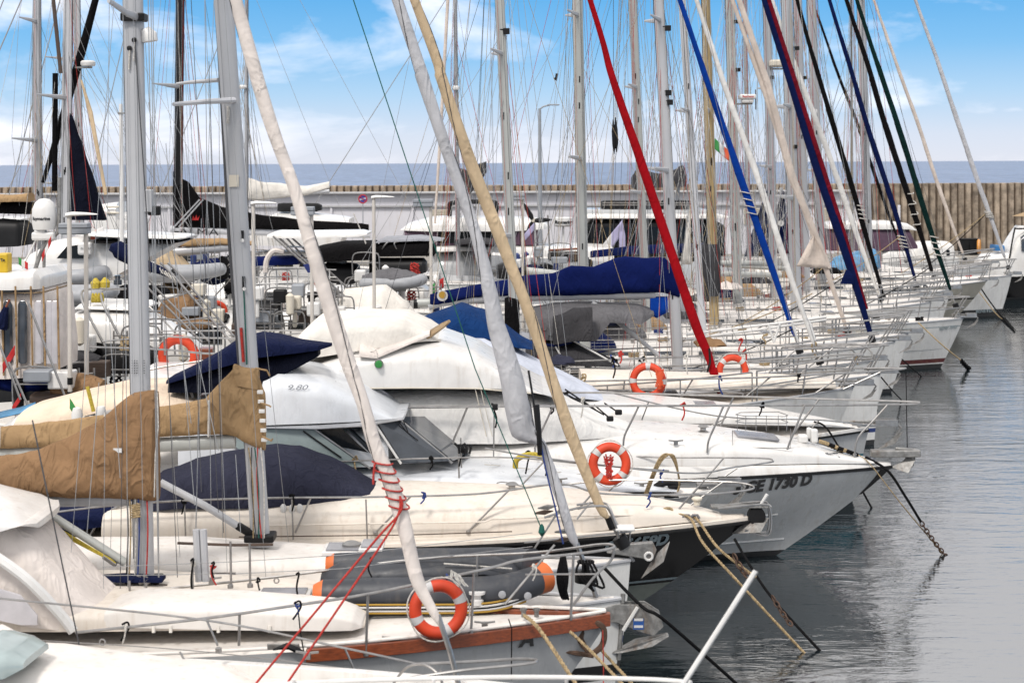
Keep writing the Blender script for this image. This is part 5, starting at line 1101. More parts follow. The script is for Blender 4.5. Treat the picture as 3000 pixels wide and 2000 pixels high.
def row_sloop(label, bow, L, B, fb, mast, stay, smat, seam=None, hull='hull_white', low='bottom_black', stripes=(), mm='mast_grey', spr=(), boomc=None, dodger=None, dcol='c_grey', cabw='glass', deckm='white_deck', rake=.5, seed=0, wood=False, mastflat=.62, turns=.7, head=0, stan=6, anchor=True, name='sailing_yacht', boomv=None, zb=None, lowz=.12, detail=True, biminic=None):
    rnd = random.Random(seed)
    b = Boat(name, label, 'sailing yacht', bow, L, B, fb, rake=rake, pw=2.4, fl=(.06, .34), head=head, zb=zb)
    b.hull(hull, stripes, hs=(1, .8, .6, .4), low=low, lowz=lowz, nt=24).deck(deckm).edge('toe_rail', 'mast_grey', .022, t0=.04, nt=22)
    w = B * .28; zt = fb + .42
    st = [(-L * .78, w, fb - .05, zt - .02), (-L * .6, w * 1.05, fb - .05, zt), (-L * .42, w * .95, fb - .03, zt - .02), (-L * .3, w * .7, fb, zt - .14), (-L * .2, w * .35, fb + .05, fb + .12)]
    b.arch('coachroof', deckm, st, .42)
    for k in range(3):
        x0 = -L * (.74 - k * .13); b.archwin('cabin_window', 'glass_grey', st, x0, x0 + L * .10, .45, .68, .42, k=3)
    b.hatch(-L * .36, 0, zt - .08, .5, .5, 'hatch_smoke')
    pl = rnd.uniform(2.0, 2.9); b.pulpit(pl, .66, .2, .019 + bow[2] * .00008).stanchions(.12, 1 - (pl + .1) / L, stan, .64, .016, rail=seed % 3 == 0).pushpit()
    if mast: b.mast(mast[0], mast[1], mast[2], mm, stay=(stay[0], stay[1]) if stay else None, spreaders=spr, flat=mastflat, halyards=4, lo=.9)
    if stay:
        (ut, vt), (ub, vb), r = stay[0], stay[1], stay[2]
        pts = [(ub, vb)] + [(ub + (ut - ub) * f + 2.5 * math.sin(f * 9 + seed), vb + (vt - vb) * f) for f in (.25, .5, .75)] + [(ut, vt)]
        b.furl(stay[3] if len(stay) > 3 else pts, stay[4] if len(stay) > 4 else [r * .55, r * .98, r, r * .85, r * .66], smat, seam if bow[2] < 46 else None, turns=turns, ext='head' if mast else 3.0, seed=seed)
    if boomv:
        u0, v0, u1, v1, r = boomv; b.boom([(u0, v0), (u1, v1)], r, 'mast_pale')
        MB().tube([b.px(u0 - 4, v0), b.px(u0 + 3, v0)], b.w(r) * 1.05, 10, flat=.7).build('boom_end', 'black', b.e)
        if boomc:
            k = 7; pts = []
            for i in range(k + 1):
                f = i / k; u = u0 + (u1 - u0) * (.03 + .97 * f); v = v0 + (v1 - v0) * f; h = (r * 1.6) * (1 + 1.4 * f ** 2) * rnd.uniform(.9, 1.15); pts.append((u, v - r * .6 - h, v + r * .1, .13 + .05 * f))
            b.cover(boomc, pts, seed=seed, wr=.04)
    if dodger:
        x = -L * .74; b.arch('spray_hood', dodger, [(x - .8, w * 1.15, fb + .1, zt + .62), (x - .45, w * 1.15, fb + .1, zt + .66), (x + .1, w * 1.1, fb + .2, zt + .5), (x + .75, w * 1.0, fb + .35, zt + .02)], .55, wr=.02)
    if biminic:
        x = -L * .88; b.arch('bimini', biminic, [(x - 1.0, w * 1.3, fb + 1.75, fb + 1.95), (x, w * 1.35, fb + 1.85, fb + 2.08), (x + 1.0, w * 1.3, fb + 1.75, fb + 1.95)], .6)
        for sd in (-1, 1):
            for dx in (-.9, .9): line([(x, sd * w * 1.3, fb + .4), (x + dx, sd * w * 1.3, fb + 1.8)], .014, 'steel', 'bimini_frame', b.e)
    if anchor: b.anchor('plow', 'galv', .85)
    if detail:
        b.clutter(-L * .28, -L * .1, B * .12, fb + .12, seed); b.clutter(-L * .68, -L * .42, w * .7, zt, seed + 5)
        MB().torus((-L + 1.6, 0, fb + .75), .42, .016, 'x', 20, 6).build('steering_wheel', 'steel', b.e)
    return b
# red
r3 = b = row_sloop('white yacht whose red rolled sail rises in the middle of the row', (2502, 1132, 37.6), 11.5, 3.0, 1.35, ((1464, 0), (1516, 1130), 28), ((1728, 0), (2088, 1085), 15, [(2100, 1125), (2074, 1036), (2037, 946), (1944, 670), (1869, 446), (1793, 223), (1729, 0)], [7, 14, 16, 15, 14, 11, 8]), 'c_red', None, mm='mast_pale', spr=((5.2, 1.0, .35), (9.2, .8, .25)), dodger='c_grey_dark', seed=3, turns=.15, deckm='cream_deck', rake=.8)
b.trace('foredeck_trunk', 'cream_deck', [(1700, 1085, 1140, .9), (2000, 1095, 1140, .85), (2300, 1100, 1138, .6), (2440, 1112, 1136, .35)], e=.6)
MB().tube([b.px(2088, 1080), b.px(2098, 1115), b.px(2108, 1152)], [.1, .085, .05], 8).build('sail_tack', 'c_red', b.e)
line([b.px(2078, 1020, -.1), b.px(2080, 1060, -.12), b.px(2072, 1090, -.12)], .025, 'black', 'furling_line', b.e)
lifebuoy('orange lifebuoy with white bands, close right of the red rolled sail', 2146, 1087, 38.2, .29, .085, (R(-4), 0, R(12)), rot=.8)
# blue boom
r4 = b = row_sloop('white plumb-bowed yacht with long royal blue sail cover on its boom', (2578, 1096, 41.0), 12.5, 3.2, 1.4, ((1930, 0), (1985, 1062), 33), ((2040, 0), (2384, 1008), 10), 'c_white', 'wire', spr=((6.6, 1.1, .4), (10.2, .9, .3)), mm='mast_grey', seed=4, rake=.15, dodger='c_grey', stripes=[(.3, .4, 'stripe_blue')])
b.boom([(1255, 897), (1290, 885), (1420, 873), (1600, 868), (1920, 862)], 13, 'mast_grey', 0)
MB().tube([b.px(1212, 890), b.px(1224, 890)], b.w(13) * 1.05, 10, flat=.7).build('boom_end', 'black', b.e); MB().tube([b.px(1222, 888), b.px(1275, 886)], b.w(12), 10, flat=.75).build('boom_nose', 'mast_pale', b.e)
b.cover('c_royal', [(1260, 862, 895, .10), (1290, 852, 893, .14), (1380, 836, 872, .17), (1480, 818, 868, .19), (1540, 806, 868, .21), (1620, 800, 866, .23), (1674, 777, 866, .25), (1740, 781, 864, .25), (1800, 757, 862, .27), (1830, 750, 860, .28), (1900, 755, 858, .28), (1940, 752, 858, .26), (1975, 770, 868, .22), (1990, 800, 872, .16)], wr=.05, seed=21, pinch=.42, n=24, dens=8)
p = b.px(1296, 866, -.19); MB().lathe(p, [(.13, -.0), (.13, -.012)], 18, 'y').build('sail_badge', 'grey' if 'grey' in MATS else 'band_grey', b.e); MB().lathe(p + Vector((0, -.004, .02)), [(.085, -.01), (.085, -.02)], 18, 'y').build('sail_badge', 'pvc_yellow', b.e)
b.cover('c_bright_blue', [(1905, 872, 925, .16), (1925, 868, 932, .18), (1955, 868, 915, .14)], seed=5, name='mast_bag')
MB().tube([b.px(1735, 886), b.px(1760, 902), b.px(1935, 1045)], [.05, .055, .05], 8).build('boom_vang', 'mast_grey', b.e)
b.trace('cockpit_tent', 'c_grey', [(1560, 900, 990, .9), (1625, 886, 1000, 1.0), (1740, 884, 1000, 1.0), (1780, 888, 945, 1.0), (1870, 890, 950, .9), (1910, 905, 925, .6)], yo=.3, e=.7, wr=.06, seed=4)
b.trace('tent_curtain', 'c_grey_dark', [(1620, 930, 1010, .3), (1680, 900, 1000, .35), (1735, 900, 995, .3)], yo=-1.0, e=.8, wr=.08, seed=6)
b.trace('dodger', 'c_grey_dark', [(1540, 1000, 1070, 1.0), (1680, 1003, 1072, 1.1), (1760, 1040, 1074, 1.05), (1812, 1068, 1076, .9)], yo=-.2, e=.5, wr=.01); b.rail('dodger_binding', [(1545, 1000, -1.2), (1620, 1012, -1.2), (1676, 1000, -1.15)], .035, 'c_blue_dark'); b.rail('dodger_frame', [(1622, 1005, -1.2), (1660, 1072, -1.25)], .02, 'plastic_white', sm=0); b.rail('dodger_frame', [(1680, 998, -1.1), (1810, 1070, -1.2)], .022, 'plastic_white', sm=0)
# black mast boot on the pale mast
b = r3; b.trace('mast_boot', 'c_black_canvas', [(1478, 873, 1000, .12), (1490, 868, 1030, .17), (1510, 872, 1034, .17), (1522, 880, 1020, .1)], yo=-.02, e=.8, wr=.02)
# blue stay
row_sloop('white yacht whose bright blue rolled sail stands right of the tan wooden mast', (2550, 1058, 44.0), 11.5, 3.1, 1.35, ((1692, 0), (1712, 960), 30), ((1992, 0), (2328, 985), 11.5), 'c_bright_blue', 'wire', mm='mast_pale', spr=((6.9, .9, .3), (10.6, .8, .3)), dodger='c_grey_light', seed=5, boomv=(1540, 795, 1700, 812, 13), turns=.5)
row_sloop('white yacht whose navy rolled sail shows a red edge', (2622, 1000, 47.2), 11.5, 3.2, 1.4, ((1998, 0), (2056, 930), 22), ((2240, 0), (2552, 985), 14), 'c_blue_dark', None, mm='mast_white', spr=((8.2, .9, .3),), dodger='c_blue_dark', seed=6, turns=.25)
bq = Boat('x', 'x', 'x', (2622, 1000, 47.2), 11.5, 3.2, 1.4)
rs_par = [o for o in COL.objects if o.get('label') == 'white yacht whose navy rolled sail shows a red edge'][0]; bpy.data.objects.remove(bq.e); bq.e = rs_par
MB().tube([bq.px(2541, 905, -.02), bq.px(2477, 700, -.03), bq.px(2380, 400, -.03), bq.px(2287, 110, -.03), bq.px(2226, -80, -.03)], [.03, .07, .08, .07, .06], 8).build('red_sacrificial_strip', 'c_crimson', bq.e)
bq.trace('sail_flap', 'c_blue_dark', [(2462, 830, 832, .02), (2478, 790, 832, .05), (2500, 790, 832, .08)], yo=-.05, e=.8)
row_sloop('white yacht whose cream rolled sail has a loose triangular flap', (2660, 978, 50.2), 11.5, 3.2, 1.4, ((1853, 0), (1898, 1000), 24), ((2145, 0), (2478, 955), 10), 'c_sailcream', 'wire', mm='mast_pale', spr=((5.9, .9, .3), (9.0, .8, .3)), seed=7, boomv=(1532, 820, 1890, 830, 10), dodger='c_grey', biminic='c_grey_light')
bq = Boat('x', 'x', 'x', (2660, 978, 50.2), 11.5, 3.2, 1.4); rs_par = [o for o in COL.objects if o.get('label', '').endswith('loose triangular flap')][0]; bpy.data.objects.remove(bq.e); bq.e = rs_par
bb = MB(); rows = []
for i in range(9):
    f = i / 8; v = 690 + 98 * f; uR = 2384 + 50 * f; uL = uR - 98 * f - 3; rows.append([bq.px(uL + (uR - uL) * j / 6, v - (1 - j / 6) * 8 * f, -.08 + .06 * math.sin(j * 1.4 + i * .6)) for j in range(7)])
bb.grid(rows).build('loose_clew', 'c_sailcream', bq.e, 60, solid=.006)
MB().tube([bq.px(2430, 785, -.05), bq.px(2320, 520, -.1), bq.px(2250, 250, -.1), bq.px(2165, 0, -.1), bq.px(2140, -90, -.1)], [.06, .12, .1, .08, .07], 8).build('second_rolled_sail', 'c_sailcream', bq.e)
# wooden mast
b = row_sloop('classic white yacht with varnished wooden mast and drab canvas mast cover', (2640, 985, 53.4), 11, 3.1, 1.3, ((2068, 0), (2092, 905), 28), None, 'c_sailcream', mm='wood_mast', spr=((8.4, .7, .1),), seed=8, anchor=False, dodger='c_tan_light', stripes=())
b.trace('mast_cover', 'c_grey_dark', [(2052, 718, 860, .1), (2062, 714, 868, .2), (2100, 714, 868, .2), (2110, 718, 850, .1)], yo=-.05, e=.8, wr=.04)
rows = []
for i in range(10):
    f = i / 9; rows.append([b.px(2022 - 26 * f + (26 * f + 2) * j / 5, 600 + 175 * f, -.1 + .05 * math.sin(j + i * .5)) for j in range(6)])
MB().grid(rows).build('steadying_sail', 'c_ivory', b.e, 60, solid=.006)
# Beneteau with red boot top
b = row_sloop('white yacht with dark red boot stripe, its maker name on the bow', (2822, 932, 56.2), 12.5, 3.7, 1.45, ((2305, 0), (2332, 880), 33), ((2510, 0), (2785, 850), 9), 'c_green_dark', 'wire', low='bottom_black', lowz=.14, stripes=[(1.36, 1.39, 'text_grey'), (.18, .32, 'bottom_red')], mm='mast_grey', spr=((8.6, 1.1, .4), (5.6, 1.1, .4)), seed=9, rake=.75, dodger='c_grey_light')
b.lettering('BENETEAU', 2752, 967, 9, 'text_grey', sx=.95, slope=.05, bold=.004)
row_sloop('white yacht with white rolled sail crossing a navy hoist cover', (2728, 884, 60.2), 11.5, 3.2, 1.4, ((2138, 0), (2162, 900), 28), ((2262, 0), (2576, 866), 8.5), 'c_white', 'wire', mm='mast_pale', spr=((7.2, 1.0, .3),), seed=10, boomv=(2060, 800, 2290, 806, 8), detail=True, dodger='c_ivory')
row_sloop('white yacht with the left black rolled sail of the right-hand group', (2756, 868, 63.2), 11, 3.2, 1.35, ((2246, 0), (2268, 860), 24), ((2335, 0), (2586, 862), 8.5), 'c_black_canvas', 'wire_dark', mm='mast_grey', spr=((6.6, 1.0, .3), (9.5, .9, .3)), seed=11, boomv=(2080, 770, 2255, 772, 8), dodger='c_navy')
row_sloop('white yacht with slim navy rolled sail between the black ones', (2784, 848, 66.4), 11, 3.2, 1.35, ((2336, 0), (2362, 850), 26), ((2430, 0), (2682, 822), 8.5), 'c_blue_dark', 'wire', mm='mast_grey', spr=((8.8, 1.0, .3),), seed=12, boomv=(2120, 775, 2340, 790, 7), dodger='c_tan_light')
b = row_sloop('beige-grey yacht with black rolled sail, just left of the farthest white bow', (2892, 822, 70.4), 12, 3.5, 1.45, ((2377, 0), (2408, 820), 27), ((2480, 0), (2732, 800), 9.5), 'c_black_canvas', 'rope_white', hull='hull_beige', low='bottom_black', mm='mast_grey', spr=((6.4, 1.0, .3),), seed=13, rake=1.6, dodger='c_ivory', stripes=[(1.1, 1.16, 'black')])
b.lettering('GE 1591 D', 2618, 854, 16, 'glass_grey', bold=.02)
b = row_sloop('farthest white yacht in the row, silver rolled sail, maker name low on bow', (2964, 806, 75.0), 12.5, 3.6, 1.5, ((2522, 0), (2546, 800), 25), ((2682, 0), (2944, 755), 7.5), 'c_silver', 'wire_dark', mm='mast_grey', spr=((8.8, 1.3, .1), (14.0, 1.2, .1)), seed=14, rake=.5, low='bottom_black', lowz=.3)
b.lettering('BENETEAU', 2858, 916, 9, 'text_grey', bold=.006, sx=1.1)
row_sloop('small white yacht with thin cream rolled sail close to the ribbed wall', (2900, 772, 82.0), 10, 3.0, 1.3, ((2495, 262), (2497, 790), 7), ((2560, 0), (2822, 745), 6), 'c_sailcream', None, mm='mast_grey', spr=((4.5, .8, .1), (9.9, .7, .0)), seed=15, detail=False)
row_sloop('white yacht with slim black rolled sail crossing the dark-hulled cruiser roof', (2760, 800, 86.0), 10, 3.0, 1.3, ((2182, 0), (2196, 800), 12), ((2393, 40), (2638, 720), 5.5), 'c_black_canvas', None, mm='mast_grey', spr=((6, .8, .1),), seed=16, detail=False)

# long stainless bow rails seen one behind the other
def railset(b, pts, posts, r=.019, name='bow_rail'):
    b.rail(name, pts, r)
    for u, v, u1, v1, y in posts: b.rail('rail_post', [(u, v, y), (u1, v1, y)], r * .9, sm=0)
b = r3
railset(b, [(1640, 1118, -1.4), (2000, 1110, -1.3), (2207, 1106, -1.1), (2450, 1094, -.6), (2600, 1085, -.2), (2650, 1079, 0), (2600, 1078, .2), (2200, 1080, 1.0), (1758, 1088, 1.4), (1640, 1092, 1.4)],
        [(1830, 1114, 1822, 1180, -1.35), (2030, 1110, 1990, 1175, -1.25), (2260, 1102, 2180, 1165, -1.0), (2480, 1092, 2390, 1150, -.5), (2590, 1085, 2470, 1140, -.2), (2060, 1082, 2020, 1130, 1.2), (2330, 1079, 2290, 1120, .8)], .02)
b.rail('mid_rail', [(1640, 1146, -1.4), (2000, 1140, -1.3), (2300, 1128, -.95), (2517, 1154 - 30, -.4)], .012)
b.rail('cabin_hand_rail', [(1840, 1155, -.9), (1860, 1140, -.9), (2000, 1140, -.88), (2160, 1150, -.8), (2175, 1158, -.8)], .018)
b = r4
railset(b, [(1620, 1060, -1.5), (2000, 1045, -1.35), (2300, 1025, -.9), (2440, 1018, -.45), (2490, 1022, -.2), (2507, 1042, -.1), (2498, 1068, -.05), (2470, 1080, 0)],
        [(1890, 1050, 1850, 1110, -1.4), (2120, 1040, 2060, 1110, -1.2), (2330, 1025, 2230, 1110, -.85), (2440, 1020, 2330, 1105, -.5)], .022)
b.rail('bow_rail', [(1650, 1030, 1.2), (2000, 1015, 1.1), (2365, 1011, .7), (2500, 1008, .3), (2545, 1022, .1), (2556, 1050, 0), (2540, 1075, 0)], .022)
b.rail('mid_rail', [(1620, 1085, -1.5), (2000, 1072, -1.35), (2300, 1058, -.9), (2480, 1050, -.3)], .013)
th = [o for o in COL.objects if o.get('label', '').startswith('white yacht whose bright blue')][0]
bq = Boat('x', 'x', 'x', (2550, 1058, 44.0), 11.5, 3.1, 1.35); bpy.data.objects.remove(bq.e); bq.e = th
for dv_ in (0, 13): bq.rail('alloy_rail', [(2010, 980 + dv_, -1.4), (2150, 962 + dv_, -1.3), (2286, 946 + dv_ * .8, -1.2), (2420, 928 + dv_ * .6, -.9)], .034, 'plastic_white')
for u in (2110, 2250, 2285, 2320, 2370): bq.rail('rail_post', [(u, 962 - (u - 2110) * .09, -1.3), (u + (18 if u != 2285 else -18), 1012 - (u - 2110) * .06, -1.3)], .03, 'plastic_white', sm=0)
# ================================================================ pontoon lamps
def lamp(label, u, v, kind):
    k = (u - 1500) / FPX; y = (13 + .385 * 17) / (.385 - k); p = P(u, v, y); h = p.z - .55
    r = empty('pontoon_lamp', (p.x, p.y, .55)); tag(r, label, 'lamp', 'lamps along the pontoon')
    MB().tube([(0, 0, 0), (0, 0, h)], .042, 10).build('post', 'post_cream', r); MB().lathe((0, 0, 0), [(.12, 0), (.12, .02), (.06, .03)], 12).build('foot', 'galv', r)
    if kind == 'box':
        hd = MB().box((-.2, 0, h + .02), (.52, .3, .19)).build('lamp_head', 'lamp_grey', r, 0, bevel=.012); MB().box((-.2, 0, h + .03), (.535, .31, .012)).build('seam', 'black', hd, 0)
        MB().box((-.2, 0, h - .08), (.44, .22, .02)).build('lens', 'glass_green', hd, 0)
    else:
        rs = [[(x, -w, h + z), (x, -w * .6, h + z + t), (x, w * .6, h + z + t), (x, w, h + z), (x, w * .6, h + z - t * .6), (x, -w * .6, h + z - t * .6)] for x, w, z, t in ((-.06, .06, .0, .05), (.05, .12, .02, .05), (.3, .13, .025, .03), (.5, .06, .02, .012))]
        MB().rings(rs).build('lamp_head', 'plastic_white', r, 30)
    return r
lamp('cream lamp post with flat wing head at far left', 203, 632, 'wing'); g = lamp('cream lamp post with grey box head at far left', 252, 672, 'box')
for z in (.9, 1.15): MB().tube([(0, 0, z + 1.2), (0, 0, z + 1.32)], .05, 10).build('black_band', 'black', [o for o in COL.objects if o.get('label') == 'cream lamp post with flat wing head at far left'][0])
lamp('cream lamp post with wing head just right of the second tall mast', 742, 598, 'wing'); lamp('cream lamp post with grey box head behind the white rolled sail', 913, 620, 'box')
lamp('cream lamp post with wing head below the no-stopping sign', 1095, 580, 'wing'); lamp('cream lamp post with grey box head left of the cabin catamaran', 1262, 596, 'box')
lamp('cream lamp post with grey box head right of the cabin catamaran windows', 1531, 578, 'box')
# street lamp and sign on the quay
p = P(1581, 318, 106); r = empty('street_lamp', (p.x, p.y, QZ)); tag(r, 'tall thin grey street lamp on the far quay', 'street lamp'); h = p.z - QZ
MB().tube([(0, 0, 0), (.0, 0, h * .6), (0, 0, h)], [.16, .12, .09], 10).build('pole', 'lamp_grey', r); MB().tube(smoothpath([(0, 0, h - .05), (.25, 0, h + .12), (.6, 0, h + .2)], 5), .05, 8).build('arm', 'lamp_grey', r); MB().box((.85, 0, h + .22), (.75, .25, .09)).build('lamp_head', 'lamp_grey', r, 0, bevel=.03)
p = P(1063, 583, 107.5); r = empty('road_sign', (p.x, p.y, QZ)); tag(r, 'round blue no-stopping sign with red rim on the quay', 'sign'); h = p.z - QZ
MB().tube([(0, .03, 0), (0, .03, h)], .03, 8).build('post', 'lamp_grey', r)
o = MB().lathe((0, 0, h), [(.29, .015), (.29, -.015)], 28, 'y').build('plate', 'sign_blue', r); MB().torus((0, -.02, h), .255, .04, 'y', 30, 6, sq=.3).build('rim', 'sign_red', o); MB().box((0, -.025, h), (.46, .012, .045), ry=R(45)).build('slash', 'sign_red', o, 0)
for sx_, dx, dz in ((-1, -.11, -.03), (1, .11, .04)):
    MB().prism([(sx_ * .11, 0), (sx_ * .02, .055), (sx_ * .02, .02), (-sx_ * .08, .02), (-sx_ * .08, -.02), (sx_ * .02, -.02), (sx_ * .02, -.055)], -.034, -.026).build('arrow', 'flag_white', o, 0).location = (dx, 0, h + dz)
for u, w in ((2822, 26), (2850, 26)):
    p = P(u, 740, 107); r = empty('refuse_bin', (p.x, p.y, QZ)); tag(r, 'black refuse bin against the ribbed wall, ' + ('left of the pair' if u < 2840 else 'next to the orange ring'), 'bin', 'bins by the sea wall')
    MB().rings([[(-a, -c, z), (a, -c, z), (a, c, z), (-a, c, z)] for a, c, z in ((.24, .28, 0), (.31, .36, .95))]).build('body', 'black', r, 0, bevel=.02); MB().box((0, 0, 1.0), (.66, .78, .09)).build('lid', 'black', r, 0, bevel=.03)
lifebuoy('pale orange lifebuoy seen edge-on in front of the ribbed wall', 2868, 722, 106.5, .34, .12, (0, 0, R(72)), mt='buoy_pale', bands=False)
# ================================================================ boats on the other side of the pontoon (bows to the left)
def Lboat(name, label, cat, su, d, L, B, fb, zb, **kw):
    sx_ = (su - 1500) / FPX * d; bx = sx_ - L; u = 1500 + bx / d * FPX; v = VH + (CAM_H - zb) * FPX / d
    return Boat(name, label, cat, (u, v, d), L, B, fb, head=180, zb=zb, **kw)
def base(b, hull='hull_white', deckm='white_deck', cab=True, low='bottom_black', stripes=(), h=1.0):
    b.hull(hull, stripes, hs=(1, .8, .6, .4), nt=22, low=low).deck(deckm).edge('gunwale', 'gelcoat', .04)
    L, B, fb = b.L, b.B, b.fb
    if cab:
        st = [(-L * .72, B * .36, fb - .05, fb + h), (-L * .5, B * .38, fb - .05, fb + h * 1.05), (-L * .36, B * .34, fb, fb + h * .8), (-L * .2, B * .2, fb + .1, fb + .2)]
        b.arch('cabin', 'gelcoat', st, .4)
        for k in range(3): b.archwin('cabin_window', 'glass', st, -L * (.70 - k * .1), -L * (.62 - k * .1), .5, .82, .4, k=3)
    return b
# cream tented boat, far left
b = base(Lboat('motor_cruiser', 'cruiser with cream tented cockpit and white hardtop at the left edge', 'motor cruiser', 190, 32, 11, 3.2, 1.3, 1.6)); LA = b
b.trace('tent', 'c_ivory_pink', [(-260, 800, 1110, 1.2), (0, 822, 1110, 1.25), (70, 825, 1110, 1.25), (150, 830, 1105, 1.2), (172, 850, 1098, 1.1), (188, 1000, 1092, 1.0)], e=.25, wr=.06, seed=3, n=22)
for u in (22, 65, 112, 142, 160): b.trace('clear_curtain', 'vinyl' if u > 100 else 'glass_grey', [(u - 12, 890, 1060, .01), (u - 5, 880, 1065, .03), (u + 8, 880, 1065, .03), (u + 14, 895, 1060, .01)], yo=1.26, wr=.02)
for u in (5, 45, 90, 127, 168): b.rail('tent_pole', [(u, 838, 1.3), (u + 6, 1100, 1.3)], .018, 'c_tan_light', sm=0)
b.trace('hardtop', 'gelcoat', [(-260, 775, 850, 1.3), (0, 782, 850, 1.32), (90, 784, 850, 1.32), (150, 780, 848, 1.25), (166, 800, 846, 1.1)], e=.3)
b.trace('hardtop_trim', 'c_sand', [(-260, 842, 858, 1.33), (0, 845, 860, 1.34), (160, 842, 858, 1.28), (170, 845, 856, 1.1)], e=.2)
MB().tube(smoothpath([b.px(95, 815, .3), b.px(118, 745, .3), b.px(134, 715, .3), b.px(160, 690, .3), b.px(172, 660, .3), b.px(175, 520, .3)], 6), .04, 10).build('antenna_mast', 'galv', b.e)
for u in (52, 100): b.rail('mast_stay', [(u, 810, .3), (112, 690, .3)], .018, 'plastic_white', sm=0)
c = b.px(130, 625, .3); dome = MB().lathe(c, [(.20, -.30), (.22, -.2), (.225, -.05), (.22, .08), (.17, .2), (.09, .265), (.0, .28)], 24).build('satellite_dome', 'plastic_white', b.e)
text('Raymarine', .085, 'text_black', dome, lambda X, Y: c + Vector((math.sin((X - .2) / .225) * -.23, .229 * math.cos((X - .2) / .225), Y - .12)), name='lettering', bold=.003)
MB().box(c + Vector((0, 0, -.42)), (.42, .3, .16)).box(c + Vector((.06, .05, -.34)), (.2, .2, .12)).build('dome_mount', 'plastic_white', b.e, 0, bevel=.04); MB().tube([c + Vector((.0, 0, -.5)), c + Vector((.02, 0, -1.3))], .03, 8).build('dome_post', 'galv', b.e)
MB().box(b.px(13, 770, 1.0), (.2, .3, .36)).build('rescue_case', 'yellow', b.e, 0, bevel=.03); text('To', .07, 'text_black', b.e, lambda X, Y: b.px(1, 765, 1.17) + Vector((-X, 0, Y)), name='lettering', bold=.004)
b.rail('flag_staff', [(15, 905, 1.4), (28, 878, 1.4)], .02, 'teak', sm=0); MB().tube([b.px(0, 960, 1.4), b.px(18, 900, 1.42)], [.14, .05], 8).build('furled_flag', 'c_navy', b.e)
flag(b.e, b.px(150, 690, .5), .22, ['flag_red', 'flag_white', 'flag_red'], drop=1.6); flag(b.e, b.px(82, 770, .6), .22, ['flag_red', 'flag_white', 'green'], drop=-.5)
# white flybridge with stainless frames
b = base(Lboat('motor_yacht', 'white motor yacht with bent steel stern frames behind the first tall mast', 'motor yacht', 545, 37, 12, 3.4, 1.4, 1.7)); LB = b
b.trace('flybridge', 'gelcoat', [(225, 935, 960, 1.1), (248, 905, 1000, 1.2), (300, 898, 1000, 1.3), (400, 902, 1010, 1.3), (470, 940, 1040, 1.25), (540, 985, 1075, 1.1), (600, 1040, 1080, .9)], e=.45)
b.trace('flybridge_seat', 'gelcoat', [(250, 890, 906, .9), (262, 880, 905, 1.0), (420, 885, 910, 1.0), (440, 895, 910, .9)], e=.4)
for du in (0, 58): b.rail('stern_frame', [(310 + du, 846, -.4), (255 + du, 848, .6), (238 + du, 862, 1.0), (250 + du, 905, 1.3), (300 + du, 1000, 1.4), (352 + du, 1100, 1.5)], .026)
b.rail('stern_frame', [(620, 1095, 1.2), (500, 960, 1.0), (420, 880, .8), (395, 852, .4)], .02)
for k in range(4): MB().lathe(b.px(272 + k * 9, 886, 1.0), [(.03, 0), (.05, .04), (.045, .12), (.02, .2)], 8).build('pot', 'rope_yellow', b.e)
for u, v in ((280, 828), (308, 826)): MB().lathe(b.px(u, v, .5), [(.1, -.12), (.11, 0), (.06, .06), (.03, .1)], 10).build('buoy_lamp', 'rope_yellow', b.e)
b.lettering('19-265', 222, 1092, 22, 'text_black', bold=.015, shear=.1)
MB().lathe(b.px(345, 820, .6), [(.09, -.1), (.09, 0), (.06, .02), (.06, .08), (.1, .1)], 12).build('anchor_light', 'glass_grey', b.e)
# three left masts and their boats
def left_sloop(label, su, d, mast, mm, L=11, B=3.2, boomv=None, boomc=None, seed=0, spr=(), dodger=None, hull='hull_white', bim=None, zh=15, h=.45):
    b = base(Lboat('sailing_yacht', label, 'sailing yacht', su, d, L, B, 1.3, 1.6, rake=.5), hull, h=h)
    b.mast(mast[0], mast[1], mast[2], mm, spreaders=spr, zhead=zh, halyards=5, lo=1.2)
    line([b.mh, (-.1, 0, 1.65)], .02, 'wire', 'forestay', b.e)
    b.pulpit(1.5).stanchions(.1, .85, 6).pushpit()
    if boomv:
        u0, v0, u1, v1, r = boomv; b.boom([(u0, v0), (u1, v1)], r, 'mast_grey')
        if boomc:
            pts = [(u0 + (u1 - u0) * f, v0 + (v1 - v0) * f - r * (.8 + 2.6 * (1 - f) ** 1.5 + .5), v0 + (v1 - v0) * f - r * .3, .16) for f in (0.02, .15, .3, .5, .7, .97)]; b.cover(boomc, pts, seed=seed)
    w = B * .3; fb = 1.3
    if dodger:
        x = -L * .74; b.arch('spray_hood', dodger, [(x - .8, w * 1.15, fb + .1, fb + 1.1), (x - .3, w * 1.15, fb + .1, fb + 1.12), (x + .7, w, fb + .3, fb + .5)], .55, wr=.02)
    if bim:
        x = -L * .88; b.arch('bimini', bim, [(x - 1.0, w * 1.3, fb + 1.75, fb + 1.95), (x, w * 1.35, fb + 1.85, fb + 2.08), (x + 1.0, w * 1.3, fb + 1.75, fb + 1.95)], .6)
        for sd in (-1, 1):
            for dx in (-.9, .9): line([(x, sd * w * 1.3, fb + .4), (x + dx, sd * w * 1.3, fb + 1.8)], .014, 'steel', 'bimini_frame', b.e)
    return b
b = left_sloop('sailing yacht whose grey mast is leftmost in the picture', 620, 56, ((108, 0), (113, 800), 25), 'mast_grey', boomv=(-150, 590, 98, 600, 9), boomc='c_tan', spr=((7.6, 1.2, -.5), (11.5, 1, -.3)), bim='c_black_canvas', dodger='c_tan', seed=31)
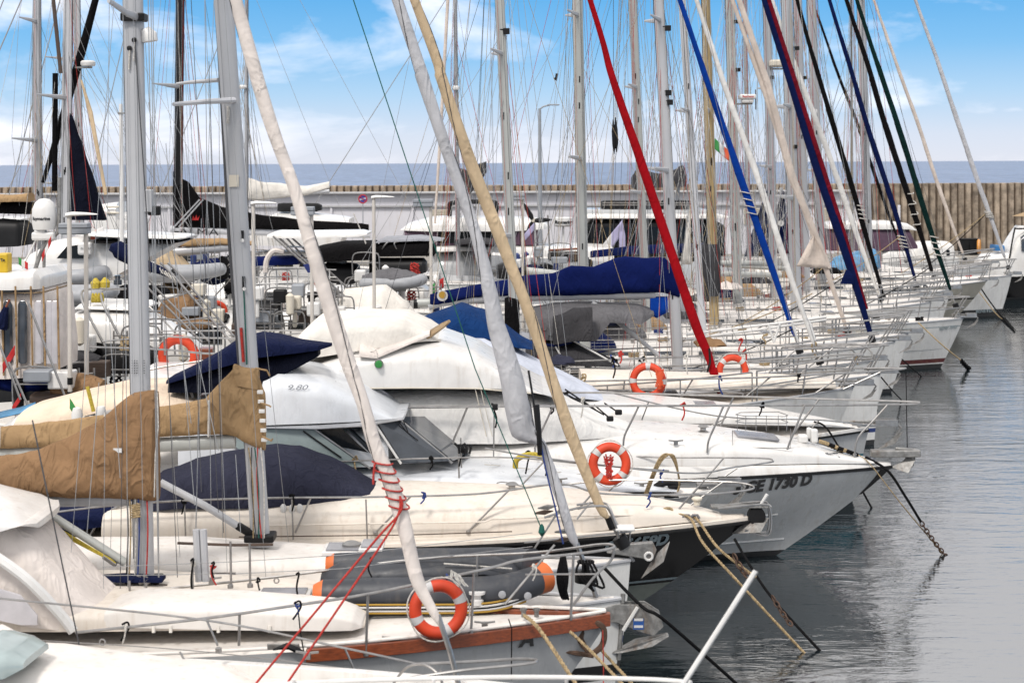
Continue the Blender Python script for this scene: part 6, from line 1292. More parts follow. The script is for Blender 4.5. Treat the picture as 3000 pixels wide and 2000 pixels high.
b.trace('awning', 'c_black_canvas', [(-150, 588, 625, .8), (0, 590, 625, .8), (95, 592, 628, .7), (100, 600, 628, .5)], yo=.6, e=.4); b.trace('awning', 'c_tan_light', [(-100, 565, 592, .5), (20, 572, 592, .6), (90, 565, 590, .5)], yo=1.2, wr=.05)
b = left_sloop('sailing yacht with white mast and folded navy sail at far left', 700, 51, ((199, 0), (190, 760), 29), 'mast_white', boomv=(205, 700, 360, 705, 7), spr=((8.8, 1.1, -.6),), seed=32, dodger='c_ivory')
b.trace('hoisted_cover', 'c_navy_black', [(204, 330, 640, .06), (214, 345, 645, .2), (240, 420, 645, .28), (275, 520, 645, .3), (308, 640, 646, .2)], yo=.1, e=.9, wr=.16, seed=2)
MB().tube([b.px(126, 535, -.2), b.px(180, 360, -.2), b.px(240, 150, -.2), b.px(285, -20, -.2)], [.06, .12, .13, .1], 10).build('furled_sail', 'c_black_canvas', b.e)
MB().tube([b.px(160, 560, .2), b.px(162, 215, .2)], .085, 10).build('rolled_awning', 'c_black_canvas', b.e); MB().tube([b.px(310, 570, .3), b.px(265, 330, .3), b.px(238, 235, .3)], [.05, .07, .03], 8).build('rolled_sail', 'c_cream', b.e); MB().tube([b.px(178, 215, .3), b.px(156, 0, .3)], .06, 8).build('gaff', 'teak_dark', b.e)
rd = MB().lathe(b.px(258, 186, .1), [(.2, -.08), (.22, -.03), (.22, .04), (.18, .08)], 18).build('radar_scanner', 'plastic_white', b.masto); MB().box(b.px(245, 198, .1), (.5, .1, .05)).build('radar_bracket', 'galv', rd, 0)
left_sloop('sailing yacht whose slim grey mast stands right of the white one', 820, 62, ((225, 0), (236, 720), 21), 'mast_grey', boomv=(250, 722, 500, 722, 10), boomc=None, spr=((6.1, 1.2, -1.1), (10.6, 1, -.9)), seed=33, bim='c_grey_light')
b = left_sloop('large sloop with black mast, black boom cover and the name ALMA on its white boom', 1360, 68, ((528, 0), (519, 760), 25), 'mast_black', L=16, B=4.2, spr=((9.9, 1.3, -.8),), seed=34, zh=22, h=.6)
b.cover('c_black_canvas', [(508, 500, 665, .12), (530, 522, 667, .2), (552, 532, 668, .24), (585, 578, 669, .26), (650, 606, 670, .28), (760, 628, 672, .28), (900, 645, 674, .26), (1060, 654, 676, .2), (1080, 658, 676, .12)], wr=.06, seed=8, pinch=.35, n=22)
b.boom([(500, 672), (1085, 686)], 12, 'mast_white')
text('ALMA', .40, 'text_black', b.e, lambda X, Y: b.px(522, 690, .2) + Vector((-X, 0, Y)), name='lettering', sx=1.55)
for dx in (0, 10): b.rail('boom_strut', [(510 + dx * 1.4, 665, .5), (585 + dx, 585, .5)], .03, 'mast_grey', sm=0)
cr_ = [(562, 645), (566, 632), (571, 640), (575, 629), (579, 640), (585, 632), (581, 645)]; bb = MB(); bb.v = [tuple(b.px(u, v, .35)) for u, v in cr_]; bb.face(list(range(7))); bb.build('sail_emblem', 'flag_red', b.e, 0, solid=.01)
b = left_sloop('sailing yacht with thin grey mast and loose white mainsail behind the second tall mast', 1100, 74, ((722, 0), (722, 720), 12), 'mast_grey', boomv=(735, 575, 965, 560, 7), spr=((4.8, .9, -.5),), seed=35)
b.cover('c_ivory', [(728, 520, 585, .15), (760, 532, 588, .2), (830, 538, 580, .2), (900, 545, 572, .18), (965, 532, 552, .12)], wr=.1, seed=3)
MB().lathe(b.px(712, 255, 0), [(.2, -.08), (.22, 0), (.15, .08)], 14).build('radar_scanner', 'plastic_white', b.masto)
b = left_sloop('sailing yacht with thin mast and beige rolled sail beside the tan rolled sail', 1480, 79, ((1333, 0), (1342, 740), 12), 'mast_grey', spr=((5.2, 1.6, 0),), seed=36, bim='c_grey_dark')
MB().tube([b.px(1274, 655), b.px(1290, 400), b.px(1312, 0), b.px(1318, -90)], [.05, .075, .075, .06], 8).build('furled_sail', 'c_sailcream', b.e)
MB().box(b.px(1335, 258, .1), (.3, .2, .2)).build('radar_scanner', 'plastic_white', b.masto, 0, bevel=.05)
# motor boats and sterns in between
b = base(Lboat('motor_yacht', 'white motor yacht with raked black side window beside the box-headed lamp post', 'motor yacht', 560, 47, 11, 3.3, 1.4, 1.7), h=1.5)
b.trace('superstructure', 'gelcoat', [(60, 790, 840, 1.2), (110, 740, 840, 1.3), (180, 700, 838, 1.35), (240, 690, 835, 1.35), (330, 688, 830, 1.3), (560, 692, 700, 1.2)], e=.4)
quadpane(b, 'side_window', 'glass', [(166, 757, 1.42), (195, 722, 1.42), (240, 716, 1.42), (262, 757, 1.42)])
om = MB().box(b.px(250, 728, 1.6), (.36, .3, .34)).build('outboard_motor', 'plastic_white', b.e, 0, bevel=.06); text('SUZUKI', .08, 'text_black', om, lambda X, Y: b.px(236, 731, 1.76) + Vector((-X, 0, Y)), name='lettering')
flag(b.e, b.px(304, 662, 1.0), .45, ['flag_white', 'orange_red'], drop=.4); b.rail('flag_staff', [(268, 742, 1.0), (280, 700, 1.0)], .025, 'teak', sm=0)
b.trace('hardtop', 'gelcoat', [(250, 672, 690, 1.0), (420, 680, 698, 1.1), (545, 686, 700, 1.0), (560, 690, 698, .8)], yo=.6, e=.4); b.trace('hardtop_shade', 'c_black_canvas', [(300, 698, 712, 1.0), (520, 700, 715, 1.0), (550, 702, 708, .8)], yo=.6, e=.4)
def rib(label, u0, u1, v, d, rpx, mt='pvc_light', coverm=None, y=0, point='right'):
    r = empty('inflatable_boat', P((u0 + u1) / 2, v, d)); tag(r, label, 'inflatable boat'); Lh = (u1 - u0) / 2 * d / FPX; rr = rpx * d / FPX
    for sd in (-1, 1):
        s_ = 1 if point == 'right' else -1
        pts = [(s_ * (-Lh + 2 * Lh * f), sd * .5 * (1 if f < .7 else math.cos((f - .7) / .3 * 1.5)), .10 * max(0, (f - .6) / .4) ** 2) for f in [i / 20 for i in range(21)]]
        MB().tube(pts, [rr * .55] + [rr] * 19 + [rr * .9], 12).build('tube', mt, r)
    MB().rings([[(x, -.35, -.02), (x, 0, -rr * 1.5), (x, .35, -.02), (x, .3, .05), (x, -.3, .05)] for x in (-Lh * .85, Lh * .45)]).build('bottom', 'pvc_light', r)
    if coverm:
        rs = []
        for i in range(13):
            f = i / 12; x = (-Lh + 2 * Lh * f) * .96; w = .62 * math.sin(math.pi * (.12 + .76 * f)) ** .5; hh = rr * (1.2 + 1.3 * math.sin(math.pi * f)); rs.append([(x, w * math.cos(a) * (1 + .05 * math.sin(7 * a + i)), hh * math.sin(a) + .02 * math.sin(i * 2.1 + a * 5)) for a in [math.pi * j / 10 for j in range(11)]])
        MB().rings(rs).build('cover', coverm, r, 60)
    return r
rib('pale grey inflatable with long tube behind the box-headed lamp post', 110, 305, 808, 45.5, 22); rib('pale grey inflatable with pointed bow slung behind the two tall masts', 360, 650, 798, 53, 20, 'pvc_light'); rib('grey covered inflatable on davits near the green line', 1058, 1240, 828, 50, 17, 'pvc_light', 'c_grey')
rib('darker grey inflatable under the pale one at far left', 170, 330, 862, 41, 24, 'pvc_light')
b = base(Lboat('motor_yacht', 'white motor yacht with tall pale stern arch on raked steel legs', 'motor yacht', 1060, 46.5, 12, 3.4, 1.4, 1.7), h=1.3)
b.trace('arch_top', 'gelcoat', [(796, 683, 696, .9), (815, 675, 698, 1.0), (900, 676, 698, 1.0), (1060, 674, 694, 1.0), (1083, 680, 688, .9)], e=.4)
for u0, u1, y in ((800, 1005, 1.1), (812, 1015, .9), (850, 1050, -.9), (835, 1000, -1.0)): b.rail('arch_leg', [(u0, 692, y), (u1, 872, y)], .028, sm=0)
b.rail('arch_rung', [(880, 760, 1.1), (940, 765, -.9)], .022, sm=0); b.rail('arch_rung', [(840, 722, 1.1), (890, 724, -.9)], .022, sm=0)
b.rail('horseshoe_cover', [(778, 798, .9), (782, 760, .9), (802, 735, .9), (832, 738, .9)], .075, 'c_ivory_pink')
bb = MB().tube([b.px(895, 780, 1.3), b.px(1000, 900, 1.3)], .012, 5); bb.build('flag_staff', 'plastic_white', b.e)
for k, mm in enumerate(('flag_blue', 'flag_white', 'orange_red')): MB().grid([[b.px(888 + k * 14, 775 + k * 24, 1.3), b.px(905 + k * 12, 772 + k * 26, 1.36)], [b.px(902 + k * 14, 799 + k * 24, 1.3), b.px(917 + k * 12, 798 + k * 26, 1.36)]]).build('flag', mm, b.e, 0, solid=.005)
b.trace('awning_bundle', 'c_ivory', [(985, 900, 960, .4), (1010, 850, 960, .8), (1060, 842, 965, .9), (1130, 838, 965, .9), (1190, 880, 955, .7), (1215, 912, 930, .4)], yo=.4, e=.8, wr=.12, seed=5); b.rail('passerelle', [(980, 912, 1.3), (1100, 904, 1.3), (1112, 900, 1.2)], .09, 'plastic_white', sm=0)
for k in range(8):
    u = 748 + k * 31; b.rail('stern_rail_post', [(u, 790, .3), (u + 2, 850, .3)], .018, 'plastic_white', sm=0)
for v in (790, 812, 832): b.rail('stern_rail', [(742, v, .3), (870, v - 3, .3), (985, v, .3)], .018, 'plastic_white', sm=0)
for u, mm in ((770, 'c_ivory_pink'), (826, 'c_ivory_pink')): b.trace('fender', mm, [(u - 8, 850, 905, .08), (u, 845, 915, .14), (u + 8, 850, 905, .08)], yo=.9, e=.9)
b.trace('seat_cushion', 'c_royal', [(740, 752, 780, .5), (800, 750, 778, .6), (880, 748, 775, .5)], yo=.0, e=.5)
lifebuoy('orange lifebuoy low behind the second tall mast among stern rails', 632, 915, 50, .27, .085, (0, 0, R(20)), bands=False)
flag(b.e, b.px(892, 908, 1.4), .35, ['green', 'flag_white', 'flag_red'], drop=.3)
b = base(Lboat('sailing_yacht', 'yacht with black bimini and grey roof panel left of the green line', 'sailing yacht', 1290, 53, 12, 3.5, 1.4, 1.7), 'hull_white', h=.8)
b.trace('bimini', 'c_black_canvas', [(940, 718, 770, 1.0), (1010, 706, 765, 1.2), (1100, 705, 762, 1.2), (1105, 730, 762, 1.0)], yo=.4, e=.5, wr=.03); b.trace('bimini', 'c_black_canvas', [(1102, 722, 752, 1.1), (1120, 706, 752, 1.2), (1255, 702, 750, 1.2), (1275, 722, 750, 1.0)], e=.4); b.trace('roof_panel', 'c_grey_light', [(1108, 704, 712, 1.1), (1130, 694, 710, 1.15), (1230, 690, 706, 1.15), (1300, 700, 706, 1.0)], e=.4)
for u0, u1 in ((1105, 1130), (1175, 1155), (1250, 1265)): b.rail('bimini_frame', [(u0, 752, 1.1), (u1, 715, 1.2), (u1 + 12, 708, 1.1)], .022)
wg = MB().lathe(b.px(1005, 766, .6), [(.02, -.12), (.11, -.08), (.13, .02), (.06, .2), (.04, .45), (.09, .5)], 12, 'x').build('wind_generator', 'plastic_white', b.e); b.rail('generator_pole', [(1027, 775, .6), (1027, 860, .6)], .03, 'galv', sm=0)
b.rail('white_stay', [(1036, 625, 1.2), (1090, 755, 1.2), (1165, 915, 1.2)], .018, 'rope_white', sm=0); b.rail('white_stay', [(1060, 680, 1.3), (1112, 838, 1.3)], .014, 'rope_white', sm=0)
flag(b.e, b.px(1300, 812, 1.5), .5, ['flag_red', 'flag_white', 'green'], drop=.5); b.rail('flag_staff', [(1288, 790, 1.5), (1275, 860, 1.5)], .02, 'plastic_white', sm=0)
b.trace('stern_locker', 'gelcoat', [(1172, 840, 905, .8), (1190, 832, 905, 1.0), (1245, 836, 905, 1.0), (1256, 845, 905, .8)], e=.3)
# wind turbine boat
b = base(Lboat('sailing_yacht', 'yacht with three-bladed black wind generator and pale radome on stern posts', 'sailing yacht', 1730, 63, 12, 3.6, 1.4, 1.7), 'hull_white', h=.7)
hub = b.px(1562, 646, 1.0); o = MB().lathe(hub, [(.03, -.25), (.09, -.1), (.1, .1), (.05, .2)], 12, 'y').build('wind_generator', 'plastic_cream', b.e)
for ang_ in (118, 3, 245):
    a = R(ang_); dx, dz = -math.cos(a), math.sin(a); n_ = Vector((-dz, 0, dx)); dv = Vector((dx, 0, dz)); rs = []
    for f, w in ((.08, .06), (.3, .1), (.7, .07), (1.0, .02)): c = hub + dv * .68 * f * (1.05 if ang_ == 118 else 1); rs.append([c + n_ * w + Vector((0, .2, 0)), c + Vector((0, .23, 0)), c - n_ * w + Vector((0, .2, 0)), c + Vector((0, .18, 0))])
    MB().rings(rs).build('blade', 'black', o)
b.rail('generator_pole', [(1566, 650, 1.0), (1572, 770, 1.0)], .035, 'plastic_white', sm=0); b.rail('aerial_pole', [(1605, 630, 1.1), (1612, 760, 1.1)], .03, 'galv', sm=0)
c = b.px(1650, 650, 1.0); dm = MB().lathe(c, [(.25, -.17), (.33, -.12), (.35, 0), (.34, .14), (.3, .17)], 22).build('radome', 'plastic_white', b.e)
text('Raymarine', .15, 'text_black', dm, lambda X, Y: c + Vector((.30 - X, .352 * math.cos((X - .32) / .36) + .004, Y - .05)), name='lettering', bold=.008)
b.rail('radome_pole', [(1650, 664, 1.0), (1652, 740, 1.0)], .04, 'plastic_white', sm=0)
b.trace('stern_dinghy', 'rubber', [(1605, 742, 760, .3), (1620, 735, 768, .5), (1680, 736, 770, .5), (1700, 745, 762, .3)], yo=.6, e=.6); b.rail('stern_plank', [(1610, 733, 1.2), (1700, 728, 1.2)], .04, 'teak', sm=0)
flag(b.e, b.px(1565, 652, 1.3), .45, ['lilac'], drop=.9)
b.trace('sail_cover', 'c_blue_dark', [(1730, 735, 755, .2), (1790, 728, 750, .25), (1850, 720, 745, .25), (2000, 714, 740, .25), (2060, 712, 738, .2)], yo=0, e=.8, wr=.05)
# catamaran
b = Lboat('catamaran', 'white cabin catamaran with purple-tinted windows below the sea wall', 'catamaran', 1790, 82, 13, 5.5, 1.5, 1.9)
b.hull('gelcoat_cool', [(1.0, 1.06, 'text_grey')], hs=(1, .8, .6)).deck('white_deck')
b.trace('cabin', 'purple_blind', [(1192, 668, 718, 2.0), (1300, 664, 718, 2.1), (1560, 664, 718, 2.1), (1575, 668, 718, 1.8)], e=.25)
b.trace('cabin_roof', 'gelcoat', [(1180, 668, 674, 1.8), (1200, 652, 676, 2.1), (1260, 636, 678, 2.3), (1300, 632, 678, 2.3), (1500, 634, 678, 2.3), (1590, 640, 672, 2.2), (1604, 655, 668, 1.8)], e=.5)
for u0, u1 in ((1285, 1395),(1405, 1470)): quadpane(b, 'window', 'glass', [(u0, 678, 2.14), (u1, 678, 2.14), (u1, 712, 2.14), (u0, 712, 2.14)])
for u in (1280, 1400, 1474, 1520): b.rail('window_post', [(u, 674, 2.16), (u, 716, 2.16)], .05, 'purple_blind', sm=0)
b.trace('coaming', 'gelcoat', [(1268, 714, 738, 2.4), (1400, 712, 735, 2.5), (1700, 716, 760, 2.5), (1790, 720, 770, 2.4)], e=.3); b.trace('grey_bulge', 'hull_grey', [(1270, 735, 850, 2.0), (1290, 732, 860, 2.3), (1400, 732, 860, 2.3), (1440, 738, 850, 2.0)], e=.45)
MB().tube(smoothpath([b.px(1318, 672, .4), b.px(1318, 610, .4), b.px(1330, 594, .4), b.px(1440, 592, .4), b.px(1454, 605, .4), b.px(1450, 640, .4)], 5), .11, 8).build('davit_arch', 'rubber', b.e)
b.trace('rolled_cover', 'c_grey_dark', [(1350, 495, 560, .3), (1375, 500, 570, .4), (1400, 480, 545, .4), (1425, 472, 505, .3)], yo=-1, wr=.2, seed=3, e=.9)
# big dark glazed motor yacht at the quay
b = Lboat('motor_yacht', 'large motor yacht with black glazed saloon and white roof edge', 'motor yacht', 2250, 88, 17, 5.0, 1.8, 2.3)
b.hull('gelcoat_cool', hs=(1, .8, .6)).deck('white_deck')
b.trace('saloon', 'glass', [(1700, 665, 752, 2.0), (1725, 640, 752, 2.2), (1900, 638, 752, 2.2), (2080, 640, 750, 2.2), (2110, 655, 750, 2.0)], e=.15)
for u in (1735, 1800, 1870, 1945, 2010, 2070): b.rail('window_post', [(u, 636, 2.22), (u, 752, 2.22)], .035, 'mast_black', sm=0)
b.trace('roof', 'gelcoat', [(1690, 628, 640, 2.3), (1720, 622, 640, 2.5), (2090, 622, 640, 2.5), (2120, 630, 638, 2.3)], e=.3); b.trace('roof_step', 'hull_grey', [(1705, 610, 626, 1.9), (2060, 611, 626, 1.9)], e=.2)
for k in range(2): b.trace('roof_rack', 'rubber', [(1762 + k * 170, 590, 612, .7), (1770 + k * 170, 587, 614, .9), (1900 + k * 120, 587, 614, .9), (1905 + k * 120, 592, 612, .7)], yo=.8, e=.25)
for v in (595, 601): b.rail('rack_bar', [(1765, v, 1.72), (1900, v, 1.72), (2030, v, 1.72)], .03, 'galv', sm=0)
b.trace('boat_bundle', 'c_grey_dark', [(1850, 520, 550, .3), (1862, 500, 555, .5), (1950, 508, 548, .6), (2000, 485, 548, .6), (2010, 510, 545, .3)], yo=0, wr=.25, e=.8, seed=4)
flag(b.e, b.px(1822, 645, 2.6), 1.2, ['lilac', 'flag_white'], drop=1.0); b.trace('hung_cloth', 'lilac', [(1814, 700, 735, .03), (1822, 640, 738, .06), (1832, 690, 736, .03)], yo=2.6, e=.9)
# white superstructures beyond the left boats
b = base(Lboat('motor_yacht', 'low white motor yacht with black rear window left of the no-stopping sign', 'motor yacht', 1230, 78, 14, 4, 1.6, 2.0), h=1.2)
b.trace('deckhouse', 'gelcoat', [(690, 690, 720, 1.4), (760, 640, 720, 1.6), (820, 622, 720, 1.7), (900, 622, 720, 1.7), (1000, 632, 720, 1.6), (1030, 638, 660, 1.4)], e=.4); b.trace('rear_shade', 'c_black_canvas', [(930, 652, 672, 1.72), (1015, 650, 674, 1.7)], e=.3)
b.trace('roof_roll', 'rubber', [(815, 596, 618, .3), (830, 594, 622, .5), (930, 595, 620, .5), (942, 600, 616, .3)], yo=.5, e=.6)
b = base(Lboat('motor_yacht', 'white flybridge yacht half hidden between the left-hand masts', 'motor yacht', 760, 84, 13, 4, 1.6, 2.0), h=1.2)
b.trace('deckhouse', 'gelcoat', [(290, 640, 700, 1.5), (312, 596, 700, 1.6), (360, 590, 700, 1.6), (365, 620, 700, 1.5), (420, 640, 690, 1.5)], e=.35); b.trace('deckhouse', 'gelcoat', [(-60, 640, 700, 1.4), (20, 634, 700, 1.5), (80, 638, 690, 1.4)], e=.35)
for v in (606, 624): b.rail('fly_rail', [(312, v, 1.62), (362, v, 1.62)], .05, 'plastic_cream', sm=0)
# right-hand far boats by the quay
b = Lboat('motor_cruiser', 'white cruiser with clear-sided canopy moored under the ribbed wall', 'motor cruiser', 2700, 96, 9, 3.2, 1.2, 1.5)
b.hull('hull_white').deck('white_deck'); b.trace('cabin', 'gelcoat', [(2572, 730, 800, 1.3), (2590, 722, 800, 1.4), (2650, 725, 800, 1.4), (2662, 740, 800, 1.2)], e=.35)
b.trace('canopy_sides', 'purple_blind', [(2420, 660, 735, 1.3), (2560, 660, 735, 1.35), (2650, 668, 730, 1.3), (2675, 715, 728, 1.1)], e=.3); b.trace('canopy_roof', 'gelcoat', [(2410, 655, 670, 1.4), (2440, 647, 672, 1.45), (2600, 646, 672, 1.45), (2645, 652, 672, 1.4), (2672, 668, 676, 1.2)], e=.35)
b = Lboat('motor_cruiser', 'small white pilothouse boat tied by the quay below the bins', 'motor cruiser', 2795, 100, 7, 2.8, 1.2, 1.5)
b.hull('hull_white').deck('white_deck'); b.trace('pilothouse', 'gelcoat', [(2660, 740, 800, 1.0), (2675, 712, 800, 1.1), (2700, 706, 800, 1.15), (2770, 706, 800, 1.15), (2782, 715, 800, 1.1), (2790, 760, 800, .9)], e=.3); quadpane(b, 'window', 'glass', [(2772, 732, 1.17), (2782, 732, 1.17), (2783, 750, 1.17), (2773, 750, 1.17)])
b = Lboat('motor_cruiser', 'white open motor boat with bimini frame at the right edge', 'motor cruiser', 3120, 84, 10, 3.2, 1.2, 1.5, head=0) if False else Boat('motor_cruiser', 'white open motor boat with bimini frame at the right edge', 'motor cruiser', (3060, 800, 84), 7, 3.0, 1.1, rake=.8)
b.hull('hull_black', hs=(1, .8, .6)).deck('white_deck'); b.trace('superstructure', 'gelcoat', [(2868, 760, 810, .9), (2885, 745, 810, 1.1), (2940, 738, 810, 1.15), (2960, 700, 810, 1.15), (2985, 660, 808, 1.1), (3060, 665, 805, 1.1)], e=.35); b.trace('windscreen', 'glass_grey', [(2972, 690, 735, 1.18), (2995, 668, 735, 1.18), (3050, 668, 735, 1.16)], e=.3)
b.rail('bimini_frame', [(2955, 770, -1.1), (2972, 675, -1.1), (2982, 670, -1.1), (3060, 670, -1.1)], .04, 'black'); MB().lathe(b.px(3002, 633, 0), [(.6, 0), (.3, .1), (.05, .18)], 16).build('parasol', 'c_sand', b.e); b.trace('blue_cushion', 'blue_paint', [(2908, 716, 735, .5), (2935, 718, 735, .5)], e=.3)
tp = Lboat('covered_boat', 'small boat under a crumpled light blue tarpaulin', 'boat', 2580, 80, 4.5, 1.9, .8, 1.0)
tp.hull('hull_white').deck('white_deck'); tp.trace('tarpaulin', 'sky_tarp', [(2425, 770, 800, .6), (2450, 752, 800, .8), (2510, 735, 795, .9), (2560, 728, 790, .8), (2572, 745, 785, .5)], e=.7, wr=.12, seed=4)
for (u0, u1, v0, v1, d, lab, y) in ((2218, 2258, 548, 752, 92, 'tall folded navy sail cover left of the second grey mast group', 0), (2272, 2312, 560, 742, 92, 'tall folded navy sail with round emblem', 0)):
    r = empty('hoisted_sail', P(u1, v1, d)); tag(r, lab, 'sail'); l0 = r.location.copy(); rows = []
    for i in range(12):
        f = i / 11; v = v0 + (v1 - v0) * f; w = (u1 - u0) * 2.1 * f ** .9 + 2; rows.append([P(u1 - w + w * j / 7 - (24 * (1 - f) if u0 > 2260 else 12 * (1 - f)) + 8, v, d - .15 * math.sin(j * 1.9 + i * .4)) - l0 for j in range(8)])
    cl = MB().grid(rows).build('cloth', 'c_blue_dark', r, 60, solid=.03)
    if 'emblem' in lab: MB().lathe(P(2288, 654, d - .35) - l0, [(.16, 0), (.16, -.02)], 16, 'y').build('emblem', 'flag_white', cl)
    MB().tube([P(u1 - 2, v1 + 60, d + .1) - l0, P(u1 - 10 if u0 < 2260 else u1 - 24, v0 - 10, d + .1) - l0], .09, 8).build('staff', 'mast_grey', r)
for k, (u0, v0, u1, v1, d, lab) in enumerate(((2535, 580, 2600, 640, 95, ''), )): pass
# raised gangway with navy end cover
gw = empty('gangway', P(700, 1010, 31.5)); tag(gw, 'raised steel gangway with navy cover over its end', 'gangway'); l0 = gw.location.copy()
def gp(u, v, d=31.5): return P(u, v, d) - l0
for dd, du in ((-.22, 0), (.22, 22)):
    MB().tube([gp(700 + du - 15, 1010, 31.5 + dd), gp(500 + du, 798, 31.5 + dd), gp(470 + du, 770, 31.5 + dd)], .022, 8).build('side_rail', 'steel', gw); MB().tube([gp(592 + du, 1002, 31.5 + dd), gp(440 + du, 850, 31.5 + dd), gp(410 + du, 815, 31.5 + dd)], .02, 8).build('hand_rail', 'steel', gw)
for k in range(9): f = k / 8; MB().tube([gp(505 + 190 * f, 803 + 205 * f, 31.28), gp(520 + 190 * f, 803 + 205 * f, 31.72)], .012, 6).build('rung', 'steel', gw)
for f in (.2, .6): MB().tube([gp(520 + 170 * f, 820 + 180 * f, 31.28), gp(440 + 150 * f, 850 + 150 * f, 31.28)], .016, 6).build('strut', 'steel', gw)
rs = []
for i, (u, v, r_) in enumerate(((322, 735, 4), (328, 728, 14), (345, 730, 26), (365, 742, 26), (400, 765, 19), (440, 782, 15), (470, 792, 12), (500, 806, 9))): rs.append((gp(u, v), r_ * 31.5 / FPX))
MB().tube([a for a, _ in rs], [q for _, q in rs], 14).build('end_cover', 'c_navy', gw)
MB().tube([gp(497, 795), gp(512, 812)], .075, 10).build('clamp', 'black', gw)
for k in range(5): MB().tube(smoothpath([gp(468 + 8 * k, 785 + 4 * k, 31.3), gp(476 + 9 * k, 800 + 5 * k, 31.25), gp(490 + 6 * k, 802 + 8 * k, 31.3)], 4), .012, 5).build('lashing', 'rope_white', gw)
# ---------------------------------------------------------------- stern gear of the boats on the far side of the pontoon
def stern_gear(par, pts, seed):
    """small loose gear placed as parts: pts = (u, v, depth)"""
    rnd = random.Random(seed)
    for u, v, d in pts:
        p = par.matrix_world_inv @ P(u, v, d) if False else (Matrix.Translation(par.location) @ Matrix.Rotation(par.rotation_euler.z, 4, 'Z')).inverted() @ P(u, v, d)
        c = rnd.random(); s = d / 45
        if c < .16: MB().lathe(p, [(.02, -.32), (.1, -.26), (.11, .2), (.03, .27)], 12).build('fender', rnd.choice(['plastic_white', 'stripe_blue', 'plastic_cream', 'rubber']), par)
        elif c < .30:
            bb = MB().box(p, (.34, .3, .36)).box(p + Vector((0, 0, -.4)), (.12, .12, .5)); bb.build('outboard_motor', rnd.choice(['black', 'plastic_white', 'plastic_cream', 'lamp_grey']), par, 0, bevel=.05)
        elif c < .45:
            bb = MB()
            for dx in (-.14, .14): bb.tube([p + Vector((dx, 0, -.5)), p + Vector((dx, 0, .45))], .02, 6)
            for k in range(4): bb.tube([p + Vector((-.14, 0, -.4 + k * .25)), p + Vector((.14, 0, -.4 + k * .25))], .02, 6)
            bb.build('boarding_ladder', 'steel', par)
        elif c < .62:
            q = [p + Vector((.12 * math.sin(i * .8) + .02 * math.sin(i * 2.7), .05 * math.cos(i * 1.3), -.28 * abs(math.sin(i * .23)))) for i in range(60)]
            MB().tube(q, .016, 5).build('coiled_line', rnd.choice(['rope_dark', 'rope_blue', 'rope_tan', 'rope_white', 'rope_red']), par)
        elif c < .74: MB().box(p, (rnd.uniform(.3, .6), .4, rnd.uniform(.2, .35))).build('locker', rnd.choice(['plastic_cream', 'teak', 'gelcoat', 'lamp_grey', 'teak_dark']), par, 0, bevel=.03)
        elif c < .86:
            rs = []
            for i in range(7):
                f = i / 6; rs.append([p + Vector((-.45 + .9 * f, .3 * math.cos(a) * (1 + .15 * math.sin(i * 3 + a * 4)), (.12 + .14 * math.sin(math.pi * f)) * math.sin(a))) for a in [2 * math.pi * j / 10 for j in range(10)]])
            MB().rings(rs).build('folded_cover', rnd.choice(['c_tan', 'c_navy', 'c_grey_dark', 'c_black_canvas', 'c_tan_light', 'c_royal']), par, 60)
        else:
            bb = MB().tube(smoothpath([p + Vector((-.4, 0, -.35)), p + Vector((-.38, 0, .2)), p + Vector((-.2, 0, .3)), p + Vector((.25, 0, .3)), p + Vector((.4, 0, .15)), p + Vector((.4, 0, -.35))], 4), .02, 6); bb.tube([p + Vector((-.38, 0, 0)), p + Vector((.39, 0, 0))], .016, 6); bb.build('guard_rail', 'steel', par)
things = {o['label']: o for o in COL.objects if o.get('label')}
rg = random.Random(5)
def spots(u0, u1, v0, v1, d, n): return [(rg.uniform(u0, u1), rg.uniform(v0, v1), d + rg.uniform(-.6, .6)) for _ in range(n)]
stern_gear(things['white motor yacht with bent steel stern frames behind the first tall mast'], spots(230, 620, 960, 1110, 35.2, 26), 1)
stern_gear(things['white motor yacht with tall pale stern arch on raked steel legs'], spots(700, 1000, 850, 965, 44.5, 34), 2)
stern_gear(things['yacht with black bimini and grey roof panel left of the green line'], spots(1020, 1290, 765, 900, 51, 26), 3)
stern_gear(things['white motor yacht with raked black side window beside the box-headed lamp post'], spots(330, 640, 840, 960, 46, 30), 4)
stern_gear(things['yacht with three-bladed black wind generator and pale radome on stern posts'], spots(1480, 1740, 735, 800, 61, 18), 5)
stern_gear(things['cruiser with cream tented cockpit and white hardtop at the left edge'], spots(20, 260, 1090, 1180, 31, 12), 6)
stern_gear(things['sailing yacht whose slim grey mast stands right of the white one'], spots(560, 840, 740, 850, 60, 26), 7)
b = things['sailing yacht whose grey mast is leftmost in the picture']
lb = Lboat('sailing_yacht', 'yacht with folded tan boom cover and grey boom behind the second tall mast', 'sailing yacht', 830, 57.5, 12, 3.3, 1.4, 1.7)
base(lb, h=.7); lb.pushpit()
lb.boom([(400, 745), (500, 740), (690, 722)], 13, 'mast_grey'); lb.cover('c_tan_light', [(520, 705, 722, .12), (580, 698, 722, .2), (650, 697, 718, .2), (740, 706, 720, .16)], seed=3, wr=.06)
lb.trace('spray_hood', 'c_cream', [(470, 735, 800, .9), (500, 728, 800, 1.0), (520, 750, 798, 1.0), (560, 790, 798, .8)], yo=.2, e=.5, wr=.03); lb.trace('tan_canopy', 'c_tan_light', [(490, 812, 880, .8), (520, 830, 885, 1.0), (570, 835, 885, 1.0), (590, 840, 870, .6)], yo=.8, e=.5, wr=.05)
lb.trace('blue_cushion', 'c_blue_dark', [(560, 775, 790, .5), (600, 758, 792, .7), (640, 755, 792, .7), (660, 765, 790, .4)], yo=.9, e=.6)
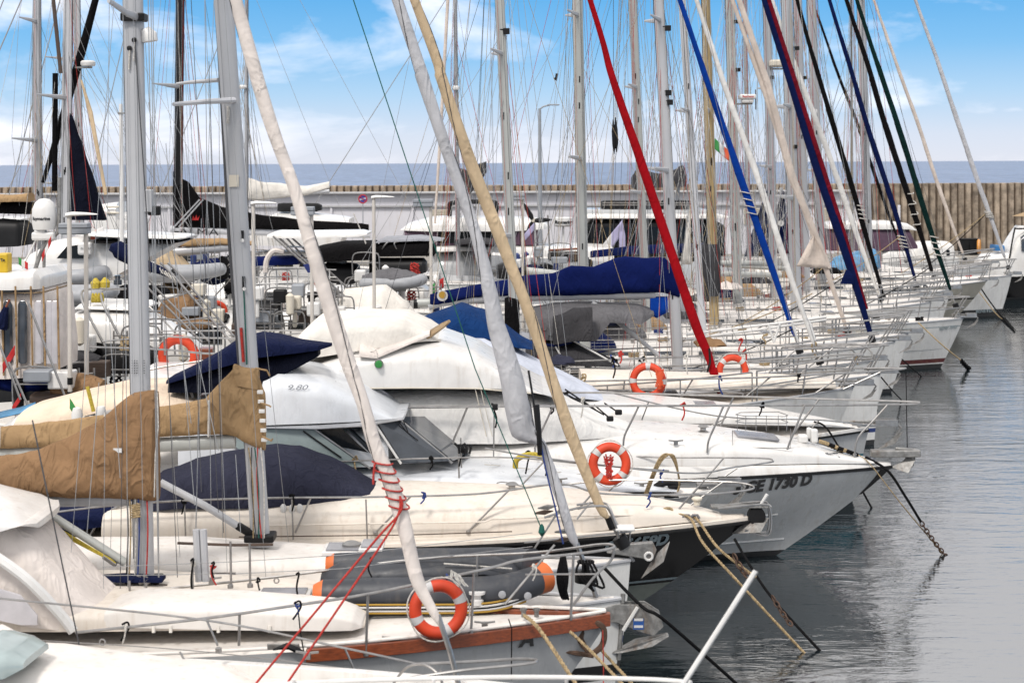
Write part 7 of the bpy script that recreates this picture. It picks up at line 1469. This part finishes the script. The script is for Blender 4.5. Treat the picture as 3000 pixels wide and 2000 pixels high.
lb.trace('wheel_cover', 'c_black_canvas', [(636, 760, 815, .2), (650, 748, 820, .3), (668, 760, 815, .2)], yo=1.1, e=.9)
for u0, v0, u1, v1 in ((520, 852, 640, 775), (560, 860, 690, 760), (600, 900, 690, 800)): lb.rail('frame_strut', [(u0, v0, 1.2), (u1, v1, 1.2)], .022, sm=0)
# more running rigging in the right-hand group: halyards and topping lifts of each yacht
rg = random.Random(9)
for o in list(COL.objects):
    if o.parent is None and o.name.startswith('sailing_yacht') and o.location.y > 36:
        d = o.location.y; u0 = None
        m0 = [c for c in o.children if c.name.startswith('mast') and c.type == 'MESH' and not c.name.startswith(('mast_cover', 'mast_boot', 'mast_bag'))]
        if not m0: continue
        vs_ = m0[0].data.vertices; zs = [v.co.z for v in vs_]; top = max(vs_, key=lambda v: v.co.z).co.copy(); bot = min(vs_, key=lambda v: v.co.z).co.copy()
        for k in range(20):
            f = rg.uniform(.4, .98); p = bot.lerp(top, f); w = rg.choice((-1, 1)) * rg.uniform(.2, 1.3)
            q = Vector((bot.x + rg.uniform(-5.2, 3.4) * (1 if k < 8 else .3), w, bot.z + rg.uniform(.2, 1.2)))
            line([p, q], max(.005, d * .00011), rg.choice(['wire', 'wire', 'wire_dark', 'rope_white', 'rope_red', 'rope_tan']), 'running_rigging', o, 4)
# ================================================================ mooring lines
def onwater(u, v): return PZ(u, v, -.05)
m_ = mooring
m_('thick black mooring line from the numbered motor yacht to its rusty chain', [P(2535, 1338, 29.4), P(2600, 1378, 29.2), P(2650, 1450, 29.2), P(2698, 1528, 29.3)], .024, 'rope_dark', .02)
chain('chain running into the water before the numbered motor yacht', P(2698, 1528, 29.3), onwater(2775, 1632), .10, 'rust', .03)
m_('thin tan line beside the chain of the numbered motor yacht', [P(2515, 1332, 29.3), P(2552, 1362, 29.2), P(2640, 1475, 29.2), onwater(2768, 1628)], .010, 'rope_tan', .05)
m_('short black line entering the water under the numbered motor yacht bow', [P(2500, 1380, 33.6), onwater(2558, 1494)], .021, 'rope_dark', .03)
m_('black line from the grey cruiser bow', [P(2385, 1235, 34), P(2428, 1262, 33.8), P(2520, 1420, 33.4)], .02, 'rope_dark', .03)
m_('thick tan mooring rope from the black-hulled cruiser, right-hand one', [P(2032, 1512, 25), P(2052, 1532, 24.9), P(2110, 1610, 24.4), P(2215, 1690, 24.2)], .021, 'rope_tan', .03)
m_('thick tan mooring rope reaching the water left of the white pole', [P(1985, 1505, 25), P(2025, 1520, 24.9), P(2060, 1590, 24.4), P(2150, 1690, 24), onwater(2366, 1922)], .021, 'rope_tan', .03)
m_('heavy dark mooring line below the black bow', [P(2152, 1578, 24.9), P(2200, 1660, 24.5), P(2268, 1758, 24.1), onwater(2412, 1916)], .021, 'rope_dark', .05)
chain('rusty chain hanging below the black bow beside the white pole', P(2262, 1745, 24.0), P(2318, 1830, 23.7), .10, 'rust', .02); chain('dark chain loop dipping behind the white pole', P(2148, 1620, 24.3), P(2195, 1690, 24.1), .12, 'rust', .05)
m_('dark mooring line running down from the steel bow fitting', [P(1768, 1660, 21.6), P(1880, 1775, 21.2), P(1952, 1820, 21.0), onwater(2190, 2030)], .022, 'rope_dark', .05)
m_('thick tan rope over the varnished rail of the launch', [P(1536, 1802, 19.6), P(1562, 1822, 19.3), P(1600, 1870, 19.1), P(1712, 2040, 18.4)], .024, 'rope_tan', .04)
m_('second tan rope beside the launch anchor', [P(1660, 1840, 19.8), P(1730, 1905, 19.6), P(1850, 2030, 19.0)], .02, 'rope_tan', .02); m_('third tan rope running from the launch bow to the bottom edge', [P(1752, 1892, 20.2), P(1800, 1945, 20.0), P(1860, 2010, 19.7)], .02, 'rope_tan', .02)
m_('thin red cord hanging under the launch bow', [P(1766, 1845, 19.7), P(1768, 1960, 19.7), P(1767, 2030, 19.6)], .006, 'rope_red', 0)
m_('mooring line of the red-striped yacht ending in a small chain', [P(2690, 945, 55), P(2760, 1010, 54.5), P(2816, 1056, 54.6)], .022, 'rope_tan', .05); chain('small dark chain in front of the red-striped yacht', P(2816, 1056, 54.6), onwater(2842, 1082), .2, 'rope_dark', .02)
m_('dark line reaching the water left of the red-striped bow', [P(2588, 998, 50), P(2640, 1050, 51), onwater(2702, 1105)], .02, 'rope_dark', .05)
m_('dark line of the plumb-bowed yacht', [P(2582, 1105, 41), onwater(2642, 1172)], .018, 'rope_dark', .02)
m_('tan line of the farthest white yacht', [P(2848, 828, 74), P(2915, 915, 73), P(2942, 938, 73)], .021, 'rope_tan', .03); m_('black line of the farthest white yacht', [P(2870, 838, 74), P(2935, 928, 73.2)], .03, 'rope_dark', .05); chain('black chain below the farthest white yacht bow', P(2938, 932, 73.2), onwater(2974, 976), .28, 'rope_dark', .02)
m_('thin dark upright line beyond the numbered motor yacht anchor', [P(2654, 1088, 31), P(2658, 1310, 31)], .008, 'rope_dark', 0, 'line', 'hanging_line')
for k, (u0, v0, u1, v1, d) in enumerate(((2330, 960, 1960, 1095, 43), (2380, 860, 2000, 1000, 47), (2490, 800, 2120, 1010, 52), (2440, 760, 2180, 940, 55), (2730, 780, 2450, 930, 60), (2895, 620, 2640, 800, 75), (2890, 625, 2700, 790, 75), (2640, 690, 2420, 830, 64))):
    m_('slack line slanting down left across the rolled sails, %s one from the left' % ['first', 'second', 'third', 'fourth', 'fifth', 'second-to-last', 'last', 'sixth'][k], [P(u0, v0, d), P(u1, v1, d)], .011 + d * .0001, 'rope_dark' if k % 2 == 0 else 'rope_tan', .12, 'line', 'slack_line')
# lashings round the rolled sails of the right-hand yachts
for lab, u0, v0, u1, v1, w in (('bright blue rolled sail', 2186, 560, 2206, 640, 12), ('the left black rolled', 2518, 600, 2530, 650, 9), ('beige-grey yacht', 2664, 560, 2690, 680, 9), ('dark red boot', 2735, 690, 2752, 760, 9), ('silver rolled', 2895, 620, 2902, 640, 8), ('slim navy', 2640, 690, 2650, 730, 9)):
    c = [o for o in COL.objects if lab in o.get('label', '')]
    if not c: continue
    par = c[0]; d = par.location.y; I = (Matrix.Translation(par.location) @ Matrix.Rotation(par.rotation_euler.z, 4, 'Z')).inverted(); a, b_ = I @ P(u0, v0, d), I @ P(u1, v1, d); ax_ = (b_ - a).normalized(); u_ = ax_.cross(Vector((0, 1, 0))).normalized(); w_ = ax_.cross(u_); h = []
    for i in range(49):
        f = i / 48; q = f * 2 * math.pi * 4; h.append(a.lerp(b_, f) + (u_ * math.cos(q) + w_ * math.sin(q)) * w * 1.25 * d / FPX + ax_ * .1 * math.cos(q))
    MB().tube(h, d * .0003, 5).build('lashing', 'rope_white', par)
# small deck fittings on the near boats
def fit(b, kind, u, v, y, m='steel'):
    p = b.px(u, v, y)
    if kind == 'cleat': MB().tube([p + Vector((-.12, 0, .06)), p + Vector((-.04, 0, .05)), p + Vector((.04, 0, .05)), p + Vector((.12, 0, .06))], .013, 6).box(p + Vector((0, 0, .02)), (.07, .04, .07)).build('cleat', m, b.e)
    elif kind == 'vent': MB().lathe(p, [(.08, -.02), (.09, .03), (.05, .05), (.05, .09), (.1, .11), (.06, .14)], 14).build('vent', m, b.e)
    elif kind == 'eye': MB().torus(p, .03, .008, 'y', 12, 6).build('pad_eye', m, b.e)
    elif kind == 'base': MB().lathe(p, [(.035, -.03), (.035, .01), (.02, .02)], 10).build('stanchion_base', m, b.e)
for b, L in ((b5, (('cleat', 1380, 1502, -.6), ('cleat', 1640, 1500, -.5), ('eye', 1330, 1478, -.4), ('base', 1372, 1556, -1.0), ('base', 1100, 1560, -1.15), ('eye', 1720, 1475, -.3), ('vent', 1500, 1440, .1), ('cleat', 1880, 1500, -.4))),
             (b55, (('cleat', 1640, 1412, -.8), ('eye', 1750, 1410, -.5), ('cleat', 1880, 1425, -.4))),
             (b6, (('cleat', 2420, 1338, -.5), ('base', 2504, 1331, -.2), ('base', 2302, 1329, -.72), ('eye', 2456, 1342, -.45), ('vent', 2060, 1268, -.2), ('cleat', 1980, 1300, -1.2), ('eye', 1920, 1290, -1.0))),
             (b2, (('cleat', 1420, 1835, -.4), ('cleat', 1150, 1880, -.7), ('base', 1072, 1911, -.84), ('base', 1380, 1847, -.55))),
             (b3, (('cleat', 620, 1705, -.7), ('eye', 810, 1700, -.5), ('base', 675, 1714, -.95), ('base', 733, 1712, -.95))),
             (b1, (('cleat', 900, 1925, .4), ('base', 640, 1900, .9), ('eye', 300, 1880, .2)))):
    for it in L: fit(b, *it)
# hatches, seams and non-slip panels
def panel(b, name, m, pts, th=.006): 
    bb = MB(); bb.v = [tuple(b.px(*p)) for p in pts]; bb.face(list(range(len(pts)))); return bb.build(name, m, b.e, 0, solid=th)
for k in range(4): b55.rail('deck_seam', [(1420 + k * 90, 1360 + k * 9, -.7), (1500 + k * 90, 1366 + k * 10, .4)], .006, 'plastic_cream', sm=0)
b5.rail('deck_step', [(700, 1540, -1.2), (1200, 1532, -1.18), (1420, 1528, -1.08), (1440, 1520, -1.05), (1700, 1510, -.85), (1900, 1508, -.55)], .012, 'cream_deck', sm=0)
b5.rail('deck_step', [(700, 1572, -1.26), (1200, 1566, -1.24), (1500, 1556, -1.1)], .008, 'teak_dark', sm=0)
b6.rail('coaming_line', [(1000, 1138, -1.66), (1200, 1136, -1.67), (1400, 1138, -1.6), (1560, 1152, -1.4)], .012, 'plastic_cream', sm=0)
# masthead gear, flags and radars
def locate(part): return [o for o in COL.objects if part in o.get('label', '')][0]
def loc(par, u, v, d=None): return (Matrix.Translation(par.location) @ Matrix.Rotation(par.rotation_euler.z, 4, 'Z')).inverted() @ P(u, v, d or par.location.y)
q = locate('crossing a navy hoist cover'); p = loc(q, 2189, 284, q.location.y - .2)
rd = MB().box(p, (.58, .5, .17)).box(p + Vector((0, 0, -.15)), (.42, .4, .14)).build('radar_scanner', 'plastic_white', q, 0, bevel=.05); MB().tube([p + Vector((-.35, .1, -.25)), p + Vector((.2, .1, -.24))], .03, 6).build('radar_bracket', 'galv', rd)
text('Raytheon', .105, 'flag_red', rd, lambda X, Y: p + Vector((X - .2, -.255, Y - .03)), name='lettering', bold=.003)
MB().tube([p + Vector((.30, 0, .25)), p + Vector((.30, 0, -.45))], .02, 6).build('radar_reflector', 'teak_dark', rd)
q = locate('the left black rolled sail'); p = loc(q, 2277, 186, q.location.y - .2); MB().lathe(p, [(.22, -.14), (.3, -.08), (.3, .06), (.22, .13)], 18).build('radome', 'plastic_cream', q); MB().box(p + Vector((.0, .1, -.2)), (.5, .12, .06)).build('radome_bracket', 'galv', q, 0)
q = locate('bright blue rolled sail')
for du, dv in ((0, 0), (7, -6)): MB().tube([loc(q, 1796 + du, 350 + dv), loc(q, 1797 + du, 385 + dv), loc(q, 1799 + du, 425 + dv), loc(q, 1799 + du, 452 + dv)], [.01, .05, .05, .01], 7).build('hanging_block', 'black', q)
line([loc(q, 1797, 0), loc(q, 1797, 352)], .008, 'wire_dark', 'halyard', q); MB().tube([loc(q, 1625, 228), loc(q, 1628, 236), loc(q, 1632, 216)], .035, 6).build('halyard_block', 'black', q)
q = locate('classic white yacht'); flag(q, loc(q, 2094, 405, q.location.y - .3), .55, ['green', 'flag_white', 'orange_red'], drop=.7)
q = locate('slim navy'); flag(q, loc(q, 2376, 316, q.location.y - .3), .3, ['orange_red', 'flag_white'], drop=.2)
for lab, L in (('red rolled sail rises', ((1484, 92),)), ('long royal blue', ((1957, 83), (1958, 272), (1963, 300))), ('crossing a navy', ((2158, 64), (2163, 205))), ('the left black rolled', ((2263, 227),)), ('dark red boot', ((2335, 142), (2320, 208), (2330, 430))), ('slim navy', ((2360, 228),))):
    q = locate(lab)
    for u, v in L: p = loc(q, u, v, q.location.y - .1); MB().box(p, (.14, .12, .13)).tube([p + Vector((-.15, .05, .04)), p + Vector((.02, 0, .04))], .018, 5).build('steaming_light', 'black', q, 0, bevel=.02)
q = locate('bent steel stern frames'); MB().tube([loc(q, 357, 760, 36), loc(q, 356, 500, 36), loc(q, 354, 305, 36)], [.045, .045, .04], 8).build('aerial', 'plastic_white', q); MB().box(loc(q, 356, 332, 36), (.14, .1, .03)).build('aerial_clamp', 'galv', q, 0)
q = locate('tented cockpit')
for u0, v0, u1, v1 in ((-20, 960, 60, 1170), (80, 880, 210, 1210), (25, 1060, 105, 1240)): MB().tube([loc(q, u0, v0, 30), loc(q, u1, v1, 30)], .022, 7).build('rail_tube', 'steel', q)
MB().grid([[loc(q, -30, 1215, 29.6), loc(q, 60, 1195, 29.6), loc(q, 105, 1180, 29.6)], [loc(q, -30, 1232, 29.2), loc(q, 60, 1212, 29.2), loc(q, 105, 1190, 29.2)]]).build('blue_tarp', 'sky_tarp', q, 40, solid=.02)
for u, v, s_ in ((44, 1010, .14), (62, 1150, .1)): flag(q, loc(q, u, v, 30), s_ * 2, ['flag_red'], drop=1.2)
# coloured fenders and flags low on the left
q = locate('peach awning')
for u, v, mm in ((210, 1165, 'green'),): flag(q, loc(q, u - 6, v, 26.2), .25, [mm], drop=1.2)
MB().tube([loc(q, 256, 1132, 26), loc(q, 274, 1205, 26)], .03, 8).build('yellow_pole', 'rope_yellow', q); MB().lathe(loc(q, 226, 1212, 26), [(.08, -.12), (.09, .0), (.06, .09), (.0, .11)], 12).build('white_cap', 'plastic_white', q); MB().lathe(loc(q, 295, 1200, 26), [(.07, -.08), (.08, .0), (.06, .05), (.0, .06)], 12).build('white_cap', 'plastic_white', q)
# thin stays crossing the open sky between the near masts
q = locate('tan rolled sail and pale brown')
for k, (u0, v0, u1, v1) in enumerate(((830, 0, 1010, 600), (905, 0, 1100, 560), (1100, 60, 830, 560), (950, -40, 860, 620), (1180, 150, 1010, 640), (740, 100, 1010, 800), (1000, 280, 1120, 760), (1480, 180, 1650, 700), (1600, 0, 1720, 640), (1440, 640, 1650, 120), (1520, 660, 1690, 200))): line([loc(q, u0, v0, 60 + k), loc(q, u1, v1, 60 + k)], .007, 'wire' if k % 3 else 'wire_dark', 'distant_stay', q, 4) if False else None
# ties, loops and rope tails on the rails
rg = random.Random(21)
def tie(b, u, v, y, m, ln_=30):
    a = b.px(u, v, y); s = b.w(1); pts = [a + Vector((rg.uniform(-8, 8) * s, rg.uniform(-.03, .03), rg.uniform(-9, 9) * s)) for _ in range(7)] + [a + Vector((rg.uniform(-6, 6) * s, -.02, -ln_ * .5 * s)), a + Vector((rg.uniform(-10, 10) * s, -.02, -ln_ * s))]
    MB().tube(smoothpath(pts, 4), b.w(2.4), 5).build('rope_tie', m, b.e)
for b, L in ((b5, ((855, 1458, -1.25), (1240, 1450, -1.15), (1640, 1420, -.85), (1900, 1452, -.5), (540, 1466, -1.25))), (b55, ((1355, 1320, -1.15), (1040, 1342, -1.18), (1262, 1345, -1.2), (1600, 1345, -1.1), (1820, 1372, -.9), (1545, 1330, -.9), (1940, 1380, -.75))),
             (b6, ((1448, 1190, -1.68), (1620, 1190, -1.6), (1660, 1150, 1.45), (2000, 1188, -1.35), (2230, 1187, -.95), (690, 1036, -1.1), (1710, 1170, -1.4))), (r3, ((1664, 1076, -1.2), (1710, 1105, -1.4), (1795, 1045, .8), (2110, 1106, -1.2), (2340, 1098, -.9), (1800, 1055, -1.3), (2010, 1044, -1.2), (1820, 1038, .6))),
             (r4, ((1880, 1050, -1.4), (2180, 1030, -1.1), (2385, 1010, .6), (2505, 1045, -.1), (2240, 985, 1.0), (2170, 1000, .8))), (b2, ((872, 1771, -.92), (368, 1838, -.95), (1310, 1690, -.6), (1565, 1660, -.2))), (b3, ((563, 1650, -.95), (624, 1660, -.95), (1085, 1640, -.9), (760, 1700, -.95)))):
    for u, v, y in L: tie(b, u, v, y, rg.choice(['rope_dark', 'rope_dark', 'rope_dark', 'rope_tan', 'rope_red', 'rope_blue', 'rope_white']), rg.uniform(18, 60))
# boats across the pontoon: dark canopies, covers, black blocks painted as cockpit shade
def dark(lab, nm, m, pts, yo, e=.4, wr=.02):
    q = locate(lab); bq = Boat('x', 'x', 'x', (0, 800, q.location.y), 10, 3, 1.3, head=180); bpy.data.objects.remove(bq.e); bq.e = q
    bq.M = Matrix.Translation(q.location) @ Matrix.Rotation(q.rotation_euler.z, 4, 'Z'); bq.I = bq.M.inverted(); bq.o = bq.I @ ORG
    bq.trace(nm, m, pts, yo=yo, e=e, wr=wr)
dark('bent steel stern frames', 'cockpit_shade_block', 'black', [(300, 1010, 1090, .5), (330, 1000, 1095, .6), (440, 1005, 1095, .6), (470, 1020, 1090, .4)], 1.0)
dark('raked black side window', 'cockpit_canopy', 'c_black_canvas', [(330, 845, 905, .6), (360, 835, 910, .7), (470, 838, 905, .7), (490, 850, 900, .5)], .8)
dark('raked black side window', 'cockpit_shade', 'c_tan', [(470, 880, 930, .5), (500, 862, 935, .7), (560, 866, 930, .7), (580, 880, 925, .5)], .9, wr=.05)
dark('tall pale stern arch', 'cockpit_shade_block', 'black', [(690, 880, 945, .5), (715, 872, 950, .7), (800, 875, 950, .7), (815, 890, 945, .5)], .8)
dark('tall pale stern arch', 'outboard_cover', 'c_black_canvas', [(905, 868, 930, .2), (915, 855, 935, .3), (945, 857, 930, .3), (955, 870, 925, .2)], 1.0)
dark('slim grey mast', 'cockpit_canopy', 'c_navy_black', [(600, 760, 815, .6), (630, 752, 818, .8), (735, 755, 815, .8), (750, 768, 812, .5)], .6)
dark('slim grey mast', 'saloon_window', 'glass', [(430, 742, 765, .9), (560, 742, 766, .9), (590, 752, 764, .6)], .8)
dark('black bimini and grey roof', 'cockpit_shade_block', 'black', [(1085, 762, 800, .5), (1100, 756, 805, .7), (1240, 756, 802, .7), (1250, 765, 798, .5)], .5)
dark('black bimini and grey roof', 'cockpit_shade_block', 'black', [(945, 775, 830, .5), (960, 768, 835, .7), (1040, 770, 832, .7), (1052, 780, 826, .4)], .5)
dark('tented cockpit', 'cockpit_shade_block', 'black', [(-60, 1105, 1180, .6), (20, 1108, 1180, .7), (150, 1112, 1170, .7), (185, 1120, 1160, .4)], .4)
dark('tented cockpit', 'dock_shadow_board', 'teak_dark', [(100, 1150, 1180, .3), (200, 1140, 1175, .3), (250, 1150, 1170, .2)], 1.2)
dark('leftmost in the picture', 'cockpit_shade_block', 'black', [(-40, 655, 720, .6), (0, 640, 725, .7), (70, 645, 722, .7), (90, 660, 718, .5)], 1.0)
dark('three-bladed', 'cockpit_shade_block', 'black', [(1455, 775, 815, .5), (1475, 768, 818, .6), (1600, 770, 815, .6), (1620, 778, 812, .4)], .8)
for lab, u, v, m in (('slim navy', 2310, 812, 'c_tan_light'), ('the left black rolled', 2215, 828, 'c_grey_dark'), ('crossing a navy', 2130, 845, 'c_ivory_pink'), ('dark red boot', 2050, 880, 'c_grey_dark'), ('beige-grey', 2420, 800, 'c_black_canvas'), ('loose triangular', 1780, 950, 'c_navy_black'), ('red edge', 1990, 930, 'c_grey_dark'), ('red rolled sail rises', 1640, 1060, 'c_slate'), ('long royal blue', 2080, 1010, 'c_tan')):
    q = locate(lab); d = q.location.y; s = d / FPX; p = loc(q, u, v, d - .8); rs = []
    for i in range(9):
        f = i / 8; rs.append([p + Vector(((-42 + 84 * f) * s, .45 * math.cos(a) * (1 + .15 * math.sin(3 * a + i)), (8 + 12 * math.sin(math.pi * f) + 3 * math.sin(i * 2.1)) * s * math.sin(a))) for a in [math.pi * j / 10 for j in range(11)]])
    MB().rings(rs).build('deck_bundle', m, q, 60)
q = locate('cabin catamaran with purple')
for u in (1372, 1402): MB().tube([loc(q, u, 640, q.location.y + 1), loc(q, u, 520, q.location.y + 1)], .09, 8).build('boom_crutch', 'mast_grey', q)
q = locate('black glazed saloon')
for u in (1875, 1985): MB().tube([loc(q, u, 625, q.location.y), loc(q, u, 530, q.location.y)], .09, 8).build('boom_crutch', 'mast_grey', q)
